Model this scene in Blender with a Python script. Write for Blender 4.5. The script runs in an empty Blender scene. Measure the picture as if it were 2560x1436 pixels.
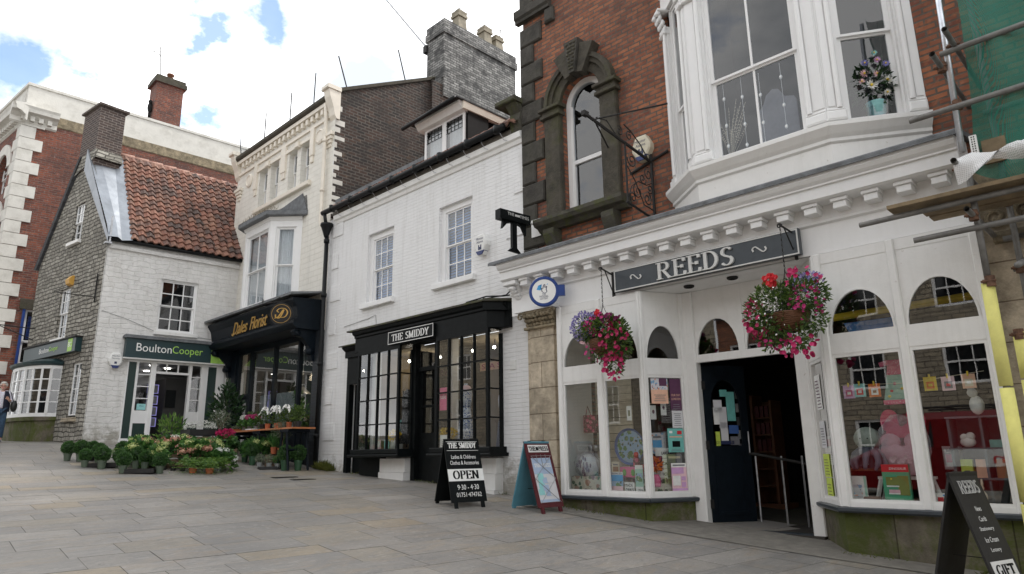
import bpy, bmesh, math, random
from mathutils import Matrix, Vector, noise
R = math.radians
sc = bpy.context.scene
COL = sc.collection
random.seed(7)

# ------------------------------------------------------------------ camera
cam_d = bpy.data.cameras.new('camera'); cam_d.sensor_width = 36; cam_d.lens = 24.005
cam_d.clip_start = 0.05; cam_d.clip_end = 600
cam = bpy.data.objects.new('camera', cam_d); COL.objects.link(cam)
cam.matrix_world = Matrix(((0.723003, 0.172268, 0.669021, 0), (0.690707, -0.160926, -0.705001, 0), (-0.013787, 0.971816, -0.235337, 1.5), (0, 0, 0, 1)))
sc.camera = cam
sc.view_settings.view_transform = 'Standard'; sc.view_settings.look = 'None'
sc.view_settings.exposure = 1.68; sc.view_settings.gamma = 1

# ------------------------------------------------------------------ world
SUN_EL, SUN_AZ = 52, 25          # direction towards the sun: azimuth measured from +Y (behind the shops) towards +X
w = bpy.data.worlds.new('World'); sc.world = w; w.use_nodes = True
nt = w.node_tree; nt.nodes.clear()
def N(nt, t, **k):
    n = nt.nodes.new(t)
    for a, v in k.items(): setattr(n, a, v)
    return n
sky = N(nt, 'ShaderNodeTexSky', sky_type='NISHITA', sun_disc=False)
sky.sun_elevation = R(SUN_EL); sky.sun_rotation = R(SUN_AZ); sky.air_density = 1.0; sky.dust_density = 0.3; sky.ozone_density = 1.5
bg1 = N(nt, 'ShaderNodeBackground'); bg1.inputs[1].default_value = 0.095
nt.links.new(sky.outputs[0], bg1.inputs[0])
tc = N(nt, 'ShaderNodeTexCoord')
mp = N(nt, 'ShaderNodeMapping'); mp.inputs['Scale'].default_value = (1, 1, 1.6)
nt.links.new(tc.outputs['Generated'], mp.inputs[0])
nz = N(nt, 'ShaderNodeTexNoise'); nz.inputs['Scale'].default_value = 5.5; nz.inputs['Detail'].default_value = 9; nz.inputs['Roughness'].default_value = 0.62
nt.links.new(mp.outputs[0], nz.inputs[0])
nz2 = N(nt, 'ShaderNodeTexNoise'); nz2.inputs['Scale'].default_value = 2.6; nz2.inputs['Detail'].default_value = 7; nz2.inputs['Roughness'].default_value = 0.55
nt.links.new(mp.outputs[0], nz2.inputs[0])
def m2(nt, op, a, b=None, clamp=False):
    n = N(nt, 'ShaderNodeMath', operation=op); n.use_clamp = clamp
    for i, v in enumerate((a, b)):
        if v is None: continue
        if isinstance(v, (int, float)): n.inputs[i].default_value = v
        else: nt.links.new(v, n.inputs[i])
    return n.outputs[0]
nw = N(nt, 'ShaderNodeTexNoise'); nw.inputs['Scale'].default_value = 9; nw.inputs['Detail'].default_value = 6; nt.links.new(tc.outputs['Generated'], nw.inputs[0])
nv = N(nt, 'ShaderNodeVectorMath', operation='SUBTRACT'); nt.links.new(nw.outputs[1], nv.inputs[0]); nv.inputs[1].default_value = (.5, .5, .5)
nv2 = N(nt, 'ShaderNodeVectorMath', operation='SCALE'); nt.links.new(nv.outputs[0], nv2.inputs[0]); nv2.inputs['Scale'].default_value = .17
nv3 = N(nt, 'ShaderNodeVectorMath', operation='ADD'); nt.links.new(nv2.outputs[0], nv3.inputs[0]); nt.links.new(tc.outputs['Generated'], nv3.inputs[1])
acc = None
for (dx, dy, dz, r, st) in ((-.768, .343, .541, .055, 1.7), (-.815, .272, .512, .055, 1.6), (-.897, .118, .428, .075, 1.9), (-.875, .20, .435, .09, 1.4), (-.858, .292, .424, .13, 1.9),
                            (-.838, .34, .43, .07, 1.3), (-.695, .43, .58, .05, .8), (.3, -.6, .74, .5, .9), (-.5, -.6, .62, .4, .9), (.7, .2, .68, .3, .8)):
    vd = N(nt, 'ShaderNodeVectorMath', operation='DISTANCE'); nt.links.new(nv3.outputs[0], vd.inputs[0]); vd.inputs[1].default_value = (dx, dy, dz)
    v = m2(nt, 'MULTIPLY', m2(nt, 'SUBTRACT', 1.0, m2(nt, 'DIVIDE', vd.outputs['Value'], r)), st)
    acc = v if acc is None else m2(nt, 'MAXIMUM', acc, v)
# blue shows where the patch value beats the noise
q = m2(nt, 'SUBTRACT', acc, m2(nt, 'MULTIPLY', m2(nt, 'SUBTRACT', nz.outputs[0], 0.40), 5.0))
mask = m2(nt, 'MULTIPLY', m2(nt, 'MULTIPLY', q, 1.3, True), .9)
cr = N(nt, 'ShaderNodeValToRGB'); cr.color_ramp.elements[0].position = .36; cr.color_ramp.elements[0].color = (.37, .40, .44, 1)
cr.color_ramp.elements[1].position = .53; cr.color_ramp.elements[1].color = (1.0, 1.0, 1.0, 1)
nt.links.new(nz2.outputs[0], cr.inputs[0])
bg2 = N(nt, 'ShaderNodeBackground'); nt.links.new(cr.outputs[0], bg2.inputs[0])
sxyz = N(nt, 'ShaderNodeSeparateXYZ'); nt.links.new(tc.outputs['Generated'], sxyz.inputs[0])
mr = N(nt, 'ShaderNodeMapRange'); nt.links.new(sxyz.outputs[1], mr.inputs[0]); mr.inputs[1].default_value = -.5; mr.inputs[2].default_value = .2; mr.inputs[3].default_value = .50; mr.inputs[4].default_value = .80
nt.links.new(mr.outputs[0], bg2.inputs[1])
mx = N(nt, 'ShaderNodeMixShader'); nt.links.new(mask, mx.inputs[0]); nt.links.new(bg2.outputs[0], mx.inputs[1]); nt.links.new(bg1.outputs[0], mx.inputs[2])
wo = N(nt, 'ShaderNodeOutputWorld'); nt.links.new(mx.outputs[0], wo.inputs[0])
# sun behind thin cloud
sd = bpy.data.lights.new('sun', 'SUN'); sd.energy = 0.7; sd.angle = R(10); sd.color = (1, .96, .9)
so = bpy.data.objects.new('sun', sd); COL.objects.link(so)
_d = Vector((math.sin(R(SUN_AZ)) * math.cos(R(SUN_EL)), math.cos(R(SUN_AZ)) * math.cos(R(SUN_EL)), math.sin(R(SUN_EL))))
so.rotation_euler = _d.to_track_quat('Z', 'Y').to_euler()

# ------------------------------------------------------------------ materials
MATS = {}
def newmat(name):
    m = bpy.data.materials.new(name); m.use_nodes = True; t = m.node_tree; t.nodes.clear()
    o = N(t, 'ShaderNodeOutputMaterial'); b = N(t, 'ShaderNodeBsdfPrincipled'); t.links.new(b.outputs[0], o.inputs[0])
    MATS[name] = m
    return m, t, b
def mixc(t, f, a, b, mode='MIX'):
    n = N(t, 'ShaderNodeMix', data_type='RGBA', blend_type=mode)
    for s, v in ((n.inputs[0], f), (n.inputs[6], a), (n.inputs[7], b)):
        if isinstance(v, (int, float)): s.default_value = v
        elif isinstance(v, tuple): s.default_value = v if len(v) == 4 else (*v, 1)
        else: t.links.new(v, s)
    return n.outputs[2]
def ramp(t, src, p0, p1, c0=(0, 0, 0), c1=(1, 1, 1)):
    n = N(t, 'ShaderNodeValToRGB'); e = n.color_ramp.elements
    e[0].position = p0; e[0].color = (*c0, 1); e[1].position = p1; e[1].color = (*c1, 1)
    t.links.new(src, n.inputs[0]); return n.outputs[0]
def tnoise(t, vec, s, det=5, ro=.55, dist=0):
    n = N(t, 'ShaderNodeTexNoise'); n.inputs['Scale'].default_value = s; n.inputs['Detail'].default_value = det
    n.inputs['Roughness'].default_value = ro; n.inputs['Distortion'].default_value = dist
    if vec is not None: t.links.new(vec, n.inputs[0])
    return n.outputs[0]
def objc(t): return N(t, 'ShaderNodeTexCoord').outputs['Object']
def bump(t, b, h, dist=.01, st=.6, prev=None):
    n = N(t, 'ShaderNodeBump'); n.inputs['Distance'].default_value = dist; n.inputs['Strength'].default_value = st
    t.links.new(h, n.inputs['Height'])
    if prev is not None: t.links.new(prev, n.inputs['Normal'])
    t.links.new(n.outputs[0], b.inputs['Normal']); return n.outputs[0]
def facevec(t):
    "wall coordinates: along = x + y, up = z"
    s = N(t, 'ShaderNodeSeparateXYZ'); t.links.new(objc(t), s.inputs[0])
    c = N(t, 'ShaderNodeCombineXYZ'); t.links.new(m2(t, 'ADD', s.outputs[0], s.outputs[1]), c.inputs[0]); t.links.new(s.outputs[2], c.inputs[1])
    return c.outputs[0]
def warp(t, vec, s, amt):
    n = N(t, 'ShaderNodeTexNoise'); n.inputs['Scale'].default_value = s; n.inputs['Detail'].default_value = 3; t.links.new(vec, n.inputs[0])
    v = N(t, 'ShaderNodeVectorMath', operation='SUBTRACT'); t.links.new(n.outputs[1], v.inputs[0]); v.inputs[1].default_value = (.5, .5, .5)
    v2 = N(t, 'ShaderNodeVectorMath', operation='SCALE'); t.links.new(v.outputs[0], v2.inputs[0]); v2.inputs['Scale'].default_value = amt
    v3 = N(t, 'ShaderNodeVectorMath', operation='ADD'); t.links.new(vec, v3.inputs[0]); t.links.new(v2.outputs[0], v3.inputs[1])
    return v3.outputs[0]
def simple(name, col, rough=.5, var=.12, vs=6, bmp=0, bs=60, metal=0, dirt=0, spec=.5, dcol=(.05, .045, .035), isl=0, edge=None):
    m, t, b = newmat(name)
    o = objc(t)
    n1 = tnoise(t, o, vs, 6, .6)
    c = mixc(t, ramp(t, n1, .3, .7), tuple(x * (1 - var) for x in col), tuple(min(1, x * (1 + var)) for x in col))
    if isl:
        g = N(t, 'ShaderNodeNewGeometry')
        c = mixc(t, m2(t, 'MULTIPLY', g.outputs['Random Per Island'], isl), c, edge or tuple(x * .4 for x in col))
    if dirt:
        c = mixc(t, m2(t, 'MULTIPLY', ramp(t, tnoise(t, o, 2.3, 8, .7), .48, .72), dirt), c, dcol)
    if name == 'old white paint': c = mixc(t, m2(t, 'MULTIPLY', ramp(t, tnoise(t, o, 15, 7, .7), .66, .70), .5), c, (.38, .34, .27)); c = weather(t, facevec(t), c, .16, None)
    if name == 'white paint': c = weather(t, facevec(t), c, .10, None)
    t.links.new(c, b.inputs['Base Color'])
    b.inputs['Roughness'].default_value = rough; b.inputs['Metallic'].default_value = metal; b.inputs['Specular IOR Level'].default_value = spec
    if bmp: bump(t, b, tnoise(t, o, bs, 4), bmp, .6)
    return m
def emit(name, col, st):
    m, t, b = newmat(name); b.inputs['Base Color'].default_value = (*col, 1); b.inputs['Emission Color'].default_value = (*col, 1); b.inputs['Emission Strength'].default_value = st
    return m
def weather(t, f, c, streak, splash):
    if streak:
        mp_ = N(t, 'ShaderNodeMapping'); mp_.inputs['Scale'].default_value = (5, .35, 1); t.links.new(f, mp_.inputs[0])
        c = mixc(t, m2(t, 'MULTIPLY', ramp(t, tnoise(t, mp_.outputs[0], 1.5, 7, .7), .5, .72), streak), c, (.42, .41, .37))
    if splash:
        s_ = N(t, 'ShaderNodeSeparateXYZ'); t.links.new(f, s_.inputs[0]); r_ = N(t, 'ShaderNodeMapRange'); t.links.new(s_.outputs[1], r_.inputs[0]); r_.inputs[1].default_value = splash[0]; r_.inputs[2].default_value = splash[1]; r_.inputs[3].default_value = .62; r_.inputs[4].default_value = 0
        c = mixc(t, m2(t, 'MULTIPLY', ramp(t, m2(t, 'ADD', tnoise(t, f, 5, 8, .75), m2(t, 'SUBTRACT', r_.outputs[0], .45)), .42, .62), .75), c, (.24, .22, .17))
    return c
def brick(name, c1, c2, mortar, bw=.225, rh=.075, ms=.011, dirt=.5, dcol=(.03, .025, .022), sq=.5, rough=.85, wv=.012, bd=.012, dlo=.5, dhi=.7, ds=1.1, pale=0, extra=None, varc=None, soft=.15, nv=.55, streak=0, splash=None):
    m, t, b = newmat(name)
    v = warp(t, facevec(t), 3.0, wv)
    k = N(t, 'ShaderNodeTexBrick'); k.offset = sq; k.inputs['Color1'].default_value = (*c1, 1); k.inputs['Color2'].default_value = (*c2, 1); k.inputs['Mortar'].default_value = (*mortar, 1)
    k.inputs['Scale'].default_value = 1; k.inputs['Brick Width'].default_value = bw; k.inputs['Row Height'].default_value = rh; k.inputs['Mortar Size'].default_value = ms
    k.inputs['Mortar Smooth'].default_value = soft; k.inputs['Bias'].default_value = 0
    t.links.new(v, k.inputs[0])
    c = k.outputs[0]
    f = facevec(t)
    c = mixc(t, nv, c, ramp(t, tnoise(t, f, 7, 5, .7), .3, .7, (.55, .55, .55), (1.35, 1.35, 1.35)), 'MULTIPLY')
    if varc: c = mixc(t, ramp(t, tnoise(t, f, varc[1], 3, .6), varc[2], varc[3]), c, varc[0])
    if dirt: c = mixc(t, m2(t, 'MULTIPLY', ramp(t, tnoise(t, f, ds, 8, .68), dlo, dhi), dirt), c, dcol)
    if pale: c = mixc(t, m2(t, 'MULTIPLY', ramp(t, tnoise(t, f, 13, 5, .8), .56, .68), pale), c, (.5, .47, .43))
    c = weather(t, f, c, streak, splash)
    t.links.new(c, b.inputs['Base Color']); b.inputs['Roughness'].default_value = rough
    inv = m2(t, 'SUBTRACT', 1.0, k.outputs[1])
    p = bump(t, b, inv, bd, .9)
    bump(t, b, tnoise(t, f, 38, 5, .65), .006, .6, p)
    return m
def rubble(name, c1, c2, mortar, bw=.3, rh=.14, wv=.1, bd=.03, dirt=.5, dcol=(.05, .045, .035), ms=.016, paint=False, dz=.9, streak=0, splash=None):
    m, t, b = newmat(name)
    f = facevec(t)
    v = warp(t, warp(t, f, 2.2, wv), 9, wv * .35)
    k = N(t, 'ShaderNodeTexBrick'); k.offset = .43; k.offset_frequency = 2; k.squash = 1.35; k.squash_frequency = 3
    k.inputs['Color1'].default_value = (*c1, 1); k.inputs['Color2'].default_value = (*c2, 1); k.inputs['Mortar'].default_value = (*mortar, 1)
    k.inputs['Scale'].default_value = 1; k.inputs['Brick Width'].default_value = bw; k.inputs['Row Height'].default_value = rh; k.inputs['Mortar Size'].default_value = ms; k.inputs['Mortar Smooth'].default_value = .6
    t.links.new(v, k.inputs[0])
    c = mixc(t, .7 if not paint else .2, k.outputs[0], ramp(t, tnoise(t, f, 5.5, 6, .75), .3, .7, (.45, .45, .45), (1.4, 1.4, 1.4)), 'MULTIPLY')
    if dirt: c = mixc(t, m2(t, 'MULTIPLY', ramp(t, tnoise(t, f, dz, 9, .72), .5, .68), dirt), c, dcol)
    c = weather(t, f, c, streak, splash)
    t.links.new(c, b.inputs['Base Color']); b.inputs['Roughness'].default_value = .9 if not paint else .65
    inv = m2(t, 'SUBTRACT', 1.0, k.outputs[1])
    h = m2(t, 'ADD', inv, m2(t, 'MULTIPLY', tnoise(t, f, 9, 5, .6), .9))
    p = bump(t, b, h, bd, .9)
    bump(t, b, tnoise(t, f, 45, 4), .005, .5, p)
    return m
brick('red brick', (.36, .13, .06), (.165, .055, .035), (.12, .09, .07), bd=.018, ms=.013, dirt=.75, dcol=(.06, .035, .028), pale=.12, varc=((.36, .13, .055), 9, .55, .8), dlo=.50, dhi=.74)
brick('red brick old', (.27, .075, .04), (.12, .04, .032), (.17, .115, .09), dirt=.75, dcol=(.045, .028, .025), pale=.35, dlo=.47, dhi=.7, ds=.5)
brick('sooty brick', (.018, .014, .012), (.07, .035, .024), (.115, .10, .085), dirt=.6, dcol=(.016, .014, .013), ms=.015, bw=.25, rh=.088, bd=.02, dlo=.44, dhi=.62, ds=1.4, varc=((.13, .08, .045), 3.5, .62, .78))
brick('grey brick', (.33, .325, .31), (.12, .12, .115), (.07, .068, .065), dirt=.85, dcol=(.035, .035, .035), bw=.24, rh=.085, ms=.012, ds=2.2, dlo=.48, dhi=.60)
brick('chimney brick', (.085, .055, .045), (.05, .035, .033), (.20, .17, .15), dirt=.5, bw=.235, rh=.08, ms=.012)
brick('white brick', (.80, .80, .80), (.79, .79, .79), (.765, .765, .765), nv=.05, bw=.6, streak=.28, splash=(.9, 2.2), dirt=.10, dcol=(.5, .49, .46), bd=.005, ms=.008, wv=.02, rough=.5, soft=.8, ds=3, dlo=.55, dhi=.75)
brick('cream brick', (.80, .775, .71), (.785, .76, .69), (.70, .67, .60), nv=.10, streak=.25, dirt=.16, dcol=(.46, .43, .36), bd=.006, ms=.007, bw=.45, rh=.15, rough=.6, wv=.01, ds=1.8)
brick('black brick', (.018, .024, .03), (.02, .026, .034), (.01, .012, .016), dirt=.1, bd=.01, rough=.5)
rubble('white rubble', (.75, .74, .72), (.73, .72, .70), (.715, .705, .685), .33, .14, .26, .009, streak=.3, splash=(1.8, 3.2), dirt=.35, dcol=(.45, .43, .39), paint=True, dz=1.3)
rubble('grey rubble', (.41, .39, .34), (.25, .235, .20), (.085, .078, .065), .26, .115, .15, .035, dirt=.6, dcol=(.09, .085, .075), ms=.02)
rubble('street rubble', (.36, .31, .23), (.28, .245, .19), (.14, .12, .095), .4, .16, .05, .03, dirt=.3)
def mossy(name, base, moss, m0=.42, m1=.62, amt=.9, sc_=2.2, dark=(.05, .045, .035), blocks=None):
    m, t, b = newmat(name); o = objc(t)
    c = mixc(t, ramp(t, tnoise(t, o, 6, 8, .7), .3, .7), tuple(x * .6 for x in base), tuple(min(1, x * 1.3) for x in base))
    c = mixc(t, m2(t, 'MULTIPLY', ramp(t, tnoise(t, o, 1.7, 7, .7), .5, .68), .7), c, dark)
    if amt: c = mixc(t, m2(t, 'MULTIPLY', ramp(t, tnoise(t, o, sc_, 9, .75, .4), m0, m1), amt), c, moss)
    b.inputs['Roughness'].default_value = .9
    h = tnoise(t, o, 22, 8, .7)
    if blocks:
        k = N(t, 'ShaderNodeTexBrick'); k.offset = .5; k.inputs['Scale'].default_value = 1; k.inputs['Brick Width'].default_value = blocks[0]; k.inputs['Row Height'].default_value = blocks[1]
        k.inputs['Mortar Size'].default_value = .008; k.inputs['Mortar Smooth'].default_value = .4
        k.inputs['Color1'].default_value = (1, 1, 1, 1); k.inputs['Color2'].default_value = (.78, .78, .76, 1); k.inputs['Mortar'].default_value = (.42, .38, .33, 1)
        t.links.new(facevec(t), k.inputs[0]); c = mixc(t, 1.0, c, k.outputs[0], 'MULTIPLY')
        h = m2(t, 'ADD', h, m2(t, 'MULTIPLY', k.outputs[1], -1.5))
    t.links.new(c, b.inputs['Base Color'])
    bump(t, b, h, .02, .7)
    return m
mossy('sandstone', (.54, .46, .35), (.12, .10, .03), amt=0, dark=(.20, .17, .13), blocks=(.9, .42))
mossy('carved stone', (.33, .27, .18), (.05, .05, .03), .45, .6, .5, 5, (.06, .05, .035))
mossy('mossy stone', (.20, .16, .10), (.075, .10, .012), .44, .6, .85, 2.6, (.04, .035, .02))
mossy('plinth stone', (.15, .13, .095), (.07, .09, .010), .42, .55, .9, 1.9, (.035, .032, .022), blocks=(1.05, .9))
mossy('quoin stone', (.062, .057, .048), (.04, .045, .016), .5, .7, .35, 1.4, (.016, .015, .013))
mossy('green quoin stone', (.07, .062, .047), (.06, .066, .012), .53, .68, .6, 1.2, (.016, .015, .012))
mossy('lead', (.17, .18, .19), (.10, .11, .03), .6, .75, .35, 3, (.09, .09, .085))
mossy('moss lead', (.075, .07, .055), (.075, .09, .012), .48, .64, .75, 4, (.025, .022, .017))
simple('bright lead', (.25, .27, .30), .4, .2, 3, .01, 9, .55)
simple('render white', (.64, .62, .57), .8, .07, 3, .006, 20, 0, .5, dcol=(.33, .31, .26))
mossy('slate', (.07, .072, .08), (.12, .12, .05), .6, .8, .4, 3, (.03, .03, .03), blocks=(.3, .2))
mossy('dark stone', (.07, .06, .045), (.05, .055, .02), .5, .7, .5, 2.0, (.03, .028, .02))
simple('white paint', (.82, .82, .815), .38, .02, 5, .002, 25, 0, .05, dcol=(.50, .48, .44))
simple('old white paint', (.79, .785, .765), .42, .03, 7, .003, 30, 0, .10, dcol=(.50, .46, .40))
simple('cream paint', (.78, .72, .62), .45, .05, 5, .002, 25, 0, .2, dcol=(.45, .42, .35))
simple('black paint', (.006, .0075, .008), .45, .3, 8, .002, 20, spec=.12)
simple('navy paint', (.006, .010, .015), .45, .25, 8, .002, 20, spec=.15)
simple('slate paint', (.045, .055, .065), .35, .15, 8, .001, 20)
simple('green paint', (.008, .03, .025), .4, .1)
simple('sign green', (.009, .035, .040), .4, .08)
simple('lime', (.36, .62, .11), .5, .03)
simple('white letter', (.82, .82, .80), .4, .03)
simple('dim letter', (.40, .40, .39), .6, .15); simple('silver letter', (.62, .62, .60), .4, .08)
simple('gold letter', (.55, .33, .08), .35, .1, metal=.3)
simple('chalk', (.6, .6, .58), .8, .2, 40)
simple('iron', (.012, .011, .010), .7, .3, 12, .003, 40)
simple('gutter black', (.007, .008, .009), .5, .2, spec=.25)
simple('galvanised', (.42, .43, .45), .38, .25, 14, .002, 30, .75, .35, dcol=(.16, .15, .14))
simple('scaffold steel', (.19, .185, .175), .6, .25, 9, .003, 30, .4, .5, dcol=(.075, .065, .05))
simple('bright steel', (.62, .65, .70), .28, .15, 20, .001, 20, .9)
simple('rust', (.12, .06, .035), .8, .4, 20, .004, 50)
simple('foam', (.74, .70, .22), .85, .08, 8, .004, 50, 0, .4, dcol=(.50, .47, .20)); simple('ridge tile', (.46, .27, .21), .8, .15, 8, .003, 30, 0, .3)
simple('scaffold board', (.21, .155, .09), .85, .35, 5, .004, 30, 0, .5)
simple('terracotta', (.42, .12, .05), .7, .15, 10)
simple('terracotta dark', (.22, .09, .05), .8, .25, 10, .003, 30)
simple('buff pot', (.27, .24, .18), .85, .2, 10, .004, 30, 0, .4)
simple('copper wood', (.46, .17, .065), .5, .15, 7)
simple('crate wood', (.15, .10, .06), .8, .3, 9, .003, 30)
simple('brown wood', (.14, .055, .025), .5, .2, 6)
simple('pot green', (.085, .115, .08), .55, .1)
simple('pot dark green', (.025, .075, .035), .5, .1)
simple('pot black', (.012, .012, .012), .5, .2)
simple('pot grey', (.25, .26, .26), .5, .1)
simple('soil', (.03, .02, .012), .95, .4, 40)
simple('skin', (.55, .32, .24), .55, .06, 12)
simple('grey hair', (.55, .53, .49), .8, .3, 60, .004, 90)
simple('denim', (.025, .055, .10), .85, .25, 25, .003, 60)
simple('gilet', (.010, .012, .030), .7, .3, 20, .004, 30)
simple('leather', (.012, .014, .013), .45, .2)
simple('shoe', (.16, .16, .18), .6, .2)
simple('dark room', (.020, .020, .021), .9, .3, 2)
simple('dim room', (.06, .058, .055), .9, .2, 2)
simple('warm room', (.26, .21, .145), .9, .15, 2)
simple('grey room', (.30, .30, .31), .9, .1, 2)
simple('blind', (.33, .38, .42), .8, .15, 3)
simple('blue blind', (.09, .24, .50), .8, .2, 3)
simple('lace', (.62, .63, .62), .9, .1, 30)
simple('floor dark', (.04, .035, .03), .7, .2)
simple('concrete', (.17, .158, .138), .9, .25, 8, .006, 60, 0, .5, dcol=(.14, .13, .11))
simple('alarm white', (.75, .75, .73), .45, .05)
simple('alarm cream', (.62, .57, .44), .5, .08)
simple('alarm yellow', (.60, .33, .06), .5, .1)
simple('blue plastic', (.012, .03, .14), .35, .1)
simple('lottery blue', (.015, .05, .22), .3, .08)
simple('sky blue', (.05, .35, .70), .4, .05)
simple('red van', (.17, .006, .008), .2, .08)
simple('van glass', (.012, .014, .016), .05, .1)
simple('rubber', (.015, .015, .015), .8, .2)
simple('maroon', (.085, .008, .013), .4, .15)
simple('teal board', (.10, .28, .36), .5, .1)
simple('poster paper', (.66, .66, .68), .5, .05)
simple('dinosaur green', (.07, .36, .20), .5, .08)
simple('soot', (.012, .012, .012), .9, .2)
for nm, c in dict(pink=(.72, .14, .30), hotpink=(.55, .01, .10), palepink=(.72, .42, .50), lilac=(.62, .36, .62), teal=(.16, .48, .44), orange=(.80, .20, .03), yellow=(.80, .58, .04), red=(.60, .02, .03), blue=(.05, .12, .35), green=(.10, .35, .06), grey=(.18, .18, .20), toygrey=(.12, .12, .16), cream=(.70, .62, .48), brown=(.30, .13, .05), aqua=(.30, .62, .62), shelfgrey=(.11, .15, .17), tub=(.06, .22, .60), peach=(.80, .48, .34), plum=(.10, .03, .08), navy=(.02, .03, .09), magenta=(.45, .02, .16), lime2=(.55, .68, .10), peri=(.26, .25, .60), white=(.82, .82, .80), wicker=(.13, .055, .025), olive=(.22, .24, .05), mint=(.35, .60, .50), pinkwhite=(.80, .55, .60), palegreen=(.55, .62, .22), silverleaf=(.32, .36, .32), sage=(.16, .19, .11)).items():
    simple(nm, c, .55, .12, 12)
def leafm(name, c1, c2, rough=.5, tr=.2):
    m, t, b = newmat(name); g = N(t, 'ShaderNodeNewGeometry')
    n = N(t, 'ShaderNodeValToRGB'); n.color_ramp.elements[0].color = (*c1, 1); n.color_ramp.elements[1].color = (*c2, 1); t.links.new(g.outputs['Random Per Island'], n.inputs[0])
    t.links.new(n.outputs[0], b.inputs['Base Color']); b.inputs['Roughness'].default_value = rough
    tl = N(t, 'ShaderNodeBsdfTranslucent'); t.links.new(n.outputs[0], tl.inputs[0]); mxs = N(t, 'ShaderNodeMixShader'); mxs.inputs[0].default_value = tr
    t.links.new(b.outputs[0], mxs.inputs[1]); t.links.new(tl.outputs[0], mxs.inputs[2])
    t.links.new(mxs.outputs[0], [x for x in t.nodes if x.type == 'OUTPUT_MATERIAL'][0].inputs[0])
leafm('box leaf', (.018, .06, .014), (.075, .17, .04)); leafm('glossy leaf', (.008, .025, .008), (.03, .075, .025), .3)
leafm('hydrangea leaf', (.02, .075, .015), (.10, .22, .05)); leafm('fern leaf', (.04, .12, .02), (.17, .28, .05), .5, .35)
leafm('basket leaf', (.015, .045, .01), (.12, .20, .03)); leafm('olive leaf', (.10, .13, .08), (.22, .26, .17)); leafm('grass leaf', (.02, .10, .02), (.10, .26, .05))
leafm('hydrangea pink', (.42, .13, .13), (.68, .42, .28)); leafm('hydrangea lime', (.34, .42, .12), (.62, .66, .30)); leafm('hydrangea white', (.6, .62, .55), (.82, .82, .78))
leafm('petunia', (.34, .004, .07), (.66, .035, .18)); leafm('lobelia', (.14, .12, .34), (.40, .35, .60)); leafm('petunia dark', (.10, .005, .05), (.28, .01, .12))
leafm('moss tuft', (.05, .07, .01), (.16, .17, .03)); leafm('dry stem', (.10, .08, .04), (.25, .2, .1))
def glass(name, tint=(1, 1, 1), refl=1.0, ior=1.55, k=1.5):
    m = bpy.data.materials.new(name); m.use_nodes = True; t = m.node_tree; t.nodes.clear(); MATS[name] = m
    o = N(t, 'ShaderNodeOutputMaterial'); tr = N(t, 'ShaderNodeBsdfTransparent'); tr.inputs[0].default_value = (*tint, 1)
    gl = N(t, 'ShaderNodeBsdfGlossy'); gl.inputs['Roughness'].default_value = .01; gl.inputs['Color'].default_value = (refl, refl, refl, 1)
    lw = N(t, 'ShaderNodeLayerWeight'); lw.inputs[0].default_value = .5; fz = m2(t, 'ADD', m2(t, 'MULTIPLY', m2(t, 'POWER', lw.outputs['Facing'], 4.0), .9), .065)
    nb = N(t, 'ShaderNodeBump'); nb.inputs['Distance'].default_value = .0012; nb.inputs['Strength'].default_value = .3
    t.links.new(tnoise(t, objc(t), 2.5, 1), nb.inputs['Height']); t.links.new(nb.outputs[0], gl.inputs['Normal'])
    mx = N(t, 'ShaderNodeMixShader'); t.links.new(m2(t, 'MULTIPLY', fz, k, True), mx.inputs[0]); t.links.new(tr.outputs[0], mx.inputs[1]); t.links.new(gl.outputs[0], mx.inputs[2])
    t.links.new(mx.outputs[0], o.inputs[0])
glass('glass', (.86, .89, .88), 1, 1.5, 2.1); glass('upper glass', (.80, .84, .88), 1, 1.6, 1.6)
m, t, b = newmat('cellophane'); b.inputs['Alpha'].default_value = .25; b.inputs['Roughness'].default_value = .12; b.inputs['Base Color'].default_value = (.9, .9, .95, 1)
bump(t, b, tnoise(t, objc(t), 14, 4, .6, 2), .03, 1)
def netm(name, col, sc_, a0, a1):
    m, t, b = newmat(name); o = objc(t)
    s = N(t, 'ShaderNodeSeparateXYZ'); t.links.new(o, s.inputs[0])
    along = m2(t, 'ADD', s.outputs[0], s.outputs[1])
    fx = m2(t, 'FRACT', m2(t, 'MULTIPLY', along, sc_)); fz = m2(t, 'FRACT', m2(t, 'MULTIPLY', s.outputs[2], sc_))
    g = m2(t, 'MAXIMUM', m2(t, 'LESS_THAN', fx, a0), m2(t, 'LESS_THAN', fz, a0))
    al = m2(t, 'MAXIMUM', m2(t, 'MULTIPLY', g, 1.0), a1)
    b.inputs['Base Color'].default_value = (*col, 1); b.inputs['Roughness'].default_value = .7; t.links.new(al, b.inputs['Alpha'])
netm('green net', (.008, .16, .11), 130, .32, .42); netm('white mesh', (.75, .75, .75), 60, .25, .65); netm('pigeon net', (.10, .22, .35), 16, .07, 0)
def floral(name, base, cols):
    m, t, b = newmat(name); o = objc(t); c = base
    for i, (cc, s, th) in enumerate(cols):
        v = N(t, 'ShaderNodeTexVoronoi'); v.inputs['Scale'].default_value = s; mp = N(t, 'ShaderNodeMapping'); mp.inputs['Location'].default_value = (i * 3.1, i * 1.7, i * .9)
        t.links.new(warp(t, o, 20, .05), mp.inputs[0]); t.links.new(mp.outputs[0], v.inputs[0])
        c = mixc(t, m2(t, 'LESS_THAN', v.outputs[0], th), c, cc)
    if isinstance(c, tuple): b.inputs['Base Color'].default_value = (*c, 1)
    else: t.links.new(c, b.inputs['Base Color'])
    b.inputs['Roughness'].default_value = .7
floral('floral cloth', (.62, .58, .47), [((.12, .16, .09), 11, .36), ((.45, .28, .20), 7, .34), ((.26, .17, .20), 9, .28)])
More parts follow.
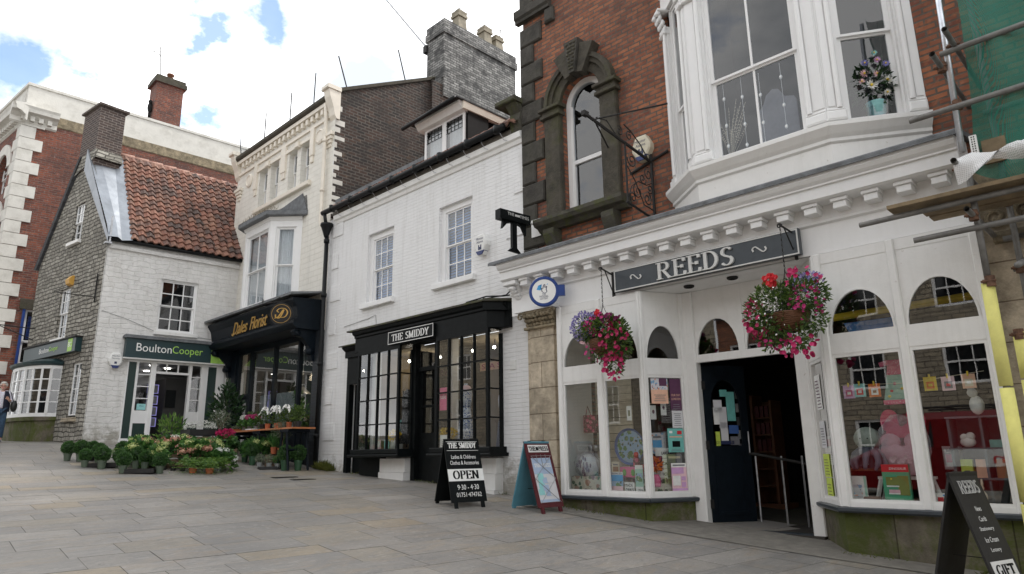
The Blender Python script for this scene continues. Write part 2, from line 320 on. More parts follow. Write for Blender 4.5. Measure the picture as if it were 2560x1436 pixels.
simple('pale blue', (.40, .50, .66), .5, .05)
floral('floral white', (.66, .66, .72), [((.35, .33, .55), 40, .3), ((.60, .30, .35), 33, .2)])
floral('blue floral', (.60, .64, .72), [((.05, .12, .40), 26, .36), ((.04, .10, .3), 40, .3)])
floral('pink floral', (.12, .02, .03), [((.55, .08, .16), 14, .4), ((.75, .4, .4), 25, .2)])
floral('black spotted', (.012, .012, .014), [((.5, .5, .5), 60, .22)])
floral('landscape print', (.30, .45, .62), [((.10, .22, .07), 11, .42), ((.5, .44, .3), 20, .2), ((.08, .12, .09), 15, .25)])
floral('dots pink', (.75, .12, .25), [((.85, .7, .75), 60, .25)])
floral('print multi', (.62, .62, .66), [((.2, .4, .6), 14, .3), ((.7, .3, .2), 19, .25), ((.15, .15, .2), 26, .2)])
# paving slabs: colour per slab
m, t, b = newmat('paving'); g = N(t, 'ShaderNodeNewGeometry'); o = objc(t)
n = N(t, 'ShaderNodeValToRGB'); e = n.color_ramp.elements; e[0].color = (.245, .24, .23, 1); e[1].color = (.285, .235, .18, 1); e[1].position = 1
for p_, c_ in ((.2, (.265, .262, .255)), (.35, (.215, .215, .213)), (.5, (.25, .238, .212)), (.62, (.28, .275, .265)), (.75, (.28, .25, .20)), (.86, (.232, .23, .225))):
    x = e.new(p_); x.color = (*c_, 1)
n.color_ramp.interpolation = 'CONSTANT'; t.links.new(g.outputs['Random Per Island'], n.inputs[0])
mpp = N(t, 'ShaderNodeMapping'); mpp.inputs['Scale'].default_value = (1.6, .55, 1); t.links.new(o, mpp.inputs[0])
cc = mixc(t, m2(t, 'MULTIPLY', ramp(t, tnoise(t, mpp.outputs[0], 2.2, 8, .68, 1.6), .5, .66), .45), n.outputs[0], (.29, .235, .17))
cc = mixc(t, m2(t, 'MULTIPLY', ramp(t, tnoise(t, mpp.outputs[0], 3.5, 9, .7, 2.5), .52, .58), .42), cc, (.165, .17, .175))
cc = mixc(t, m2(t, 'MULTIPLY', ramp(t, tnoise(t, mpp.outputs[0], 4.2, 9, .72, 3.2), .56, .60), .4), cc, (.36, .36, .355))
cc = mixc(t, .5, cc, ramp(t, tnoise(t, o, 26, 8, .75), .3, .7, (.8, .8, .8), (1.2, 1.2, 1.2)), 'MULTIPLY')
cc = mixc(t, m2(t, 'MULTIPLY', ramp(t, tnoise(t, o, 34, 2, .5), .76, .78), .7), cc, (.06, .055, .05))
cc = mixc(t, .8, cc, ramp(t, tnoise(t, o, .7, 7, .65), .3, .7, (.68, .655, .625), (1.13, 1.05, .96)), 'MULTIPLY')
cc = mixc(t, m2(t, 'MULTIPLY', ramp(t, tnoise(t, o, 7, 3, .5, .3), .70, .74), .45), cc, (.12, .11, .10))
t.links.new(cc, b.inputs['Base Color']); b.inputs['Roughness'].default_value = .5
bump(t, b, tnoise(t, mpp.outputs[0], 9, 8, .7, 1.5), .008, .5)
mossy('joint', (.055, .05, .04), (.06, .07, .02), .5, .7, .5, 3, (.05, .045, .035))
# roof tile
m, t, b = newmat('pantile'); g = N(t, 'ShaderNodeNewGeometry'); n = N(t, 'ShaderNodeValToRGB'); e = n.color_ramp.elements
e[0].color = (.27, .12, .08, 1); e[1].color = (.11, .075, .065, 1)
for p_, c_ in ((.3, (.23, .105, .075)), (.55, (.30, .155, .105)), (.8, (.17, .09, .07))):
    x = e.new(p_); x.color = (*c_, 1)
t.links.new(g.outputs['Random Per Island'], n.inputs[0])
cc = mixc(t, m2(t, 'MULTIPLY', ramp(t, tnoise(t, objc(t), 3, 9, .75), .44, .64), .8), n.outputs[0], (.05, .042, .036))
t.links.new(cc, b.inputs['Base Color']); b.inputs['Roughness'].default_value = .8; bump(t, b, tnoise(t, objc(t), 60, 5), .004, .6)
emit('bulb', (1, .80, .5), 9); emit('spot', (1, .93, .8), 10); emit('led blue', (.30, .28, .7), .16); emit('ceiling light', (1, .95, .88), 4)

# ------------------------------------------------------------------ frames and objects
CZ = 1.5
def FM(x, y, rot, z=0): return Matrix.Translation((x, y, z)) @ Matrix.Rotation(R(rot), 4, 'Z')
A = FM(0, 8.6, -1)             # the row of shops
B = FM(-20.1, 8.9, 86.5)       # painted front of the stone cottage
G = FM(-20.32, 5.35, 7)        # its gable
Q = FM(-26.5, 3.98, 88)        # far brick building, flank (x runs away from the corner)
Q2 = FM(-26.5, 3.98, 5)        # far brick building, front (x negative from the corner)
I4 = Matrix.Identity(4)
WM = {}
def wm(o): return WM.get(o.name, I4)
def link(name, data, parent, M):
    o = bpy.data.objects.new(name, data); COL.objects.link(o)
    WM[o.name] = M.copy()
    if parent is not None:
        o.parent = parent; o.matrix_basis = wm(parent).inverted() @ M
    else: o.matrix_world = M
    return o
def tagit(o, label=None, cat=None, group=None, kind=None):
    if label: o['label'] = label
    if cat: o['category'] = cat
    if group: o['group'] = group
    if kind: o['kind'] = kind
    return o
def thing(name, label, cat, fr=I4, at=(0, 0, 0), group=None, keep=False):
    "Empty at the thing's base; keep=True keeps the frame's rotation on the Empty"
    p = fr @ Vector(at)
    M = Matrix.Translation(p) if not keep else Matrix.Translation(p) @ fr.to_3x3().to_4x4()
    return tagit(link(name, None, None, M), label, cat, group)
def copy_tree(o, parent=None, M=None):
    c = o.copy(); COL.objects.link(c)
    if parent is None: WM[c.name] = M.copy(); c.matrix_world = M
    else:
        c.parent = parent; WM[c.name] = wm(parent)
    for ch in list(o.children): copy_tree(ch, c)
    return c
def place(proto, used, M, label=None, group=None, name=None):
    "first use moves the prototype itself, later ones copy it"
    if not used: proto.matrix_world = M; WM[proto.name] = M.copy(); used.append(1); c = proto
    else: c = copy_tree(proto, None, M)
    return tagit(c, label, None, group)

class MB:
    def __init__(s): s.v = []; s.f = []; s.M = None; s.sm = False
    def add(s, vs, fs):
        k = len(s.v)
        if s.M is not None: vs = [tuple(s.M @ Vector(p)) for p in vs]
        s.v += [tuple(p) for p in vs]; s.f += [tuple(i + k for i in f) for f in fs]; return s
    def box(s, x0, x1, y0, y1, z0, z1):
        return s.add([(x, y, z) for x in (x0, x1) for y in (y0, y1) for z in (z0, z1)],
                     [(0, 1, 3, 2), (4, 6, 7, 5), (0, 4, 5, 1), (2, 3, 7, 6), (0, 2, 6, 4), (1, 5, 7, 3)])
    def bevbox(s, x0, x1, y0, y1, z0, z1, b=.01):
        "box whose front (y0) edges are chamfered"
        o = [(x0, z0), (x1, z0), (x1, z1), (x0, z1)]; i = [(x0 + b, z0 + b), (x1 - b, z0 + b), (x1 - b, z1 - b), (x0 + b, z1 - b)]
        vs = [(x, y0, z) for x, z in i] + [(x, y0 + b, z) for x, z in o] + [(x, y1, z) for x, z in o]
        fs = [(0, 1, 2, 3)] + [(a, 4 + a, 4 + (a + 1) % 4, (a + 1) % 4) for a in range(4)] + [(4 + a, 8 + a, 8 + (a + 1) % 4, 4 + (a + 1) % 4) for a in range(4)] + [(11, 10, 9, 8)]
        return s.add(vs, fs)
    def quad(s, *p): return s.add(p, [tuple(range(len(p)))])
    def prism(s, poly, y0, y1):
        "polygon in x,z pushed from y0 to y1"
        n = len(poly); vs = [(x, y0, z) for x, z in poly] + [(x, y1, z) for x, z in poly]
        return s.add(vs, [tuple(range(n)), tuple(range(2 * n - 1, n - 1, -1))] + [(i, n + i, n + (i + 1) % n, (i + 1) % n) for i in range(n)])
    def plan(s, poly, z0, z1):
        n = len(poly); vs = [(x, y, z0) for x, y in poly] + [(x, y, z1) for x, y in poly]
        return s.add(vs, [tuple(range(n)), tuple(range(2 * n - 1, n - 1, -1))] + [(i, n + i, n + (i + 1) % n, (i + 1) % n) for i in range(n)])
    def prof(s, prof, x0, x1):
        "profile of (y,z) run along x"
        n = len(prof); vs = [(x0, y, z) for y, z in prof] + [(x1, y, z) for y, z in prof]
        return s.add(vs, [tuple(range(n)), tuple(range(2 * n - 1, n - 1, -1))] + [(i, n + i, n + (i + 1) % n, (i + 1) % n) for i in range(n)])
    def run(s, path, prof):
        "profile (out, z) swept along a plan path of (x, y); 'out' is to the right of travel; mitred"
        k = len(path); n = len(prof); dirs = []
        for i in range(k - 1):
            d = Vector((path[i + 1][0] - path[i][0], path[i + 1][1] - path[i][1])); d.normalize(); dirs.append(Vector((d.y, -d.x)))
        vs = []
        for i in range(k):
            a = dirs[max(0, i - 1)]; b_ = dirs[min(k - 2, i)]; m = a + b_; m.normalize(); c = max(.3, m.dot(a)); m = m / c
            for o, z in prof: vs.append((path[i][0] + m.x * o, path[i][1] + m.y * o, z))
        fs = [(i * n + j, i * n + (j + 1) % n, (i + 1) * n + (j + 1) % n, (i + 1) * n + j) for i in range(k - 1) for j in range(n)]
        fs += [tuple(range(n)), tuple(range(k * n - 1, (k - 1) * n - 1, -1))]
        return s.add(vs, fs)
    def tube(s, pts, r, n=8, caps=True):
        pts = [Vector(p) for p in pts]; rs = r if isinstance(r, (list, tuple)) else [r] * len(pts); vs = []; up = None
        for i, p in enumerate(pts):
            d = (pts[min(i + 1, len(pts) - 1)] - pts[max(i - 1, 0)]).normalized()
            if up is None: up = Vector((0, 0, 1)) if abs(d.z) < .9 else Vector((1, 0, 0))
            a = d.cross(up).normalized(); b_ = a.cross(d).normalized(); up = b_
            for j in range(n):
                t_ = 2 * math.pi * j / n; vs.append(tuple(p + (a * math.cos(t_) + b_ * math.sin(t_)) * rs[i]))
        k = len(pts); fs = [(i * n + j, i * n + (j + 1) % n, (i + 1) * n + (j + 1) % n, (i + 1) * n + j) for i in range(k - 1) for j in range(n)]
        if caps: fs += [tuple(range(n - 1, -1, -1)), tuple(range((k - 1) * n, k * n))]
        return s.add(vs, fs)
    def bar(s, p, q_, w, h=None):
        return s.tube([p, q_], (w / 2) * 1.3, 4) if h is None else s.tube([p, q_], (w + h) / 4 * 1.3, 4)
    def lathe(s, prof, c=(0, 0, 0), n=16, ax='z'):
        vs = []
        for r, z in prof:
            for j in range(n):
                t_ = 2 * math.pi * j / n; x, y = r * math.cos(t_), r * math.sin(t_)
                vs.append((c[0] + x, c[1] + y, c[2] + z) if ax == 'z' else (c[0] + x, c[1] + z, c[2] + y))
        k = len(prof); fs = [(i * n + j, i * n + (j + 1) % n, (i + 1) * n + (j + 1) % n, (i + 1) * n + j) for i in range(k - 1) for j in range(n)]
        fs += [tuple(range(n - 1, -1, -1)), tuple(range((k - 1) * n, k * n))]
        return s.add(vs, fs)
    def ball(s, c, r, n=10, m_=7, jit=0, seed=0):
        rr = r if isinstance(r, (list, tuple)) else (r, r, r); rnd = random.Random(seed)
        vs = [(c[0], c[1], c[2] - rr[2])]
        for i in range(1, m_):
            ph = -math.pi / 2 + math.pi * i / m_
            for j in range(n):
                t_ = 2 * math.pi * j / n; q_ = 1 + jit * (rnd.random() - .5)
                vs.append((c[0] + rr[0] * math.cos(ph) * math.cos(t_) * q_, c[1] + rr[1] * math.cos(ph) * math.sin(t_) * q_, c[2] + rr[2] * math.sin(ph) * q_))
        vs.append((c[0], c[1], c[2] + rr[2])); L = len(vs) - 1
        fs = [(0, 1 + (j + 1) % n, 1 + j) for j in range(n)]
        for i in range(m_ - 2): fs += [(1 + i * n + j, 1 + i * n + (j + 1) % n, 1 + (i + 1) * n + (j + 1) % n, 1 + (i + 1) * n + j) for j in range(n)]
        fs += [(1 + (m_ - 2) * n + j, 1 + (m_ - 2) * n + (j + 1) % n, L) for j in range(n)]
        return s.add(vs, fs)
    def leaf(s, c, d, L, W, rnd, cup=.25):
        "one pointed leaf of two folded quads growing from c along d"
        d = Vector(d).normalized(); u = d.cross(Vector((rnd.uniform(-1, 1), rnd.uniform(-1, 1), rnd.uniform(-1, 1)))).normalized(); n_ = d.cross(u)
        c = Vector(c); a = c; t1 = c + d * L * .5 + u * W / 2 + n_ * W * cup; t2 = c + d * L * .5 - u * W / 2 + n_ * W * cup; e = c + d * L; mi = c + d * L * .5
        return s.add([tuple(a), tuple(t1), tuple(e), tuple(t2), tuple(mi)], [(0, 4, 2, 1), (0, 3, 2, 4)])
    def cloud(s, c, r, n, L, W, seed=0, shell=.55, up=.3, low=-1.0):
        rnd = random.Random(seed)
        for _ in range(n):
            d = Vector((rnd.gauss(0, 1), rnd.gauss(0, 1), rnd.gauss(0, 1))).normalized()
            if d.z < low: d.z = -d.z * .3
            k = shell + (1 - shell) * rnd.random() ** .6
            k *= 1 + .12 * noise.noise(d * 2.3 + Vector((seed, 0, 0)))
            p = (c[0] + d.x * r[0] * k, c[1] + d.y * r[1] * k, c[2] + d.z * r[2] * k)
            g_ = d + Vector((rnd.gauss(0, .5), rnd.gauss(0, .5), rnd.gauss(0, .5) + up))
            q_ = .7 + .6 * rnd.random(); s.leaf(p, g_, L * q_, W * q_, rnd)
        return s
    def build(s, name, mat, parent=None, fr=None, smooth=False, base=None):
        me = bpy.data.meshes.new(name)
        if fr is None: fr = wm(parent) if parent is not None else I4
        if base is not None:
            b_ = Vector(base); s.v = [tuple(Vector(p) - b_) for p in s.v]; fr = fr @ Matrix.Translation(b_)
        me.from_pydata(s.v, [], s.f)
        bm = bmesh.new(); bm.from_mesh(me); bmesh.ops.recalc_face_normals(bm, faces=bm.faces); bm.to_mesh(me); bm.free()
        me.materials.append(MATS[mat])
        if smooth: me.polygons.foreach_set('use_smooth', [True] * len(me.polygons))
        me.update()
        return link(name, me, parent, fr)

def text_mesh(mb, s_, x0, z0, w_, h_, y, depth=.004, shear=0, mirror=False):
    "built-in font, scaled to the box x0..x0+w_, z0..z0+h_ on the plane y, facing -y"
    cu = bpy.data.curves.new('t', 'FONT'); cu.body = s_; cu.shear = shear; cu.extrude = .5; cu.resolution_u = 3
    o = bpy.data.objects.new('t', cu); COL.objects.link(o); dg = bpy.context.evaluated_depsgraph_get(); dg.update()
    me = bpy.data.meshes.new_from_object(o.evaluated_get(dg)); vs = [v.co.copy() for v in me.vertices]; fs = [tuple(p.vertices) for p in me.polygons]
    bpy.data.objects.remove(o); bpy.data.meshes.remove(me); bpy.data.curves.remove(cu)
    if not vs: return mb
    ax, bx = min(v.x for v in vs), max(v.x for v in vs); ay, by = min(v.y for v in vs), max(v.y for v in vs)
    out = [(x0 + (v.x - ax) / (bx - ax) * w_, y - (v.z + .5) * depth, z0 + (v.y - ay) / max(1e-6, by - ay) * h_) for v in vs]
    return mb.add(out, fs)

def arc(cx, cy, rx, ry, a0, a1, n=9):
    return [(cx + rx * math.cos(R(a0 + (a1 - a0) * i / n)), cy + ry * math.sin(R(a0 + (a1 - a0) * i / n))) for i in range(n + 1)]
GL = {  # polylines, serifs (x, y, half width), advance
 'R': ([[(.16, 0), (.16, 1)], [(.16, .97)] + arc(.38, .74, .2, .23, 90, -90) + [(.16, .51)], [(.36, .5), (.66, 0)]], [(.16, 0, .14), (.12, 1, .12), (.67, 0, .12)], .80),
 'P': ([[(.16, 0), (.16, 1)], [(.16, .97)] + arc(.36, .73, .2, .24, 90, -90) + [(.16, .49)]], [(.16, 0, .14), (.12, 1, .12)], .66),
 'E': ([[(.16, 0), (.16, 1)], [(.16, .98), (.56, .98)], [(.56, .99), (.57, .8)], [(.16, .52), (.46, .52)], [(.16, .02), (.58, .02)], [(.59, 0), (.61, .22)], [(.46, .43), (.46, .61)]], [(.12, 0, .12), (.12, 1, .12)], .70),
 'F': ([[(.16, 0), (.16, 1)], [(.16, .98), (.56, .98)], [(.56, .99), (.57, .8)], [(.16, .52), (.46, .52)], [(.46, .43), (.46, .61)]], [(.16, 0, .14), (.12, 1, .12)], .66),
 'D': ([[(.16, 0), (.16, 1)], [(.16, .98)] + arc(.32, .5, .34, .48, 90, -90) + [(.16, .02)]], [(.12, 0, .12), (.12, 1, .12)], .78),
 'S': ([arc(.34, .74, .2, .24, 30, 180, 7) + [(.16, .66), (.24, .56), (.44, .44)] + arc(.32, .27, .22, .25, 40, -150, 10)], [(.52, .86, .012), (.12, .14, .012)], .64),
 'T': ([[(.33, 0), (.33, 1)], [(.04, .98), (.62, .98)], [(.04, .99), (.03, .78)], [(.62, .99), (.63, .78)]], [(.33, 0, .15)], .68),
 'H': ([[(.16, 0), (.16, 1)], [(.62, 0), (.62, 1)], [(.16, .51), (.62, .51)]], [(.16, 0, .14), (.16, 1, .14), (.62, 0, .14), (.62, 1, .14)], .80),
 'M': ([[(.14, 0), (.16, 1)], [(.17, 1), (.46, .04)], [(.46, .04), (.76, 1)], [(.78, 0), (.76, 1)]], [(.14, 0, .12), (.12, 1, .12), (.78, 0, .13), (.80, 1, .12)], .96),
 'I': ([[(.18, 0), (.18, 1)]], [(.18, 0, .14), (.18, 1, .14)], .38),
 'Y': ([[(.34, 0), (.34, .45)], [(.08, 1), (.34, .45)], [(.62, 1), (.34, .45)]], [(.34, 0, .14), (.08, 1, .13), (.62, 1, .12)], .72),
 'O': ([arc(.38, .5, .3, .48, 0, 360, 20)], [], .78),
 'N': ([[(.14, 0), (.14, 1)], [(.15, 1), (.62, .02)], [(.64, 0), (.64, 1)]], [(.14, 0, .13), (.10, 1, .12), (.64, 1, .13)], .80),
 'C': ([arc(.4, .5, .32, .48, 45, 315, 14)], [(.62, .8, .01)], .72),
 'G': ([arc(.4, .5, .32, .48, 45, 325, 14), [(.66, .1), (.66, .42)]], [(.62, .42, .12), (.62, .8, .01)], .8),
 'L': ([[(.16, 0), (.16, 1)], [(.16, .02), (.56, .02)], [(.57, 0), (.59, .22)]], [(.12, 0, .12), (.16, 1, .14)], .66),
 'A': ([[(.08, 0), (.36, 1)], [(.36, 1), (.66, 0)], [(.18, .34), (.55, .34)]], [(.08, 0, .12), (.66, 0, .13)], .74),
 ' ': ([], [], .4)}
def serif(mb, s_, x0, z0, w_, h_, y, depth=.004, T=.17, th=.055, lean=0):
    tot = sum(GL[c][2] for c in s_); sx = w_ / tot; x = 0; k = 0
    def strip(pts):
        nonlocal k; k += 1
        L_, R_ = [], []
        for i, p in enumerate(pts):
            a = pts[max(0, i - 1)]; b_ = pts[min(len(pts) - 1, i + 1)]; dx, dy = b_[0] - a[0], b_[1] - a[1]; d = math.hypot(dx, dy) or 1
            hw = (th + (T - th) * abs(dy) / d) / 2; nx, ny = -dy / d * hw, dx / d * hw
            L_.append((p[0] + nx, p[1] + ny)); R_.append((p[0] - nx, p[1] - ny))
        f = lambda p, yy: (x0 + (x + p[0]) * sx + lean * p[1], yy, z0 + p[1] * h_)
        yf = y - depth - k * .00015; n = len(pts); vs = []
        for l, r in zip(L_, R_): vs += [f(l, yf), f(r, yf), f(l, y), f(r, y)]
        fs = []
        for i in range(n - 1):
            a = 4 * i; fs += [(a, a + 1, a + 5, a + 4), (a, a + 4, a + 6, a + 2), (a + 1, a + 3, a + 7, a + 5)]
        fs += [(0, 2, 3, 1), (4 * n - 4, 4 * n - 3, 4 * n - 1, 4 * n - 2)]
        mb.add(vs, fs)
    for c in s_:
        pl, sf, adv = GL[c]
        for p in pl: strip(p)
        for sx_, sy, hw in sf:
            yy = min(max(sy, .022), .978); strip([(sx_ - hw, yy), (sx_ + hw, yy)])
        x += adv
    return mb
def ribbon(mb, pts, w0, y, depth=.004, T=2.2):
    "pen stroke in x,z with thick down strokes"
    out = []
    P = [Vector(p) for p in pts]
    for i in range(len(P) - 1):
        a = P[max(0, i - 1)]; b_ = P[i]; c = P[i + 1]; d = P[min(len(P) - 1, i + 2)]
        for j in range(4):
            t_ = j / 4; out.append(.5 * ((2 * b_) + (c - a) * t_ + (2 * a - 5 * b_ + 4 * c - d) * t_ ** 2 + (3 * b_ - a - 3 * c + d) * t_ ** 3))
    out.append(P[-1]); vs = []; n = len(out)
    for i, p in enumerate(out):
        dd = out[min(n - 1, i + 1)] - out[max(0, i - 1)]; L_ = dd.length or 1
        hw = w0 * (1 + (T - 1) * (abs(dd.y) / L_) ** 2) / 2; nx, nz_ = -dd.y / L_ * hw, dd.x / L_ * hw
        vs += [(p.x + nx, y - depth, p.y + nz_), (p.x - nx, y - depth, p.y - nz_), (p.x + nx, y, p.y + nz_), (p.x - nx, y, p.y - nz_)]
    fs = []
    for i in range(n - 1):
        a = 4 * i; fs += [(a, a + 1, a + 5, a + 4), (a, a + 4, a + 6, a + 2), (a + 1, a + 3, a + 7, a + 5)]
    return mb.add(vs, fs)

# ------------------------------------------------------------------ ground
XS = [-120, -60, -40, -32, -24, -20.3, -17, -14.5, -11, -8, -4.5, 0, 6, 30]
ZS = [6.5, 4.0, 3.0, 2.5, 2.10, 1.95, 1.47, 1.13, .99, .77, .46, .2, -.1, -1.2]
def gz(x, y): return sum(gz0(x + d, y) for d in (-1.6, -.8, 0, .8, 1.6)) / 5
def gz0(x, y):
    for i in range(len(XS) - 1):
        if x <= XS[i + 1]:
            t_ = max(0, (x - XS[i]) / (XS[i + 1] - XS[i])); return ZS[i] + (ZS[i + 1] - ZS[i]) * t_ - .02 * (8.6 - y)
    return ZS[-1]
mb = MB(); gx = [-120, -90, -60, -45] + [-36 + i * .5 for i in range(100)] + [20, 30]; gy = [-60, -30, -14, -9, -6, -4, -2, 0, 2, 4, 6, 8, 8.6, 10, 14, 20, 30, 60]
mb.add([(x, y, gz(x, y) - .02) for x in gx for y in gy], [(i * len(gy) + j, (i + 1) * len(gy) + j, (i + 1) * len(gy) + j + 1, i * len(gy) + j + 1) for i in range(len(gx) - 1) for j in range(len(gy) - 1)])
tagit(mb.build('ground', 'joint'), kind='structure')
mb = MB(); rnd = random.Random(3); ca, sa = math.cos(R(-8)), math.sin(R(-8)); row = 0; X = -46.0
while X < 6:
    wdt = rnd.choice((.38, .45, .45, .52, .6)); Y = -8.0 - rnd.random()
    while Y < 12:
        ln = rnd.uniform(.55, 1.15) if rnd.random() < .8 else rnd.uniform(.4, .6); g_ = .0024; vs = []; zz = rnd.uniform(-.001, .0015)
        nx = 1 if ln < .8 else 2
        for k in range(nx + 1):
            for xx in (X + g_, X + wdt - g_):
                yy = Y + g_ + (ln - 2 * g_) * k / nx; px = (xx) * ca - (yy - 4) * sa; py = (xx + 14) * sa * 0 + yy + 0; px = xx + (yy - 4) * .14; py = yy - (xx + 14) * .09
                vs.append((px, py, gz(px, py) + zz))
        cxx = vs[0][0]
        if -44 < cxx < 6 and Y + ln < 11:
            fs = [(2 * k, 2 * k + 1, 2 * k + 3, 2 * k + 2) for k in range(nx)]
            mb.add(vs, fs)
        Y += ln
    X += wdt
tagit(mb.build('pavement', 'paving'), kind='structure')

# ------------------------------------------------------------------ building helpers
def wallm(mb, x0, x1, z0, z1, holes=(), y=0, t=.15, ends=True, back=None, top=None):
    "front skin with rectangular holes and their reveals; top(x) gives a sloping head"
    xs = sorted({x0, x1} | {h[0] for h in holes} | {h[1] for h in holes}); zs = sorted({z0, z1} | {h[2] for h in holes} | {h[3] for h in holes})
    inh = lambda x, z: any(h[0] < x < h[1] and h[2] < z < h[3] for h in holes)
    for i in range(len(xs) - 1):
        for j in range(len(zs) - 1):
            if not inh((xs[i] + xs[i + 1]) / 2, (zs[j] + zs[j + 1]) / 2):
                mb.quad((xs[i], y, zs[j]), (xs[i + 1], y, zs[j]), (xs[i + 1], y, zs[j + 1]), (xs[i], y, zs[j + 1]))
    for a, b_, c, d in holes:
        mb.quad((a, y, c), (a, y + t, c), (a, y + t, d), (a, y, d)); mb.quad((b_, y, c), (b_, y + t, c), (b_, y + t, d), (b_, y, d))
        mb.quad((a, y, c), (b_, y, c), (b_, y + t, c), (a, y + t, c)); mb.quad((a, y, d), (b_, y, d), (b_, y + t, d), (a, y + t, d))
    return mb
def roombox(parent, fr, x0, x1, y0, y1, z0, z1, mat='dark room', name='interior'):  # shop rooms; behind upper windows, a dark box added to shut out sky light
    mb = MB()
    mb.quad((x0, y1, z0), (x1, y1, z0), (x1, y1, z1), (x0, y1, z1)); mb.quad((x0, y0, z0), (x0, y1, z0), (x0, y1, z1), (x0, y0, z1)); mb.quad((x1, y0, z0), (x1, y1, z0), (x1, y1, z1), (x1, y0, z1))
    mb.quad((x0, y0, z0), (x1, y0, z0), (x1, y1, z0), (x0, y1, z0)); mb.quad((x0, y0, z1), (x1, y0, z1), (x1, y1, z1), (x0, y1, z1))
    return mb.build(name, mat, parent, fr)
def sash(parent, fr, x0, x1, z0, z1, y, cols=3, rows=2, fw=.05, bar=.02, mat='white paint', blind='blind', by=.16, split=.5, gl='upper glass', outer=.0, mid=True, name='window', deep=.5, cover=1.0):
    f = MB(); 
    if outer: f.box(x0, x0 + outer, y - .01, y + .1, z0, z1); f.box(x1 - outer, x1, y - .01, y + .1, z0, z1); f.box(x0 + outer, x1 - outer, y - .01, y + .1, z1 - outer, z1)
    a, b_, c, d = x0 + outer, x1 - outer, z0, z1 - outer
    zm = c + (d - c) * split
    for k, (za, zb, yo) in enumerate(((zm, d, 0), (c, zm, .035)) if mid else ((c, d, 0),)):
        yy = y + yo + .015
        f.box(a, a + fw, yy, yy + .035, za, zb); f.box(b_ - fw, b_, yy, yy + .035, za, zb); f.box(a + fw, b_ - fw, yy, yy + .035, zb - fw * (.8 if k == 0 else .5), zb); f.box(a + fw, b_ - fw, yy, yy + .035, za, za + fw * (.6 if k == 0 else 1.3))
        for i in range(1, cols): xx = a + fw + (b_ - a - 2 * fw) * i / cols; f.box(xx - bar / 2, xx + bar / 2, yy + .004, yy + .03, za + fw * .5, zb - fw * .4)
        for i in range(1, rows): zz = za + (zb - za) * i / rows; f.box(a + fw, b_ - fw, yy + .006, yy + .028, zz - bar / 2, zz + bar / 2)
    w_ = f.build(name, mat, parent, fr)
    p = MB()
    for k, (za, zb, yo) in enumerate(((zm, d, 0), (c, zm, .035)) if mid else ((c, d, 0),)):
        p.quad((a + fw * .6, y + yo + .034, za + .01), (b_ - fw * .6, y + yo + .034, za + .01), (b_ - fw * .6, y + yo + .034, zb - .01), (a + fw * .6, y + yo + .034, zb - .01))
    p.build('pane', gl, w_, fr)
    if blind:
        q_ = MB(); n = 24; zt = z1; zb = z1 - (z1 - z0) * cover; xa, xb = x0 - .02, x1 + .02
        if blind == 'lace':
            vs = []; 
            for i in range(n + 1):
                xx = xa + (xb - xa) * i / n; yy = y + by + .025 * math.sin(i * 1.9) + .01 * math.sin(i * .7)
                vs += [(xx, yy, zb), (xx, yy, zt)]
            q_.add(vs, [(2 * i, 2 * i + 2, 2 * i + 3, 2 * i + 1) for i in range(n)])
        else:
            m_ = int((zt - zb) / .06)
            for i in range(m_): q_.quad((xa, y + by, zb + i * .06), (xb, y + by, zb + i * .06), (xb, y + by + .03, zb + i * .06 + .055), (xa, y + by + .03, zb + i * .06 + .055))
        q_.build('blind', blind, w_, fr)
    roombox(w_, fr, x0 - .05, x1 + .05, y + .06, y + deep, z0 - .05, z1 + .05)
    return w_
def archpts(xc, hw, zs, hh, n=14): return [(xc + hw * math.cos(math.pi * i / n), zs + hh * math.sin(math.pi * i / n)) for i in range(n + 1)]
def spandrel(mb, x0, x1, zs, zt, xc, hw, hh, y0, y1, n=14):
    "flat panel x0..x1, zs..zt with an arched opening cut from its foot"
    ap = archpts(xc, hw, zs, hh, n)
    for i in range(n):
        a, b_ = ap[i], ap[i + 1]
        mb.prism([a, b_, (b_[0], zt), (a[0], zt)], y0, y1)
    if x1 - (xc + hw) > .001: mb.box(xc + hw, x1, y0, y1, zs, zt)
    if (xc - hw) - x0 > .001: mb.box(x0, xc - hw, y0, y1, zs, zt)
def pantiles(mb, x0, x1, P0, dy, dz, L, tw=.21, th=.27, amp=.035, seed=1):
    "roman tiles: courses climb from P0=(y,z) along the unit slope (dy,dz)"
    nr = int(L / th); nc = max(1, round((x1 - x0) / tw)); tw = (x1 - x0) / nc; rnd = random.Random(seed)
    for r in range(nr):
        for c in range(nc):
            vs = []; j = rnd.uniform(-.012, .012); jx = rnd.uniform(-.006, .006)
            for e in range(2):
                d = (r + e * 1.08) * th + (0 if e else j); lift = .03 if e == 0 else .0
                for i in range(7):
                    u = i / 6; h = amp * (math.sin(u * math.pi * 1.15) ** 2 * 1.6 if u < .87 else .0) + lift * 1.5 + amp * .25 * (1 - u)
                    vs.append((x0 + (c + u * 1.04) * tw + jx, P0[0] + dy * d - dz * h, P0[1] + dz * d + dy * h))
            # lower lip
            for i in range(7):
                x_, y_, z_ = vs[i]; vs.append((x_, y_ + dz * .038, z_ - dy * .038))
            mb.add(vs, [(i, i + 1, i + 8, i + 7) for i in range(6)] + [(14 + i, 14 + i + 1, i + 1, i) for i in range(6)])
def scroll(cx, cy, r0, turns, a0, n=22, sgn=1):
    return [(cx + r0 * (1 - .8 * i / n) * math.cos(a0 + sgn * turns * 2 * math.pi * i / n), cy + r0 * (1 - .8 * i / n) * math.sin(a0 + sgn * turns * 2 * math.pi * i / n)) for i in range(n + 1)]
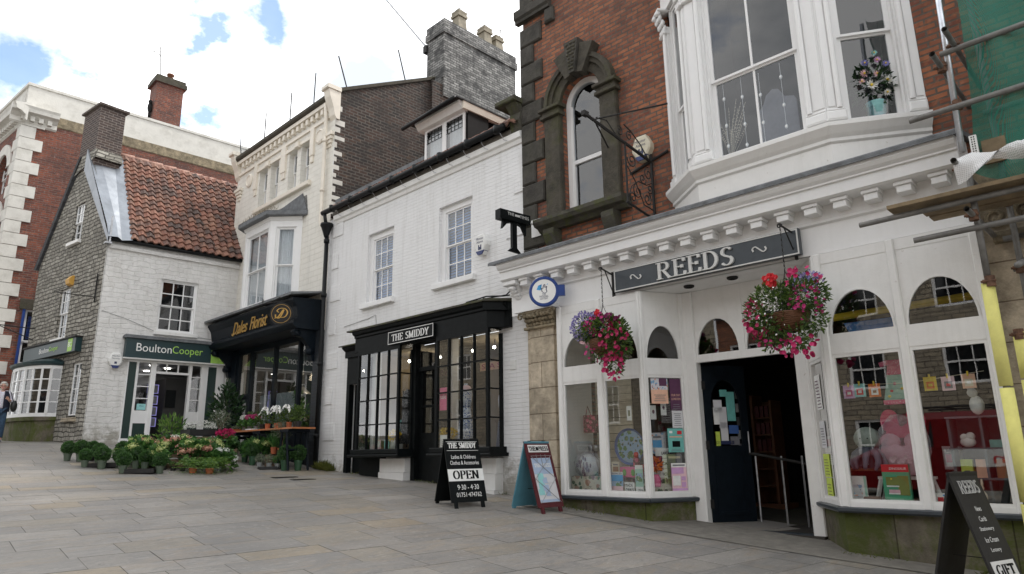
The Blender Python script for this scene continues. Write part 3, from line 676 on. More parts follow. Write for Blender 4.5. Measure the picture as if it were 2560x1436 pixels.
def brackets(mb, x0, x1, zt, zb, yo):   # acanthus-like console, seen from the side: profile in (y,z)
    pr = [(0, zb), (0, zt), (-yo, zt), (-yo, zt - .06), (-yo + .02, zt - .1)]
    for i in range(10):
        t_ = i / 9; pr.append((-yo * (1 - t_) ** 1.4 * .92 - .02, zt - .1 - (zt - zb - .1) * t_ ** .8))
    mb.prof(pr, x0, x1)

# ------------------------------------------------------------------ 1. red brick building with the corner shop
RB = thing('brick_building', 'red brick building with quoined corner, arched window, white oriel and white arcaded shopfront', 'building', A, (-7.93, 0, .4))
mb = MB(); OX = (-6.98, -6.1)
wallm(mb, -7.9, 2.6, 4.5, 13, [(OX[0], OX[1], 5.35, 7.97), (-4.75, -1.55, 4.75, 9.4)], 0, .3)
spandrel(mb, OX[0], OX[1], 7.5, 7.97, -6.54, .44, .44, -.002, .3)
mb.quad((-7.9, 0, .3), (-7.9, 9, .3), (-7.9, 9, 13), (-7.9, 0, 13)); mb.quad((-7.9, 0, 13), (2.6, 0, 13), (2.6, 9, 13), (-7.9, 9, 13))
mb.quad((2.6, 0, -.5), (2.6, 9, -.5), (2.6, 9, 13), (2.6, 0, 13)); mb.quad((-7.9, 9, 0), (2.6, 9, 0), (2.6, 9, 13), (-7.9, 9, 13))
mb.build('wall', 'red brick', RB, A)
z = 4.62; i = 0
while z < 12.5:
    L = .52 if i % 2 == 1 else .31
    if z > 9.6 and z < 9.9: z = 9.93
    q_ = MB(); q_.bevbox(-7.96, -7.93 + L, -.055, .02, z + .008, z + .40, .025); q_.box(-7.96, -7.90, .02, L * .8, z + .008, z + .40); q_.build('quoin', 'quoin stone', RB, A); z += .405; i += 1
    if abs(z - 9.5) < .2: z = 9.93
q_ = MB(); q_.prof([(0, 9.62), (-.10, 9.62), (-.10, 9.68), (-.14, 9.72), (-.14, 9.88), (0, 9.92)], -8.02, -7.15); q_.bevbox(-7.3, -7.08, -.08, 0, 9.32, 9.615, .03); q_.build('string_course', 'quoin stone', RB, A)
# arched window surround
s_ = MB()
for x0, x1 in ((-7.34, -6.98), (-6.1, -5.76)):
    s_.bevbox(x0, x1, -.10, .02, 5.42, 7.32, .02); s_.bevbox(x0 - .05, x1 + .05, -.16, .02, 7.32, 7.38, .01); s_.bevbox(x0 - .02, x1 + .02, -.13, .02, 7.38, 7.46, .01); s_.bevbox(x0 - .07, x1 + .07, -.19, .02, 7.46, 7.52, .01)
s_.build('surround', 'green quoin stone', RB, A)
s_ = MB(); n = 20
for ri, ro, yy in ((.44, .62, -.07), (.60, .70, -.11), (.68, .76, -.15)):
    for k in range(n):
        a, b_ = math.pi * k / n, math.pi * (k + 1) / n
        s_.prism([(-6.54 + r_ * math.cos(t_), 7.52 + r_ * math.sin(t_)) for r_, t_ in ((ri, a), (ro, a), (ro, b_), (ri, b_))], yy, .02)
s_.build('archivolt', 'green quoin stone', RB, A)
for a0, r1, y_, nm in ((108, 1.0, -.20, 0), (90, 1.1, -.25, 1), (72, 1.0, -.20, 0), (124, .9, -.19, 0)):
    if a0 == 124: continue
    s_ = MB(); d = 8.3; s_.prism([(-6.54 + r_ * math.cos(R(t_)), 7.52 + r_ * math.sin(R(t_)) * .92) for r_, t_ in ((.42, a0 - d), (r1, a0 - d), (r1, a0 + d), (.42, a0 + d))], y_, .0); k_ = s_.build('keystone', 'quoin stone' if nm else 'green quoin stone', RB, A)
    if nm:
        c_ = MB(); rnd = random.Random(5)
        for r_ in [.50 + .075 * j for j in range(8)]:
            nn = 2 if r_ < .75 else 3
            for j in range(nn):
                t_ = 90 + (j - (nn - 1) / 2) * 13 / nn + rnd.uniform(-1, 1); c_.ball((-6.54 + r_ * math.cos(R(t_)), y_ - .002, 7.52 + r_ * math.sin(R(t_)) * .92), (.033, .018, .028), 7, 5, .5, j)
        c_.build('vermiculation', 'dark stone', k_, A, True)
s_ = MB(); s_.prof([(0, 5.22), (-.10, 5.22), (-.16, 5.28), (-.24, 5.30), (-.28, 5.36), (-.28, 5.42), (.2, 5.45)], -7.5, -5.62)
s_.build('sill', 'moss lead', RB, A)
for x in (-7.2, -5.95):
    s_ = MB(); s_.prof([(0, 4.78), (0, 5.215), (-.22, 5.215), (-.22, 5.12), (-.17, 5.0), (-.09, 4.86), (-.05, 4.78)], x - .12, x + .12); s_.build('sill_bracket', 'moss lead', RB, A)
# arched sash
f = MB()
for x0, x1, zb, zt, yy in ((-6.98, -6.88, 5.42, 7.5, .12), (-6.20, -6.1, 5.42, 7.5, .12)): f.box(x0, x1, yy, yy + .1, zb, zt)
n = 18
for k in range(n):
    a, b_ = math.pi * k / n, math.pi * (k + 1) / n
    f.prism([(-6.54 + r_ * math.cos(t_), 7.5 + r_ * math.sin(t_)) for r_, t_ in ((.34, a), (.45, a), (.45, b_), (.34, b_))], .12, .22)
f.box(-6.88, -6.2, .13, .19, 6.38, 6.45); f.box(-6.88, -6.2, .13, .19, 5.42, 5.5)
for x in (-6.88, -6.24): f.box(x, x + .04, .13, .19, 5.5, 6.38); f.box(x, x + .035, .125, .185, 6.45, 7.5)
w_ = f.build('window', 'white paint', RB, A)
p = MB(); p.quad((-6.87, .17, 5.45), (-6.2, .17, 5.45), (-6.2, .17, 6.4), (-6.87, .17, 6.4)); p.add([(-6.87, .15, 6.42), (-6.2, .15, 6.42)] + [(x, .15, z_) for x, z_ in archpts(-6.54, .345, 7.5, .345)], [tuple(range(17))])
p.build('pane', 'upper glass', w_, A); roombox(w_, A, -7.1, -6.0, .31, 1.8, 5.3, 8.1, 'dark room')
# ---- oriel
YF = -.55; WL, FL, FR, WR = (-4.86, 0), (-4.16, YF), (-2.39, YF), (-1.46, 0)
path = [WL, FL, FR, WR]
def orun(prof, mat, nm, parent=None): 
    o_ = MB(); o_.run(path, prof); return o_.build(nm, mat, parent or RB, A)
orun([(0, 4.66), (0, 5.018), (-.1, 5.018), (-.1, 4.66)], 'old white paint', 'oriel_apron')
OR = orun([(0, 5.02), (.03, 5.04), (.03, 5.08), (.07, 5.12), (.10, 5.16), (.13, 5.20), (.13, 5.25), (0, 5.30), (-.1, 5.30), (-.1, 5.02)], 'old white paint', 'oriel')
o_ = MB(); o_.add([(x, y, 4.67) for x, y in path] + [(x, y, 5.28) for x, y in path], [(0, 1, 2, 3), (4, 7, 6, 5)]); o_.build('oriel_base', 'old white paint', OR, A)
HEAD = 8.25
o_ = MB(); o_.run(path, [(0, HEAD), (0, HEAD + .3), (.04, HEAD + .33), (.04, HEAD + .6), (.10, HEAD + .66), (.22, HEAD + .72), (.22, HEAD + .8), (.32, HEAD + .9), (0, HEAD + 1.0), (-.15, HEAD + 1.0), (-.15, HEAD)]); o_.add([(x, y, HEAD + .01) for x, y in path], [(0, 1, 2, 3)])
o_.build('entablature', 'white paint', OR, A)
def facet(p, q_): 
    d = Vector((q_[0] - p[0], q_[1] - p[1])); L = d.length; a = math.atan2(d.y, d.x); return A @ Matrix.Translation((p[0], p[1], 0)) @ Matrix.Rotation(a, 4, 'Z'), L
def oface(p, q_, cols, pil, name='window', cent=0):
    F, L = facet(p, q_)
    wdt = L - 2 * pil
    w_ = sash(OR, F, pil, L - pil, 5.30, HEAD - .02, .06, cols, 1, .055, .03, blind=None, by=.5, split=.40, deep=.7, outer=.03)
    for x0, x1, c0 in ((0, pil, 0), (L - pil, L, 1)):
        m_ = MB(); m_.box(x0 + .002, x1 - .002, .0, .12, 5.29, HEAD - .3); m_.bevbox(x0 - (.0 if c0 else .015), x1 + (.015 if not c0 else .0), -.05, .1, 5.31, 5.43, .02); m_.bevbox(x0, x1, -.03, .1, 5.43, 5.47, .015)
        cx_ = x1 - .055 if not c0 else x0 + .055
        m_.tube([(cx_, -.02, 5.47), (cx_, -.02, HEAD - .40)], .032, 10); m_.bevbox(x0 - .01, x1 + .01, -.06, .1, HEAD - .42, HEAD - .36, .015)
        a_ = (x0 + .02) if not c0 else (x0 + .1); b__ = (x1 - .1) if not c0 else (x1 - .02)
        m_.box(a_, b__, -.014, 0, 5.5, HEAD - .45)
        k_ = m_.build('pilaster', 'white paint', OR, F)
        c_ = MB(); rnd = random.Random(int(x0 * 100))
        for r_ in range(3):
            for j in range(5): 
                xx = x0 + (x1 - x0) * (j + .5 + .3 * (r_ % 2)) / 5; zz = HEAD - .32 + r_ * .09; yy = -.02 - .035 * r_
                c_.ball((xx, yy, zz), (.034, .03, .055), 8, 6, .35, j + r_ * 7)
        for xx in (x0 + .03, x1 - .03): c_.ball((xx, -.12, HEAD - .07), (.05, .05, .045), 10, 6, .3, 3)
        c_.box(x0 - .03, x1 + .03, -.14, .1, HEAD - .04, HEAD); c_.build('capital', 'white paint', k_, F, True)
    return w_
oface(FL, FR, 2, .25); oface(FR, WR, 1, .20); oface(WL, FL, 1, .20)
# things seen in the oriel windows
F, L = facet(FR, WR)
b_ = thing('flower_bucket', 'pale green enamel bucket of white daisies inside the right side of the oriel', 'flowers', F, (L * .56, .22, 5.33), keep=True); FB = wm(b_)
m_ = MB(); m_.lathe([(.075, 0), (.115, .24), (.12, .25), (.11, .25), (.10, .1)], n=18); m_.build('bucket', 'aqua', b_, FB, True)
m_ = MB(); m_.tube([(-.11, 0, .23), (-.10, -.1, .32), (.0, -.13, .36), (.1, -.1, .32), (.11, 0, .23)], .004, 5); m_.build('handle', 'galvanised', b_, FB)
m_ = MB(); m_.cloud((0, 0, .50), (.24, .16, .28), 260, .11, .04, 3); m_.build('foliage', 'glossy leaf', b_, FB)
for k_, (x, z_, r_, mt) in enumerate(((-.06, .42, .075, 'white'), (.12, .46, .08, 'white'), (-.12, .58, .06, 'pinkwhite'), (.02, .56, .05, 'pinkwhite'), (.04, .74, .05, 'lilac'), (-.10, .72, .05, 'peri'), (.13, .68, .05, 'peri'), (.02, .84, .045, 'aqua'), (-.16, .48, .045, 'pinkwhite'), (.1, .3, .05, 'white'))):
    m_ = MB(); rnd = random.Random(k_)
    for j in range(22):
        t_ = 2 * math.pi * j / 22; m_.leaf((x, -.15, z_), (math.cos(t_), -.25 - .3 * (j % 2), math.sin(t_)), r_, r_ * .3, rnd, .1)
    h_ = m_.build('flower', mt, b_, FB); m_ = MB(); m_.ball((x, -.17, z_), r_ * .22, 8, 5); m_.build('centre', 'yellow', h_, FB, True)
F, L = facet(FL, FR)
m_ = MB(); m_.prism([(-.27, 0), (.27, 0), (.27, .6), (.24, .66), (.12, .70), (.05, .83), (-.03, .86), (-.12, .80), (-.17, .68), (-.24, .60), (-.27, .5)], 0, .03)
mi_ = m_.build('mirror', 'grey', None, F @ Matrix.Translation((1.05, .32, 5.32))); tagit(mi_, 'back of a dressing table mirror with shaped top inside the front of the oriel', 'mirror')
for j, (x, zs) in enumerate(((.42, 6.45), (.68, 6.42), (.93, 6.38), (1.22, 6.40), (1.12, 6.1))):
    if j == 4: continue
    m_ = MB(); m_.tube([(x, .14, 5.36 + .1 * (j % 2)), (x, .14, zs)], .003, 4); c_ = m_.build('string_of_crystals', 'white', None, F @ Matrix.Translation((0, 0, 0)), base=(x, .14, 5.4))
    tagit(c_, ('string of glass crystals hanging in the left pane of the oriel, outer one', 'string of glass crystals hanging in the left pane of the oriel beside the centre bar', 'string of glass crystals hanging right of the oriel centre bar', 'string of glass crystals nearest the right pilaster of the oriel')[j], 'ornament', 'crystal strings in the oriel')
    for zz in (5.5, 5.8, 6.2): m_ = MB(); m_.ball((x, .14, zz - .07 * (j % 3)), (.022, .015, .032), 6, 4); m_.build('crystal', 'white', c_, F)
m_ = MB(); rnd = random.Random(9)
for j in range(16):
    t_ = rnd.uniform(-.5, .9); L_ = rnd.uniform(.4, .9); pts = [(.40, .25, 5.34), (.40 + t_ * .2, .25, 5.34 + L_ * .5), (.40 + t_ * L_ * .8, .25, 5.34 + L_)]; m_.tube(pts, .0025, 3)
    for q in range(8): m_.ball((.40 + t_ * L_ * (.3 + .06 * q), .25, 5.34 + L_ * (.5 + .06 * q)), .008, 5, 3)
tagit(m_.build('dried_twigs', 'cream', None, F, base=(.4, .25, 5.34)), 'spray of dried twigs standing in the left pane of the oriel', 'plant')
# ---- shop cornice and frieze
mb = MB(); mb.prof([(0, 4.86), (0, 4.80), (-.66, 4.675), (-.68, 4.66), (-.68, 4.71), (-.65, 4.735)], -8.22, -1.10); mb.build('lead_flashing', 'lead', RB, A)
mb = MB(); mb.prof([(0, 4.795), (-.64, 4.672), (-.64, 4.63), (-.61, 4.59), (-.57, 4.56), (-.57, 4.54), (-.54, 4.54), (-.54, 4.40), (-.50, 4.38), (-.28, 4.38), (-.28, 4.20), (-.30, 4.19), (-.30, 4.17), (-.255, 4.15), (-.25, 3.84), (-.25, 3.80), (.0, 3.80)], -8.06, -1.16)
mb.build('cornice', 'white paint', RB, A)
for i in range(19):
    x = -7.58 + i * .344; 
    if x > -1.25: break
    m_ = MB(); m_.bevbox(x - .095, x + .095, -.48, -.28, 4.335, 4.378, .006); m_.bevbox(x - .075, x + .075, -.455, -.28, 4.255, 4.334, .005); m_.build('dentil', 'white paint', RB, A)
m_ = MB(); brackets(m_, -8.0, -7.78, 4.37, 3.84, .40); m_.bevbox(-8.04, -7.74, -.5, -.0, 4.3, 4.375, .01); c_ = m_.build('console', 'white paint', RB, A)
m_ = MB()
for j in range(9): t_ = j / 8; m_.ball((-7.89, -.06 - .36 * (1 - t_) ** 1.3, 4.25 - .38 * t_), (.085 - .03 * t_, .045, .04), 8, 6, .35, j)
m_.build('acanthus', 'white paint', c_, A, True)
m_ = MB(); brackets(m_, -7.62, -7.44, 4.37, 3.95, .34); m_.build('console', 'white paint', RB, A)
# stone pilaster and capital
m_ = MB(); m_.prof([(0, .55), (-.27, .55), (-.27, 3.50), (0, 3.50)], -7.62, -7.10); m_.prof([(0, .55), (-.20, .55), (-.20, 3.78), (0, 3.78)], -7.74, -7.62); m_.prof([(0, .55), (-.22, .55), (-.22, 3.78), (0, 3.78)], -7.10, -7.0); m_.build('stone_pilaster', 'sandstone', RB, A)
m_ = MB(); m_.bevbox(-7.72, -7.03, -.33, 0, 3.50, 3.545, .012); m_.prof([(0, 3.545), (-.27, 3.545), (-.31, 3.66), (-.40, 3.77), (-.40, 3.80), (0, 3.80)], -7.68, -7.06); cp = m_.build('capital', 'carved stone', RB, A)
m_ = MB(); rnd = random.Random(4)
for r_ in range(3):
    for j in range(8): m_.ball((-7.68 + .62 * (j + .5) / 8, -.29 - .045 * r_, 3.58 + .07 * r_), (.045, .035, .04), 7, 5, .6, j + 9 * r_)
for x in (-7.72, -7.02, -7.37): 
    m_.tube([(x + p_[0], -.40, 3.72 + p_[1]) for p_ in scroll(0, 0, .07, 1.3, 0)], .016, 6)
m_.build('carving', 'carved stone', cp, A, True)
m_ = MB(); m_.box(-7.86, -6.98, -.42, -.0, 3.80, 3.85); m_.build('capital_slab', 'white paint', RB, A)
# ---- shopfront joinery
DY = .35
SF = MB()
def post(x0, x1, y0, y1, z0, z1): SF.box(x0, x1, y0, y1, z0, z1)
FY = -.22
# front of left bay, then cant; front of right bay, then cant: (frame, length, lights[(x0,x1)], post widths)
def bay(F, lights, L, top=3.787):
    m_ = MB(); g_ = MB(); xs = [0] + [v for l in lights for v in l] + [L]
    m_.box(0, L, .0, .06, .86, .915)
    m_.box(0, L, .003, .06, 2.56, 2.80)
    m_.box(0, L, .012, .05, 3.66, top)
    for i in range(0, len(xs) - 1, 2):
        a, b_ = xs[i], xs[i + 1]
        if b_ - a > .01: m_.bevbox(a, b_, -.02, .07, .855, top, .012)
    for a, b_ in lights:
        c = (a + b_) / 2; hw = (b_ - a) / 2 - .015; spandrel(m_, a, b_, 2.80, 3.66, c, hw, .50, .018, .05)
        n = 16; ap = archpts(c, hw, 2.80, .50, n); ao = archpts(c, hw - .018, 2.80, .482, n)
        for k in range(n): m_.prism([ap[k], ap[k + 1], ao[k + 1], ao[k]], .006, .04)
        for x in (a, b_ - .03): m_.box(x, x + .03, .01, .055, .915, 2.56)
        m_.box(a + .03, b_ - .03, .01, .055, 2.52, 2.56); m_.box(a + .03, b_ - .03, .01, .055, .915, .945)
        g_.quad((a + .02, .036, .93), (b_ - .02, .036, .93), (b_ - .02, .036, 2.54), (a + .02, .036, 2.54)); g_.add([(x, .036, z_) for x, z_ in archpts(c, hw - .005, 2.79, .5)], [tuple(range(15))])
    w_ = m_.build('shop_window', 'old white paint', RB, F); g_.build('pane', 'glass', w_, F)
    s_ = MB(); s_.prof([(.05, .80), (-.05, .80), (-.07, .82), (-.07, .85), (-.04, .86), (.05, .86)], -.03, L + .03); s_.build('sill', 'slate paint', w_, F)
    return w_
def Fseg(p, q_):
    d = Vector((q_[0] - p[0], q_[1] - p[1])); return A @ Matrix.Translation((p[0], p[1], 0)) @ Matrix.Rotation(math.atan2(d.y, d.x), 4, 'Z'), d.length
FW = -.3
LA, LB, LC = (-7.0, FW), (-5.40, FW), (-5.06, DY)
Fa, La = Fseg(LA, LB); bay(Fa, [(.09, .79), (.885, 1.555)], La)
Fb, Lb = Fseg(LB, LC); bay(Fb, [(.055, Lb - .085)], Lb)
RA, RBp, RC = (-3.33, DY), (-2.86, FW), (-1.16, FW)
Fc, Lc = Fseg(RBp, RC); bay(Fc, [(.08, .815), (.90, 1.62)], Lc)
Fd, Ld = Fseg(RA, RBp); bay(Fd, [(.10, Ld - .09)], Ld)
# plinths
for nm, pts in (('plinth', [(-7.0, FW + .03), (-5.40, FW + .03), (-5.08, DY - .02), (-5.08, DY + .3), (-7.0, DY + .3)]), ('plinth', [(-3.31, DY), (-2.86, FW + .03), (-1.1, FW + .03), (-1.1, DY + .3), (-3.31, DY + .3)])):
    m_ = MB(); m_.plan(pts, -.3, .80); m_.build(nm, 'plinth stone', RB, A)
# door frame
m_ = MB(); m_.bevbox(-5.08, -4.90, DY - .03, DY + .1, .40, 3.787, .015); m_.bevbox(-3.47, -3.31, DY - .03, DY + .1, .38, 3.787, .015); m_.box(-4.90, -3.47, DY, DY + .07, 2.73, 2.84); m_.box(-4.22, -4.14, DY + .002, DY + .07, 2.84, 3.6)
for a, b_ in ((-4.90, -4.22), (-4.14, -3.47)): spandrel(m_, a, b_, 2.84, 3.62, (a + b_) / 2, (b_ - a) / 2 - .02, .50, DY + .015, DY + .05)
m_.box(-4.9, -3.47, DY + .012, DY + .055, 3.6, 3.788); dfm = m_.build('door_frame', 'old white paint', RB, A)
g_ = MB()
for a, b_ in ((-4.90, -4.22), (-4.14, -3.47)): g_.add([(x, DY + .03, z_) for x, z_ in archpts((a + b_) / 2, (b_ - a) / 2 - .02, 2.82, .51)], [tuple(range(15))])
g_.build('fanlight', 'glass', dfm, A)
m_ = MB(); m_.add([(-7, -.24, 3.79), (-1.2, -.24, 3.79), (-1.2, .6, 3.79), (-7, .6, 3.79)], [(0, 1, 2, 3)]); m_.box(-7.02, -6.97, -.24, .5, .9, 3.8); m_.build('soffit', 'white paint', RB, A)
for x in (-4.72, -4.05): m_ = MB(); m_.lathe([(.075, 0), (.075, -.02), (.06, -.03), (.055, -.005)], (x, -.02, 3.789), 16); m_.build('downlight', 'iron', RB, A, True)
# door leaf, standing open
dr = A @ Matrix.Translation((-4.89, DY + .10, 0)) @ Matrix.Rotation(R(62), 4, 'Z')
m_ = MB(); W_ = .72; m_.box(0, W_, 0, .04, .47, 1.55); m_.box(0, .12, 0, .04, 1.55, 2.70); m_.box(W_ - .12, W_, 0, .04, 1.55, 2.70); spandrel(m_, .12, W_ - .12, 2.15, 2.70, W_ / 2, W_ / 2 - .12, .34, 0, .04)
m_.box(.10, W_ - .1, -.008, 0, 1.45, 1.5); m_.box(.1, .14, -.012, 0, .65, 1.45); m_.box(W_ - .14, W_ - .1, -.012, 0, .65, 1.45); m_.box(.1, W_ - .1, -.012, 0, .6, .65)
dl = m_.build('door', 'navy paint', RB, dr); g_ = MB(); g_.add([(W_ - .12, .02, 1.55), (.12, .02, 1.55)] + [(x, .02, z_) for x, z_ in reversed(archpts(W_ / 2, W_ / 2 - .12, 2.15, .34))], [tuple(range(17))]); g_.build('door_glass', 'glass', dl, dr)
for z_ in (.7, 1.5, 2.35): m_ = MB(); m_.box(-.02, .03, -.015, .0, z_, z_ + .12); m_.build('hinge', 'iron', dl, dr)
m_ = MB(); m_.tube([(W_ - .05, -.04, 1.45), (W_ - .05, -.04, 1.75)], .01, 6); m_.build('door_handle', 'galvanised', dl, dr)
for x0, z0, w1, h1, mt in ((.16, 2.02, .14, .18, 'poster paper'), (.15, 1.85, .1, .24, 'white'), (.24, 1.80, .13, .3, 'poster paper'), (.38, 1.9, .14, .42, 'teal'), (.16, 1.55, .07, .2, 'lime2'), (.25, 1.62, .12, .26, 'poster paper'), (.39, 1.72, .16, .12, 'blue'), (.40, 1.56, .15, .12, 'grey'), (.16, 1.57, .3, .05, 'navy'), (.28, 2.25, .12, .10, 'teal')):
    m_ = MB(); m_.box(x0, x0 + w1, .008, .012, z0, z0 + h1); m_.build('sticker', mt, dl, dr)
# shop interior
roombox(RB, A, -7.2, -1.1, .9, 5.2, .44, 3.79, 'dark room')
m_ = MB(); m_.plan([(-6.97, -.2), (-5.42, -.2), (-5.12, .42), (-5.12, .9), (-6.97, .9)], .86, .90); m_.plan([(-3.27, .42), (-2.84, -.2), (-1.15, -.2), (-1.15, .9), (-3.27, .9)], .86, .90); m_.build('display_shelf', 'brown wood', RB, A)
m_ = MB(); m_.plan([(-5.08, DY - .1), (-3.31, DY - .1), (-3.31, 5.2), (-5.08, 5.2)], .42, .452); m_.build('shop_floor', 'floor dark', RB, A)
m_ = MB(); m_.box(-4.9, -3.47, DY - .06, DY + .1, .40, .462); m_.build('threshold', 'slate paint', RB, A)
# slatted back of the left window
m_ = MB()
for i in range(14): m_.prof([(.62, .9 + i * .125), (.60, .905 + i * .125), (.605, 1.02 + i * .125), (.62, 1.02 + i * .125)], -6.97, -6.25)
m_.build('slat_wall', 'cream', RB, A)
# stair rail
m_ = MB(); m_.tube([(-5.0, .95, 1.50), (-4.45, 1.1, 1.42), (-3.8, 1.25, 1.28)], .022, 8); rl = m_.build('handrail', 'iron', RB, A)
for x, y in ((-4.85, 1.0), (-4.5, 1.1), (-4.15, 1.17), (-3.88, 1.22)): m_ = MB(); m_.tube([(x, y, .44), (x, y, 1.40)], .015, 6); m_.build('baluster', 'galvanised', rl, A)
# stone pier of the neighbouring front at the right
m_ = MB(); wallm(m_, -1.14, 2.6, -.5, 4.48, [(.3, 2.2, .6, 3.2)], -.12, .2); m_.quad((-1.14, -.12, -.5), (-1.14, .5, -.5), (-1.14, .5, 4.48), (-1.14, -.12, 4.48)); m_.build('stone_front', 'sandstone', RB, A)
m_ = MB(); m_.prof([(-.12, 3.55), (-.2, 3.56), (-.22, 3.62), (-.22, 3.66), (-.12, 3.68)], -1.05, 2.6); m_.prof([(-.12, 4.0), (-.3, 4.02), (-.36, 4.12), (-.36, 4.3), (-.1, 4.48)], -1.1, 2.6)
for j in range(14): m_.tube([(-1.0 + j * .25 + p_[0], -.15, 3.84 + p_[1] * (1 if j % 2 else -1)) for p_ in scroll(0, 0, .12, 1.4, 0)], .022, 6)
m_.build('carved_frieze', 'carved stone', RB, A)
roombox(RB, A, .2, 2.3, .08, 2, .5, 3.3)
# ramp at the door (ground)
m_ = MB(); g0 = lambda x, y: gz(*(A @ Vector((x, y, 0))).xy)
gr = [(x, y) for y in (-.75, -.45, -.1, .3) for x in (-7.6, -7, -6, -5.4, -5.0, -4.2, -3.4, -2.9, -2.4, -1.6)]
def rz(x, y):
    t_ = min(1, max(0, (y + .75) / .9)); k_ = max(0, 1 - abs(x + 4.2) / 1.25) ** .6 if abs(x + 4.2) < 1.25 else 0
    b_ = g0(x, y) + .008 + .012 * t_; return b_ + max(0, (.40 - b_)) * t_ * min(1, k_ * 1.4)
m_.add([(x, y, rz(x, y)) for x, y in gr], [(r_ * 10 + c, r_ * 10 + c + 1, r_ * 10 + c + 11, r_ * 10 + c + 10) for r_ in range(3) for c in range(9)])
tagit(m_.build('kerb_ramp', 'concrete', None, A), kind='structure')

# ------------------------------------------------------------------ 2. white painted shop house
SH = thing('white_brick_house', 'white painted brick house with a black bow-windowed shopfront and tiled roof dormer', 'building', A, (-14.6, 0, .9))
mb = MB(); H1 = (-13.03, -12.0, 4.86, 6.52); H2 = (-10.41, -9.37, 4.86, 6.50)
wallm(mb, -14.795, -7.92, .5, 7.33, [H1, H2, (-13.5, -12.85, .5, 3.05), (-12.55, -11.25, 1.6, 3.7), (-11.15, -10.45, .5, 3.7), (-9.95, -8.65, 1.6, 3.7)], 0, .16)
mb.build('wall', 'white brick', SH, A)
for k, (x0, x1, z0, z1) in enumerate((H1, H2)):
    sash(SH, A, x0, x1, z0 + .02, z1, .09, 3, 2, .045, .022, outer=.13 if k == 0 else .12, blind='blue blind', by=.12)
    m_ = MB(); m_.bevbox(x0 - .14, x1 + .1, -.09, .1, z0 - .12, z0 - .001, .012); m_.build('sill', 'white paint', SH, A)
for side in (0, 1):
    for i in range(8 if side == 0 else 7):
        z = 1.0 + i * .83 + side * .2; 
        if side == 0 and 2.6 < z < 4.1: pass
        m_ = MB(); x0, x1 = ((-14.6, -14.14) if i % 2 else (-14.6, -14.3)) if not side else ((-8.42, -7.93) if i % 2 else (-8.2, -7.93))
        if side and z < 4.2 and z > 1.3: continue
        m_.bevbox(x0, x1, -.022, .02, z, z + .40, .008); m_.build('quoin', 'white brick', SH, A)
m_ = MB(); m_.prof([(0, 7.14), (-.03, 7.15), (-.05, 7.22), (-.09, 7.25), (-.10, 7.36), (0, 7.40)], -14.5, -7.95); m_.build('eaves_moulding', 'old white paint', SH, A)
# mortar under the tiles
m_ = MB(); m_.prof([(.3, 7.34), (-.06, 7.40), (-.05, 7.50), (.3, 7.62)], -14.6, -8.0); m_.build('eaves_bedding', 'concrete', SH, A)
m_ = MB(); m_.tube([(-14.85, -.2, 7.50), (-8.25, -.2, 7.52)], .065, 12); gt = m_.build('gutter', 'gutter black', SH, A, True)
for i in range(8): m_ = MB(); m_.tube([(-14.4 + i * .85, -.2, 7.44), (-14.4 + i * .85, -.2, 7.59)], .075, 12); m_.build('gutter_joint', 'gutter black', gt, A, True)
for i in range(12): m_ = MB(); x = -14.2 + i * .53; m_.tube([(x, -.2, 7.42), (x + .02, -.12, 7.3), (x + .1, -.11, 7.26)], .006, 5); m_.build('gutter_clip', 'galvanised', gt, A)
pp = thing('downpipe', 'black cast iron downpipe with hopper between the cream and the white house', 'pipe', A, (-14.72, -.1, 1.1))
m_ = MB(); m_.tube([(-14.72, -.12, 1.1), (-14.72, -.12, 6.9)], .052, 12); 
for z in (1.9, 3.6, 5.3, 6.7): m_.tube([(-14.72, -.12, z), (-14.72, -.12, z + .09)], .07, 12)
m_.tube([(-14.72, -.16, 7.15), (-14.75, -.2, 7.47)], .045, 8); m_.build('pipe', 'gutter black', pp, A, True)
m_ = MB(); m_.lathe([(.05, 6.84), (.07, 6.9), (.10, 7.0), (.14, 7.12), (.16, 7.14), (.16, 7.2), (.12, 7.2)], (-14.72, -.14, 0), 14); m_.build('hopper', 'gutter black', pp, A, True)
# roof
S_ = .74; n_ = math.hypot(1, S_); dy, dz = 1 / n_, S_ / n_
m_ = MB(); m_.add([(-14.7, -.05, 7.48), (-7.95, -.05, 7.48), (-7.95, 4.0, 7.48 + 4.05 * S_), (-14.7, 4.0, 7.48 + 4.05 * S_)], [(0, 1, 2, 3)]); m_.add([(-14.7, 4.0, 10.48), (-7.95, 4, 10.48), (-7.95, 8, 7.5), (-14.7, 8, 7.5)], [(0, 1, 2, 3)]); m_.build('roof_deck', 'slate', SH, A)
m_ = MB(); pantiles(m_, -14.45, -7.98, (-.16, 7.50), dy, dz, 5.0, .225, .3, .04, 4); m_.build('roof', 'pantile', SH, A)
m_ = MB(); m_.add([(-14.77, .1, 7.66), (-14.42, .1, 7.68), (-14.42, 3.9, 7.64 + 3.8 * S_), (-14.77, 3.9, 7.64 + 3.8 * S_), (-14.77, 3.9, 7.95 + 3.8 * S_), (-14.77, .1, 7.92)], [(0, 1, 2, 3), (0, 3, 4, 5)]); m_.build('flashing', 'lead', SH, A)
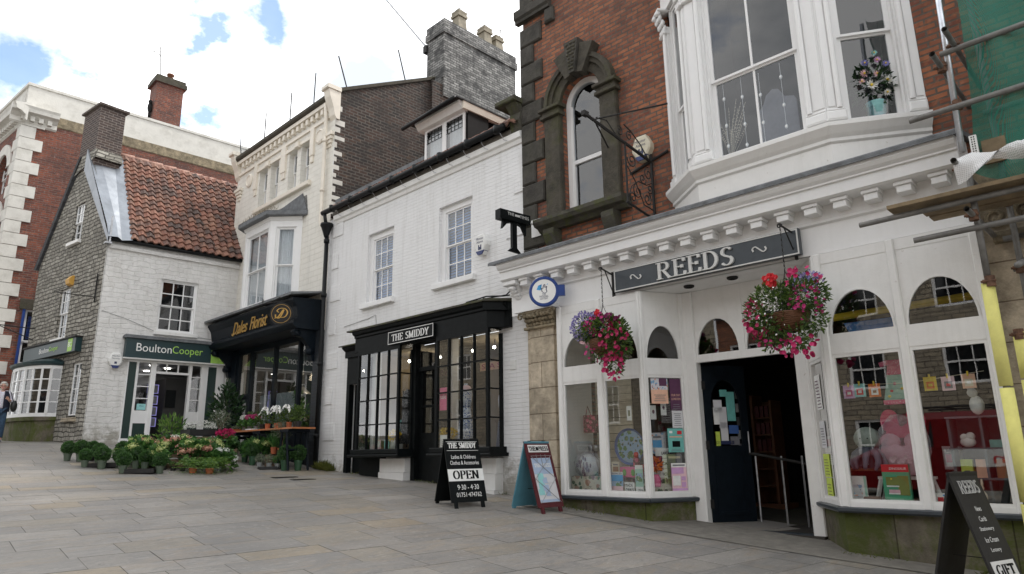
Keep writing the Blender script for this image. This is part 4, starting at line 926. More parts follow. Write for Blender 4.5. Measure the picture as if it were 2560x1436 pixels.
# dormer
DX0, DX1, DYf = -11.86, -10.42, .7
m_ = MB(); m_.box(DX0, DX1, DYf, 2.6, 9.0, 9.08); m_.prof([(DYf + .02, 9.0), (DYf - .1, 9.02), (DYf - .16, 9.1), (DYf - .2, 9.14), (DYf - .2, 9.2), (3.0, 9.24), (3.0, 9.0)], DX0 - .12, DX1 + .04); dm = m_.build('dormer', 'old white paint', SH, A)
m_ = MB(); m_.box(DX0 - .32, DX1 + .10, DYf - .30, 3.0, 9.201, 9.235); m_.build('dormer_roof', 'slate', dm, A)
m_ = MB(); m_.box(DX1 + .04, DX1 + .09, DYf - .1, 3.0, 9.02, 9.2); m_.build('fascia_board', 'cream paint', dm, A)
m_ = MB(); m_.tube([(DX0 - .45, DYf - .32, 9.13), (DX1 + .05, DYf - .32, 9.2)], .05, 10); m_.build('dormer_gutter', 'gutter black', dm, A, True)
m_ = MB(); m_.add([(DX1 - .02, DYf + .04, 7.9), (DX1 - .02, 2.6, 7.9), (DX1 - .02, 2.6, 9.02), (DX1 - .02, DYf + .04, 9.02)], [(0, 1, 2, 3)]); m_.add([(DX0 + .02, DYf + .04, 7.9), (DX0 + .02, 2.6, 7.9), (DX0 + .02, 2.6, 9.02), (DX0 + .02, DYf + .04, 9.02)], [(0, 1, 2, 3)]); m_.build('dormer_cheek', 'black paint', dm, A)
xm = (DX0 + DX1) / 2
for a, b_ in ((DX0, xm), (xm, DX1)):
    w_ = sash(dm, A, a, b_, 7.95, 9.02, DYf, 1, 1, .07, .02, blind='lace', by=.15, mid=False, deep=.7)
    m_ = MB()
    for j in range(5): x = a + .10 + (b_ - a - .2) * j / 4; m_.box(x - .005, x + .005, DYf + .02, DYf + .03, 8.68, 8.95)
    for j in range(3): m_.box(a + .07, b_ - .07, DYf + .021, DYf + .029, 8.66 + j * .1, 8.67 + j * .1)
    m_.build('leaded_light', 'iron', w_, A)
# stone corbel at the top right
m_ = MB(); m_.bevbox(-8.42, -7.90, -.30, .25, 7.92, 8.02, .02); m_.prof([(.1, 7.35), (-.06, 7.4), (-.12, 7.6), (-.08, 7.75), (-.22, 7.92), (.1, 7.92)], -8.2, -7.93); m_.build('kneeler', 'moss lead', SH, A)
# --- black shopfront
BF = -.35
sf = MB(); sf.prof([(0, 3.68), (BF, 3.68), (BF, 3.98), (BF - .03, 4.0), (BF - .03, 4.04), (BF - .08, 4.07), (BF - .10, 4.13), (0, 4.16)], -12.85, -8.60)
sf.prof([(0, 3.68), (-.10, 3.68), (-.10, 3.98), (-.13, 4.0), (-.18, 4.08), (-.18, 4.13), (0, 4.16)], -8.58, -8.30)
sf.add([(-8.60, BF, 3.68), (-8.60, BF, 3.98), (-8.32, 0, 3.98), (-8.32, 0, 3.68)], [(0, 1, 2, 3)]); sf.plan([(-8.60, BF - .10), (-8.2, 0), (-8.6, 0)], 3.985, 4.13)
sf.prof([(0, 3.66), (-.12, 3.66), (-.12, 3.80), (-.2, 3.86), (-.22, 3.9), (0, 3.94)], -13.62, -12.86); sf.box(-13.56, -12.88, -.07, 0, 3.05, 3.66); sf.box(-13.6, -13.48, -.06, .06, .9, 3.66); sf.box(-12.95, -12.84, -.06, .06, .9, 3.06)
# heads, soffit and stall risers
sf.box(-12.72, -11.20, BF + .002, BF + .06, 3.60, 3.68); sf.box(-10.03, -8.58, BF + .002, BF + .06, 3.60, 3.68); sf.box(-12.7, -8.58, BF + .06, .02, 3.661, 3.68)
sf.box(-11.20, -11.08, -.02, .1, .95, 3.68); sf.box(-10.47, -10.38, -.02, .1, .95, 3.68); sf.box(-11.08, -10.47, .04, .1, 3.14, 3.22); sf.box(-10.38, -10.0, -.05, .1, .95, 3.68)
sfo = sf.build('shopfront', 'black paint', SH, A)
m_ = MB(); m_.prof([(.0, 4.162), (BF - .14, 4.135), (BF - .14, 4.17), (0, 4.20)], -13.0, -8.56); m_.plan([(-8.56, BF - .14), (-8.12, .0), (-8.56, 0)], 4.14, 4.185); m_.prof([(0, 3.942), (-.26, 3.905), (-.26, 3.93), (0, 3.97)], -13.7, -13.0); m_.build('shopfront_lead', 'moss lead', sfo, A)
def bow(x0, x1, side, cols=4, rows=4):
    m_ = MB(); g_ = MB(); z0, z1 = 1.60, 3.60
    for i in range(cols + 1): x = x0 + (x1 - x0) * i / cols; w2 = .028 if i in (0, cols) else .012; m_.box(x - w2, x + w2, BF - .01, BF + .05, z0, z1)
    for j in range(1, rows): z = z0 + (z1 - z0) * j / rows; m_.box(x0, x1, BF - .006, BF + .045, z - .012, z + .012)
    g_.quad((x0, BF + .02, z0), (x1, BF + .02, z0), (x1, BF + .02, z1), (x0, BF + .02, z1))
    for xs_, xe in ((x1, x1 + .04), (x0, x0 - .04)):
        for (z, h) in [(z0 + (z1 - z0) * j / rows, .012) for j in range(1, rows)]: m_.box(min(xs_, xe), max(xs_, xe), BF + .05, -.02, z - h, z + h)
        m_.box(min(xs_, xe) - .01, max(xs_, xe) + .01, -.05, .0, z0, z1)
        xx = (xs_ + xe) / 2; g_.quad((xx, BF + .02, z0), (xx, 0, z0), (xx, 0, z1), (xx, BF + .02, z1))
    w_ = m_.build('bow_window', 'black paint', sfo, A); g_.build('pane', 'glass', w_, A)
    s_ = MB(); s_.bevbox(x0 - .12, x1 + .12, BF - .07, 0, 1.50, 1.60, .015); s_.bevbox(x0 - .17, x1 + .17, BF - .11, 0, 1.44, 1.50, .02); s_.build('sill', 'black paint', w_, A)
    r_ = MB()
    for j in range(3): r_.prof([(0, .6 + j * .27 + .005), (-.16 - .03 * (2 - j), .6 + j * .27 + .005), (-.16 - .03 * (2 - j), .6 + (j + 1) * .27), (0, .6 + (j + 1) * .27)], max(x0, -12.05) - (.0), x1 + .02)
    r_.build('stall_riser', 'old white paint', w_, A)
    return w_
bow(-12.68, -11.22, 1); bow(-10.0, -8.60, 1)
m_ = MB(); m_.box(-12.80, -12.06, -.12, .0, .7, 1.44); m_.build('riser_panel', 'black paint', sfo, A)
m_ = MB(); m_.box(-11.08, -10.47, .10, .14, .95, 1.9); m_.box(-11.08, -11.0, .10, .14, 1.9, 3.14); m_.box(-10.55, -10.47, .10, .14, 1.9, 3.14); m_.box(-11.0, -10.55, .11, .135, 2.4, 2.45); dd = m_.build('door', 'black paint', SH, A)
m_ = MB(); m_.quad((-11.08, .07, 3.22), (-10.47, .07, 3.22), (-10.47, .07, 3.66), (-11.08, .07, 3.66)); m_.quad((-11, .12, 1.9), (-10.55, .12, 1.9), (-10.55, .12, 3.14), (-11, .12, 3.14)); m_.build('door_glass', 'glass', dd, A)
m_ = MB(); m_.box(-13.46, -12.97, .08, .12, .8, 3.05); m_.build('side_door', 'black paint', SH, A)
roombox(SH, A, -12.75, -8.5, .17, 2.6, .95, 3.69, 'warm room'); m_ = MB(); m_.box(-12.7, -11.2, BF + .05, .6, 1.56, 1.60); m_.box(-10.0, -8.6, BF + .05, .6, 1.56, 1.60); m_.build('display_shelf', 'white paint', SH, A)
m_ = MB(); m_.box(-11.3, -11.24, .2, 1.4, 1.6, 3.6); m_.box(-10.3, -10.2, .2, 1.2, .95, 3.6); m_.build('partition', 'dark room', SH, A)

# ------------------------------------------------------------------ 3. tall cream house with the florist
FH = thing('cream_brick_house', 'tall cream painted house with four narrow top windows, an oriel and a dark florist shopfront', 'building', A, (-20.6, 0, 1.2))
wins = [(-19.14, -18.62), (-18.40, -17.90), (-17.28, -16.80), (-16.58, -16.10)]
holes = [(a, b_, 8.80, 10.02) for a, b_ in wins] + [(-18.9, -16.5, 5.5, 7.6), (-19.5, -14.95, .8, 4.45)]
mb = MB(); wallm(mb, -20.75, -14.80, .8, 10.9, holes, 0, .22); mb.build('wall', 'cream brick', FH, A)
for a, b_ in wins: sash(FH, A, a, b_, 8.82, 10.0, .14, 1, 1, .05, .02, blind='blind', by=.1)
m_ = MB(); m_.bevbox(-19.3, -15.92, -.10, .05, 8.66, 8.79, .015); m_.build('window_sill', 'cream paint', FH, A)
m_ = MB()
for a, b_ in ((-19.36, -17.68), (-17.44, -15.86)): m_.box(a, b_, -.05, 0, 10.03, 10.12)
for x in (-18.51, -16.69): m_.bevbox(x - .10, x + .10, -.12, 0, 9.98, 10.16, .02)
for x, w2 in ((-19.36, .10), (-17.56, .14), (-15.92, .10)):
    m_.box(x - w2, x + w2, -.06, 0, 9.5, 10.3); m_.box(x - w2 + .03, x + w2 - .03, -.04, 0, 9.3, 9.5)
for j in range(4): m_.box(-20.74 + j * .05, -20.3 - j * .04, -.03 - .025 * (3 - j), 0, 9.75 - j * .1, 9.84 - j * .1); m_.box(-15.3 + j * .04, -14.82 - j * .04, -.03 - .025 * (3 - j), 0, 9.75 - j * .1, 9.84 - j * .1)
m_.box(-20.74, -14.82, -.05, 0, 10.30, 10.38); m_.build('moulding', 'cream paint', FH, A)
for x in (-19.85, -15.55): 
    m_ = MB(); m_.lathe([(.22, 0), (.22, -.03), (.17, -.05), (.15, -.03)], (x, 0, 9.95), 18, 'y'); m_.build('roundel', 'cream paint', FH, A)
m_ = MB(); i = 0; x = -20.3
while x < -15.0: m_.box(x, x + .12, -.10, 0, 10.50, 10.66); x += .27
m_.box(-20.72, -14.82, -.13, 0, 10.67, 10.78); m_.build('corbel_table', 'cream paint', FH, A)
m_ = MB(); m_.prof([(0, 10.78), (-.16, 10.79), (-.20, 10.84), (-.2, 10.93), (0, 10.95)], -20.75, -14.95); m_.build('parapet_gutter', 'dark stone', FH, A)
for x0, x1 in ((-20.9, -20.55), (-15.08, -14.72)):
    m_ = MB(); m_.bevbox(x0, x1, -.32, .1, 11.0, 11.12, .02); m_.prof([(0, 10.2), (-.06, 10.3), (-.1, 10.5), (-.22, 10.8), (-.26, 11.0), (.1, 11.0), (.1, 10.2)], x0 + .05, x1 - .03); m_.build('parapet_kneeler', 'cream paint', FH, A)
m_ = MB(); m_.tube([(-15.12, -.14, 10.72), (-15.12, -.1, 10.3), (-15.12, -.1, 7.35), (-15.05, -.1, 7.25), (-14.9, -.1, 7.25)], .05, 10)
for z in (8.2, 9.6): m_.tube([(-15.12, -.1, z), (-15.12, -.1, z + .08)], .066, 10)
m_.build('white_pipe', 'cream paint', FH, A, True)
# dark gable wall to the right of it, parapet, chimney  (plane x = -14.79)
SX = -14.79
m_ = MB(); m_.add([(SX, 0, 7.2), (SX, 3.15, 9.5), (SX, 3.15, 12.60), (SX, 0, 10.98)], [(0, 1, 2, 3)]); m_.add([(SX + .12, 3.15, 9.5), (SX + .12, 9, 9.0), (SX + .12, 9, 12.0), (SX + .12, 6.72, 12.6), (SX + .12, 3.15, 12.60)], [(0, 1, 2, 3, 4)]); m_.add([(SX, 3.15, 9.3), (SX + .12, 3.15, 9.3), (SX + .12, 3.15, 12.65), (SX, 3.15, 12.65)], [(0, 1, 2, 3)])
m_.build('gable_wall', 'sooty brick', FH, A)
rnd = random.Random(2)
for j in range(17): m_ = MB(); z = 7.3 + j * .21; d = .06 + .13 * (j % 2) + rnd.uniform(-.03, .1); m_.box(SX - .01, SX + .004, -.003, d, z + rnd.uniform(-.02, .02), z + .13 + rnd.uniform(-.03, .05)); m_.build('white_quoin', 'render white', FH, A)
m_ = MB(); m_.add([(SX - .25, -.02, 10.98), (SX + .06, -.02, 10.98), (SX + .06, 3.3, 12.70), (SX - .25, 3.3, 12.70), (SX - .25, -.02, 11.08), (SX + .06, -.02, 11.08), (SX + .06, 3.3, 12.80), (SX - .25, 3.3, 12.80)], [(0, 1, 2, 3), (4, 5, 6, 7), (1, 2, 6, 5), (0, 1, 5, 4), (0, 3, 7, 4)])
m_.add([(SX + .06, 3.2, 12.7), (SX + .18, 3.1, 12.62), (SX + .18, 4.3, 13.2), (SX + .06, 4.3, 13.25)], [(0, 1, 2, 3)]); m_.build('coping', 'dark stone', FH, A)
m_ = MB(); m_.add([(-20.75, .05, 10.95), (SX - .25, .05, 10.95), (SX - .25, 4.6, 13.3), (-20.75, 4.6, 13.3), (-20.75, 9, 10.95), (SX - .25, 9, 10.95)], [(0, 1, 2, 3), (3, 2, 5, 4)]); m_.build('roof', 'slate', FH, A)
cx0, cx1, cy0, cy1 = SX - .68, SX + .17, 3.55, 6.75
m_ = MB(); m_.box(cx0, cx1, cy0, cy1, 12.2, 14.72); m_.box(cx0 - .05, cx1 + .05, cy0 - .05, cy1 + .05, 14.40, 14.66); m_.box(cx0 - .02, cx1 + .02, cy0 - .02, cy1 + .02, 14.661, 14.9); ch = m_.build('chimney', 'grey brick', FH, A)
m_ = MB(); m_.box(cx0, cx0 + .4, cy0 - .42, cy0 - .01, 12.4, 12.9) ; 
for y, h in ((4.45, .78), (5.6, .72), (6.15, .62)):
    m_ = MB(); s2 = .17; xc = (cx0 + cx1) / 2 + .1; zb = 14.9
    vs = []
    for z_, w2 in ((0, .19), (h * .72, .155), (h * .72, .20), (h * .84, .20), (h * .84, .17), (h, .19), (h + .03, .12)): vs += [(xc - w2, y - w2, zb + z_), (xc + w2, y - w2, zb + z_), (xc + w2, y + w2, zb + z_), (xc - w2, y + w2, zb + z_)]
    m_.add(vs, [(4 * k + j, 4 * k + (j + 1) % 4, 4 * k + 4 + (j + 1) % 4, 4 * k + 4 + j) for k in range(6) for j in range(4)] + [(24, 25, 26, 27)])
    po = m_.build('chimney_pot', 'buff pot', ch, A)
m_ = MB()
for y, h in ((4.45, .78), (5.6, .72)):
    for a in range(0, 180, 36):
        m_.tube([(xc + .17 * math.cos(R(a)) * math.cos(t_), y + .17 * math.sin(R(a)) * math.cos(t_), 14.9 + h + .02 + .17 * math.sin(t_)) for t_ in [math.pi * k / 8 for k in range(9)]], .006, 4)
m_.build('bird_guard', 'galvanised', ch, A)
# oriel of the cream house
P_ = [(-18.95, 0), (-18.42, -.6), (-16.88, -.6), (-16.25, 0)]
m_ = MB(); m_.run(P_, [(0, 7.55), (0, 7.72), (.03, 7.74), (.06, 7.82), (-.1, 7.82), (-.1, 7.55)]); m_.add([(x, y, 7.56) for x, y in P_], [(0, 1, 2, 3)]); OB = m_.build('oriel', 'white paint', FH, A); m_ = MB(); m_.run(P_, [(0, 5.3), (0, 5.5), (-.1, 5.5), (-.1, 5.3)]); m_.build('oriel_sill', 'white paint', OB, A)
m_ = MB(); m_.run([(-19.15, 0), (-18.5, -.78), (-16.8, -.78), (-16.0, 0)], [(0, 7.82), (.02, 7.84), (.02, 7.95), (-.05, 7.97), (-.4, 7.97), (-.4, 7.82)]); m_.add([(-19.15, 0, 7.96), (-18.5, -.8, 7.96), (-16.8, -.8, 7.96), (-16.0, 0, 7.96), (-16.1, 0, 8.42), (-19.0, 0, 8.42)], [(0, 1, 2, 3, 4, 5)]); m_.build('oriel_roof', 'lead', OB, A)
m_ = MB(); m_.add([(-18.9, -.003, 8.25), (-16.2, -.003, 7.98), (-16.05, -.02, 7.99), (-16.3, -.02, 8.52)], [(0, 1, 2, 3)]); m_.build('oriel_flashing', 'lead', OB, A)
def ofl(p, q_, cols, pil):
    F, L = facet(p, q_); sash(OB, F, pil, L - pil, 5.5, 7.56, .04, cols, 1, .05, .03, blind='lace', by=.12, outer=.03, split=.48, deep=.5)
    for x0, x1 in ((0, pil), (L - pil, L)): m_ = MB(); m_.bevbox(x0, x1, 0, .1, 5.5, 7.56, .012); m_.build('mullion', 'white paint', OB, F)
ofl(P_[1], P_[2], 2, .13); ofl(P_[2], P_[3], 1, .16); ofl(P_[0], P_[1], 1, .1)
m_ = MB(); rnd = random.Random(8)
for k in range(260):
    t_ = rnd.random(); x = -19.0 + 2.5 * t_; y = -.72 * min(1, (x + 19.1) / .6) + rnd.uniform(-.03, .15); m_.leaf((x, y, 7.97), (rnd.gauss(0, .3), rnd.gauss(0, .3), 1), rnd.uniform(.05, .22) * (1 if t_ < .8 else .6), .008, rnd)
for k in range(120): t_ = rnd.random(); m_.leaf((-18.3 + 1.4 * t_, -.72 + rnd.random() * .3, 7.98), (rnd.gauss(0, .6), rnd.gauss(0, .6), .6), .05, .03, rnd)
tagit(m_.build('roof_weeds', 'dry stem', None, A, base=(-18, -.5, 7.97)), 'dry grass and moss growing on the lead roof of the florist house oriel', 'weeds', kind='stuff')
# florist shopfront
SF3 = MB(); FF = -.72
fx0, fx1 = -20.15, -15.02
SF3.add([(x, y, z) for x in (fx0, fx1) for y, z in ((FF, 4.62), (FF, 4.70), (FF + .10, 4.78), (FF + .05, 5.05), (FF - .05, 5.2), (FF - .05, 5.26), (0, 5.30), (0, 4.62))], [(0, 1, 2, 3, 4, 5, 6, 7), (15, 14, 13, 12, 11, 10, 9, 8)] + [(i, (i + 1) % 8, 8 + (i + 1) % 8, 8 + i) for i in range(8)])
SF3.prof([(0, 4.50), (FF + .05, 4.50), (FF - .02, 4.56), (FF - .06, 4.615), (0, 4.615)], fx0 - .06, fx1 + .06)
so_ = SF3.build('shopfront', 'navy paint', FH, A)
m_ = MB(); m_.prof([(0, 5.46), (FF - .16, 5.30), (FF - .16, 5.36), (0, 5.50)], fx0 - .14, fx1 + .12); m_.build('shopfront_lead', 'lead', so_, A)
for x0 in (-20.0, -15.22):
    m_ = MB(); m_.prof([(-.05, 3.75), (-.05, 4.5), (-.66, 4.5), (-.70, 4.42), (-.64, 4.34), (-.45, 4.30), (-.28, 4.12), (-.2, 3.9), (-.16, 3.75)], x0, x0 + .17); k_ = m_.build('console', 'navy paint', so_, A)
    for yy, zz, rr in ((-.58, 4.40, .075), (-.2, 3.98, .09)): m_ = MB(); m_.tube([(x0 - .01, yy, zz), (x0 + .18, yy, zz)], rr, 14); m_.build('scroll', 'navy paint', k_, A, True)
m_ = MB(); m_.box(-15.12, -14.80, -.10, .1, .8, 4.5); m_.build('brick_pier', 'black brick', so_, A)
m_ = MB()
m_.box(-20.0, -19.55, -.09, .1, 1.0, 4.5); m_.box(-19.55, -15.1, -.045, .05, 4.36, 4.5)
for x, w2 in ((-18.65, .07), (-17.26, .05), (-15.94, .05), (-15.12, .04), (-19.5, .05)): m_.box(x - w2, x + w2, -.05, .06, .9, 4.38)
m_.box(-19.5, -18.7, -.045, .05, 3.12, 3.2); m_.box(-18.6, -15.15, -.044, .05, 2.02, 2.12); m_.box(-18.6, -15.15, -.03, .05, .9, 2.02); wf = m_.build('window_frame', 'navy paint', so_, A)
m_ = MB(); m_.quad((-19.45, 0, 3.2), (-18.7, 0, 3.2), (-18.7, 0, 4.36), (-19.45, 0, 4.36)); m_.quad((-18.6, 0, 2.12), (-15.15, 0, 2.12), (-15.15, 0, 4.36), (-18.6, 0, 4.36)); m_.build('pane', 'glass', wf, A)
m_ = MB(); m_.box(-19.44, -18.72, .04, .08, 1.1, 1.6); m_.box(-19.44, -19.30, .04, .08, 1.6, 3.12); m_.box(-18.86, -18.72, .04, .08, 1.6, 3.12); m_.box(-19.3, -18.86, .04, .08, 2.98, 3.12); d3 = m_.build('door', 'navy paint', so_, A); m_ = MB(); m_.quad((-19.3, .06, 1.6), (-18.86, .06, 1.6), (-18.86, .06, 2.98), (-19.3, .06, 2.98)); m_.build('door_glass', 'glass', d3, A)
roombox(FH, A, -19.5, -14.95, .23, 3.4, 1.0, 4.46, 'dim room')
m_ = MB(); vs = []
for i in range(41): vs += [(-19.2 + i * .05, .55 + .03 * math.sin(i * 1.3), 1.2), (-19.2 + i * .05, .55 + .03 * math.sin(i * 1.3), 3.2)]
m_.add(vs, [(2 * i, 2 * i + 2, 2 * i + 3, 2 * i + 1) for i in range(40)]); m_.build('curtain', 'blind', FH, A)
# pigeon netting posts
for j, (x, y, h, lx) in enumerate(((-20.4, -.1, .75, -.25), (-18.7, -.15, .85, 0), (-17.1, -.15, .9, 0), (-15.75, -.15, .95, .02))):
    m_ = MB(); m_.tube([(x, y, 10.9), (x + lx, y, 10.95 + h)], .018, 6); tagit(m_.build('net_post', 'gutter black', None, A, base=(x, y, 10.9)), ('leaning black net post at the left end of the cream house parapet', 'black net post on the cream house parapet, second from the left', 'black net post on the cream house parapet, third from the left', 'black net post on the cream house parapet nearest the dark gable')[j], 'post', 'net posts on the parapet')
m_ = MB(); m_.add([(-20.55, -.1, 11.3), (-18.7, -.13, 11.75), (-17.1, -.13, 11.85), (-15.75, -.13, 11.9), (-15.75, -.1, 10.95), (-17.1, -.1, 10.95), (-18.7, -.1, 10.95), (-20.4, -.1, 10.95)], [(0, 1, 6, 7), (1, 2, 5, 6), (2, 3, 4, 5)]); tagit(m_.build('pigeon_net', 'pigeon net', None, A, base=(-18, -.1, 10.95)), 'fine blue pigeon netting strung between the posts on the cream parapet', 'netting')
for j, (y, h, dx) in enumerate(((.35, .95, -.45), (2.3, 1.0, -.4))):
    zb = 11.1 + y * .52; m_ = MB(); m_.tube([(SX - .1, y, zb), (SX - .1 + dx * .3, y + dx * .5, zb + h)], .02, 6); tagit(m_.build('roof_pole', 'gutter black', None, A, base=(SX - .1, y, zb)), ('leaning dark pole on the gable coping near the parapet end', 'leaning dark pole on the gable coping nearer the big chimney')[j], 'pole', 'poles on the gable coping')
m_ = MB(); m_.tube([(cx0 - .03, cy0 + .1, 14.2), (cx0 - 1.25, cy0 - 1.0, 16.4)], .03, 8); c_ = m_.build('cable_mast', 'galvanised', None, A, base=(cx0, cy0, 14.2)); tagit(c_, 'slanting grey pole strapped to the left of the big chimney', 'pole')
m_ = MB(); m_.box(cx0 - .12, cx0 + .05, cy0 - .08, cy0 + .2, 14.05, 14.3); m_.build('clamp', 'iron', c_, A)

# ------------------------------------------------------------------ 4. stone cottage with painted front
SC = thing('stone_cottage', 'stone cottage with white painted front, rubble gable, brick chimney and red pantile roof', 'building', B, (-3.56, 0, 1.9))
mb = MB(); wallm(mb, -3.57, .45, 1.6, 7.32, [(-2.11, -1.09, 4.95, 6.46), (-2.72, -.14, 1.6, 4.1)], 0, .2); mb.build('front_wall', 'white rubble', SC, B)
sash(SC, B, -2.11, -1.09, 4.97, 6.46, .07, 3, 2, .05, .028, outer=.035, blind=None); m_ = MB(); m_.bevbox(-2.18, -1.0, -.08, .1, 4.84, 4.948, .01); m_.build('sill', 'old white paint', SC, B)
m_ = MB(); m_.box(-3.52, .4, -.07, 0, 7.10, 7.2); m_.build('eaves_course', 'white rubble', SC, B)
m_ = MB(); m_.tube([(-3.60, -.13, 7.33), (.35, -.13, 7.35)], .06, 10); g4 = m_.build('gutter', 'gutter black', SC, B, True)
m_ = MB(); m_.box(-3.58, -3.54, -.22, -.16, 7.2, 7.95); m_.box(-3.66, -3.5, -.2, 0, 7.18, 7.22); m_.build('gutter_bracket', 'galvanised', SC, B)
rs = (10.72 - 7.35) / 2.4; nn = math.hypot(1, rs)
m_ = MB(); m_.add([(-3.58, -.08, 7.34), (.6, -.08, 7.34), (.6, 2.42, 10.74), (-4.0, 2.42, 10.74), (.6, 4.9, 7.34), (-4.2, 4.9, 7.34)], [(0, 1, 2, 3), (3, 2, 4, 5)]); m_.build('roof_deck', 'slate', SC, B)
m_ = MB(); pantiles(m_, -3.06, .55, (-.19, 7.36), 1 / nn, rs / nn, 4.2, .215, .225, .04, 2); m_.build('roof', 'pantile', SC, B)
m_ = MB()
for j in range(9): x0 = -3.1 + j * .42; m_.tube([(x0, 2.40, 10.80 - j * .012), (x0 + .44, 2.40, 10.81 - j * .012)], [.08, .09], 8)
m_.build('ridge', 'ridge tile', SC, B, True)
m_ = MB(); q1 = lambda x, y, h: (x, y, 7.42 + (y + .15) * rs + h)
vs = []
for k in range(9): y = -.25 + 2.3 * k / 8; j = .03 * math.sin(k * 2.3); vs += [q1(-3.62 - .19 * max(0, y), y, .08), q1(-3.38 - .16 * max(0, y), y, .10), q1(-3.28, y, .02), q1(-3.02 + j, y, .07)]
m_.add(vs, [(4 * k + j, 4 * k + j + 1, 4 * k + j + 5, 4 * k + j + 4) for k in range(8) for j in range(3)]); m_.add([vs[0], vs[32], (-4.02, 2.05, 9.9), (-3.62, -.25, 7.2)], [(0, 1, 2, 3)]); m_.build('lead_verge', 'bright lead', SC, B)
# gable wall (frame G): x from -4.75 to 0
m_ = MB(); hs = [(-2.50, -1.88, 7.70, 8.88), (-2.72, -2.02, 4.82, 6.30), (-1.17, -.62, 2.56, 4.02), (-4.30, -1.95, 2.62, 4.15)]
wallm(m_, -4.72, .02, 1.6, 7.45, hs[1:], 0, .2)
def gt_(x): return 7.45 + (3.35 * (x + 4.72) / 2.6 if x < -2.12 else 3.35 * (.02 - x) / 2.14)
xs = [-4.72, -4.2, -3.6, -3.0, -2.5, -2.12, -1.88, -1.4, -.9, -.45, .02]
for i in range(len(xs) - 1):
    a, b_ = xs[i], xs[i + 1]
    if -2.5 <= a and b_ <= -1.88: m_.quad((a, 0, 7.45), (b_, 0, 7.45), (b_, 0, 7.70), (a, 0, 7.70)); m_.quad((a, 0, 8.88), (b_, 0, 8.88), (b_, 0, gt_(b_)), (a, 0, gt_(a)))
    else: m_.quad((a, 0, 7.45), (b_, 0, 7.45), (b_, 0, gt_(b_)), (a, 0, gt_(a)))
a, b_, c, d = hs[0]; m_.quad((a, 0, c), (a, .2, c), (a, .2, d), (a, 0, d)); m_.quad((b_, 0, c), (b_, .2, c), (b_, .2, d), (b_, 0, d)); m_.quad((a, 0, c), (b_, 0, c), (b_, .2, c), (a, .2, c)); m_.quad((a, 0, d), (b_, 0, d), (b_, .2, d), (a, .2, d))
m_.quad((-4.72, 0, 1.6), (-4.72, 4.5, 1.6), (-4.72, 4.5, 7.45), (-4.72, 0, 7.45)); m_.build('gable_wall', 'grey rubble', SC, G)
sash(SC, G, -2.50, -1.88, 7.72, 8.88, .03, 2, 2, .05, .025, blind='blind'); sash(SC, G, -2.72, -2.02, 4.84, 6.30, .03, 3, 2, .05, .022, blind='blind'); sash(SC, G, -1.17, -.62, 2.62, 4.02, .02, 2, 4, .05, .025, blind='blind', mid=False)
for a, b_, z_, mt in ((-2.62, -1.8, 7.6, 'old white paint'), (-2.78, -1.96, 4.73, 'old white paint'), (-1.25, -.55, 2.45, 'sandstone')): m_ = MB(); m_.bevbox(a, b_, -.10, .1, z_, z_ + .1, .01); m_.build('sill', mt, SC, G)
m_ = MB(); m_.add([(-4.95, -.08, 7.30), (-4.75, -.08, 7.25), (-2.5, -.08, 10.45), (-2.62, -.08, 10.5), (-4.95, .3, 7.30), (-4.75, .3, 7.25), (-2.5, .3, 10.45), (-2.62, .3, 10.5)], [(0, 1, 2, 3), (4, 5, 6, 7), (0, 3, 7, 4), (1, 2, 6, 5)]); m_.build('verge_board', 'slate', SC, G)
m_ = MB(); m_.add([(-4.9, 0, 7.35), (-4.9, 4.4, 7.35), (-2.3, 4.4, 10.8), (-2.3, 0, 10.8)], [(0, 1, 2, 3)]); m_.build('rear_roof', 'slate', SC, G)
# chimney on the gable
m_ = MB(); m_.add([(-2.95, -.05, 9.9), (-1.5, -.05, 10.2), (-1.5, .72, 10.2), (-2.95, .72, 9.9), (-2.82, -.04, 10.45), (-1.58, -.04, 10.5), (-1.58, .7, 10.5), (-2.82, .7, 10.45)], [(0, 1, 5, 4), (1, 2, 6, 5), (2, 3, 7, 6), (3, 0, 4, 7), (4, 5, 6, 7)]); m_.build('chimney_base', 'grey rubble', SC, G)
m_ = MB(); m_.box(-2.75, -1.62, -.03, .68, 10.0, 11.92); m_.box(-2.83, -1.54, -.10, .76, 11.921, 11.98); m_.build('chimney', 'chimney brick', SC, G)
# curved bay window on the gable
m_ = MB(); cxb, hwb = -3.13, 1.28; bp = [(cxb + hwb * math.cos(math.pi * (1 - k / 10)), -.62 * math.sin(math.pi * k / 10) ** .75) for k in range(11)]
def bayrun(pr, mat, nm, par, base=bp): m_ = MB(); m_.run(base, pr); return m_.build(nm, mat, par, G)
BW = bayrun([(.02, 4.02), (.08, 4.06), (.10, 4.12), (-.2, 4.22), (-.2, 4.02)], 'sign green', 'bay_window', SC)
bayrun([(.0, 1.6), (.0, 2.50), (.05, 2.52), (.05, 2.62), (-.2, 2.62), (-.2, 1.6)], 'plinth stone', 'bay_base', BW)
m_ = MB(); m_.run(bp, [(0, 3.93), (0, 4.02), (-.05, 4.02), (-.05, 3.93)]); m_.run(bp, [(0, 2.62), (0, 2.72), (-.05, 2.72), (-.05, 2.62)])
for k, p_ in enumerate(bp):
    if 1 <= k <= 9: w2 = .04 if k in (1, 4, 6, 9) else .015; m_.box(p_[0] - w2, p_[0] + w2, p_[1] - .005, p_[1] + .045, 2.7, 3.95)
for z_ in (3.02, 3.33, 3.64): m_.run(bp, [(-.005, z_ - .014), (-.005, z_ + .014), (-.04, z_ + .014), (-.04, z_ - .014)])
m_.build('bay_frame', 'white paint', BW, G); g_ = MB()
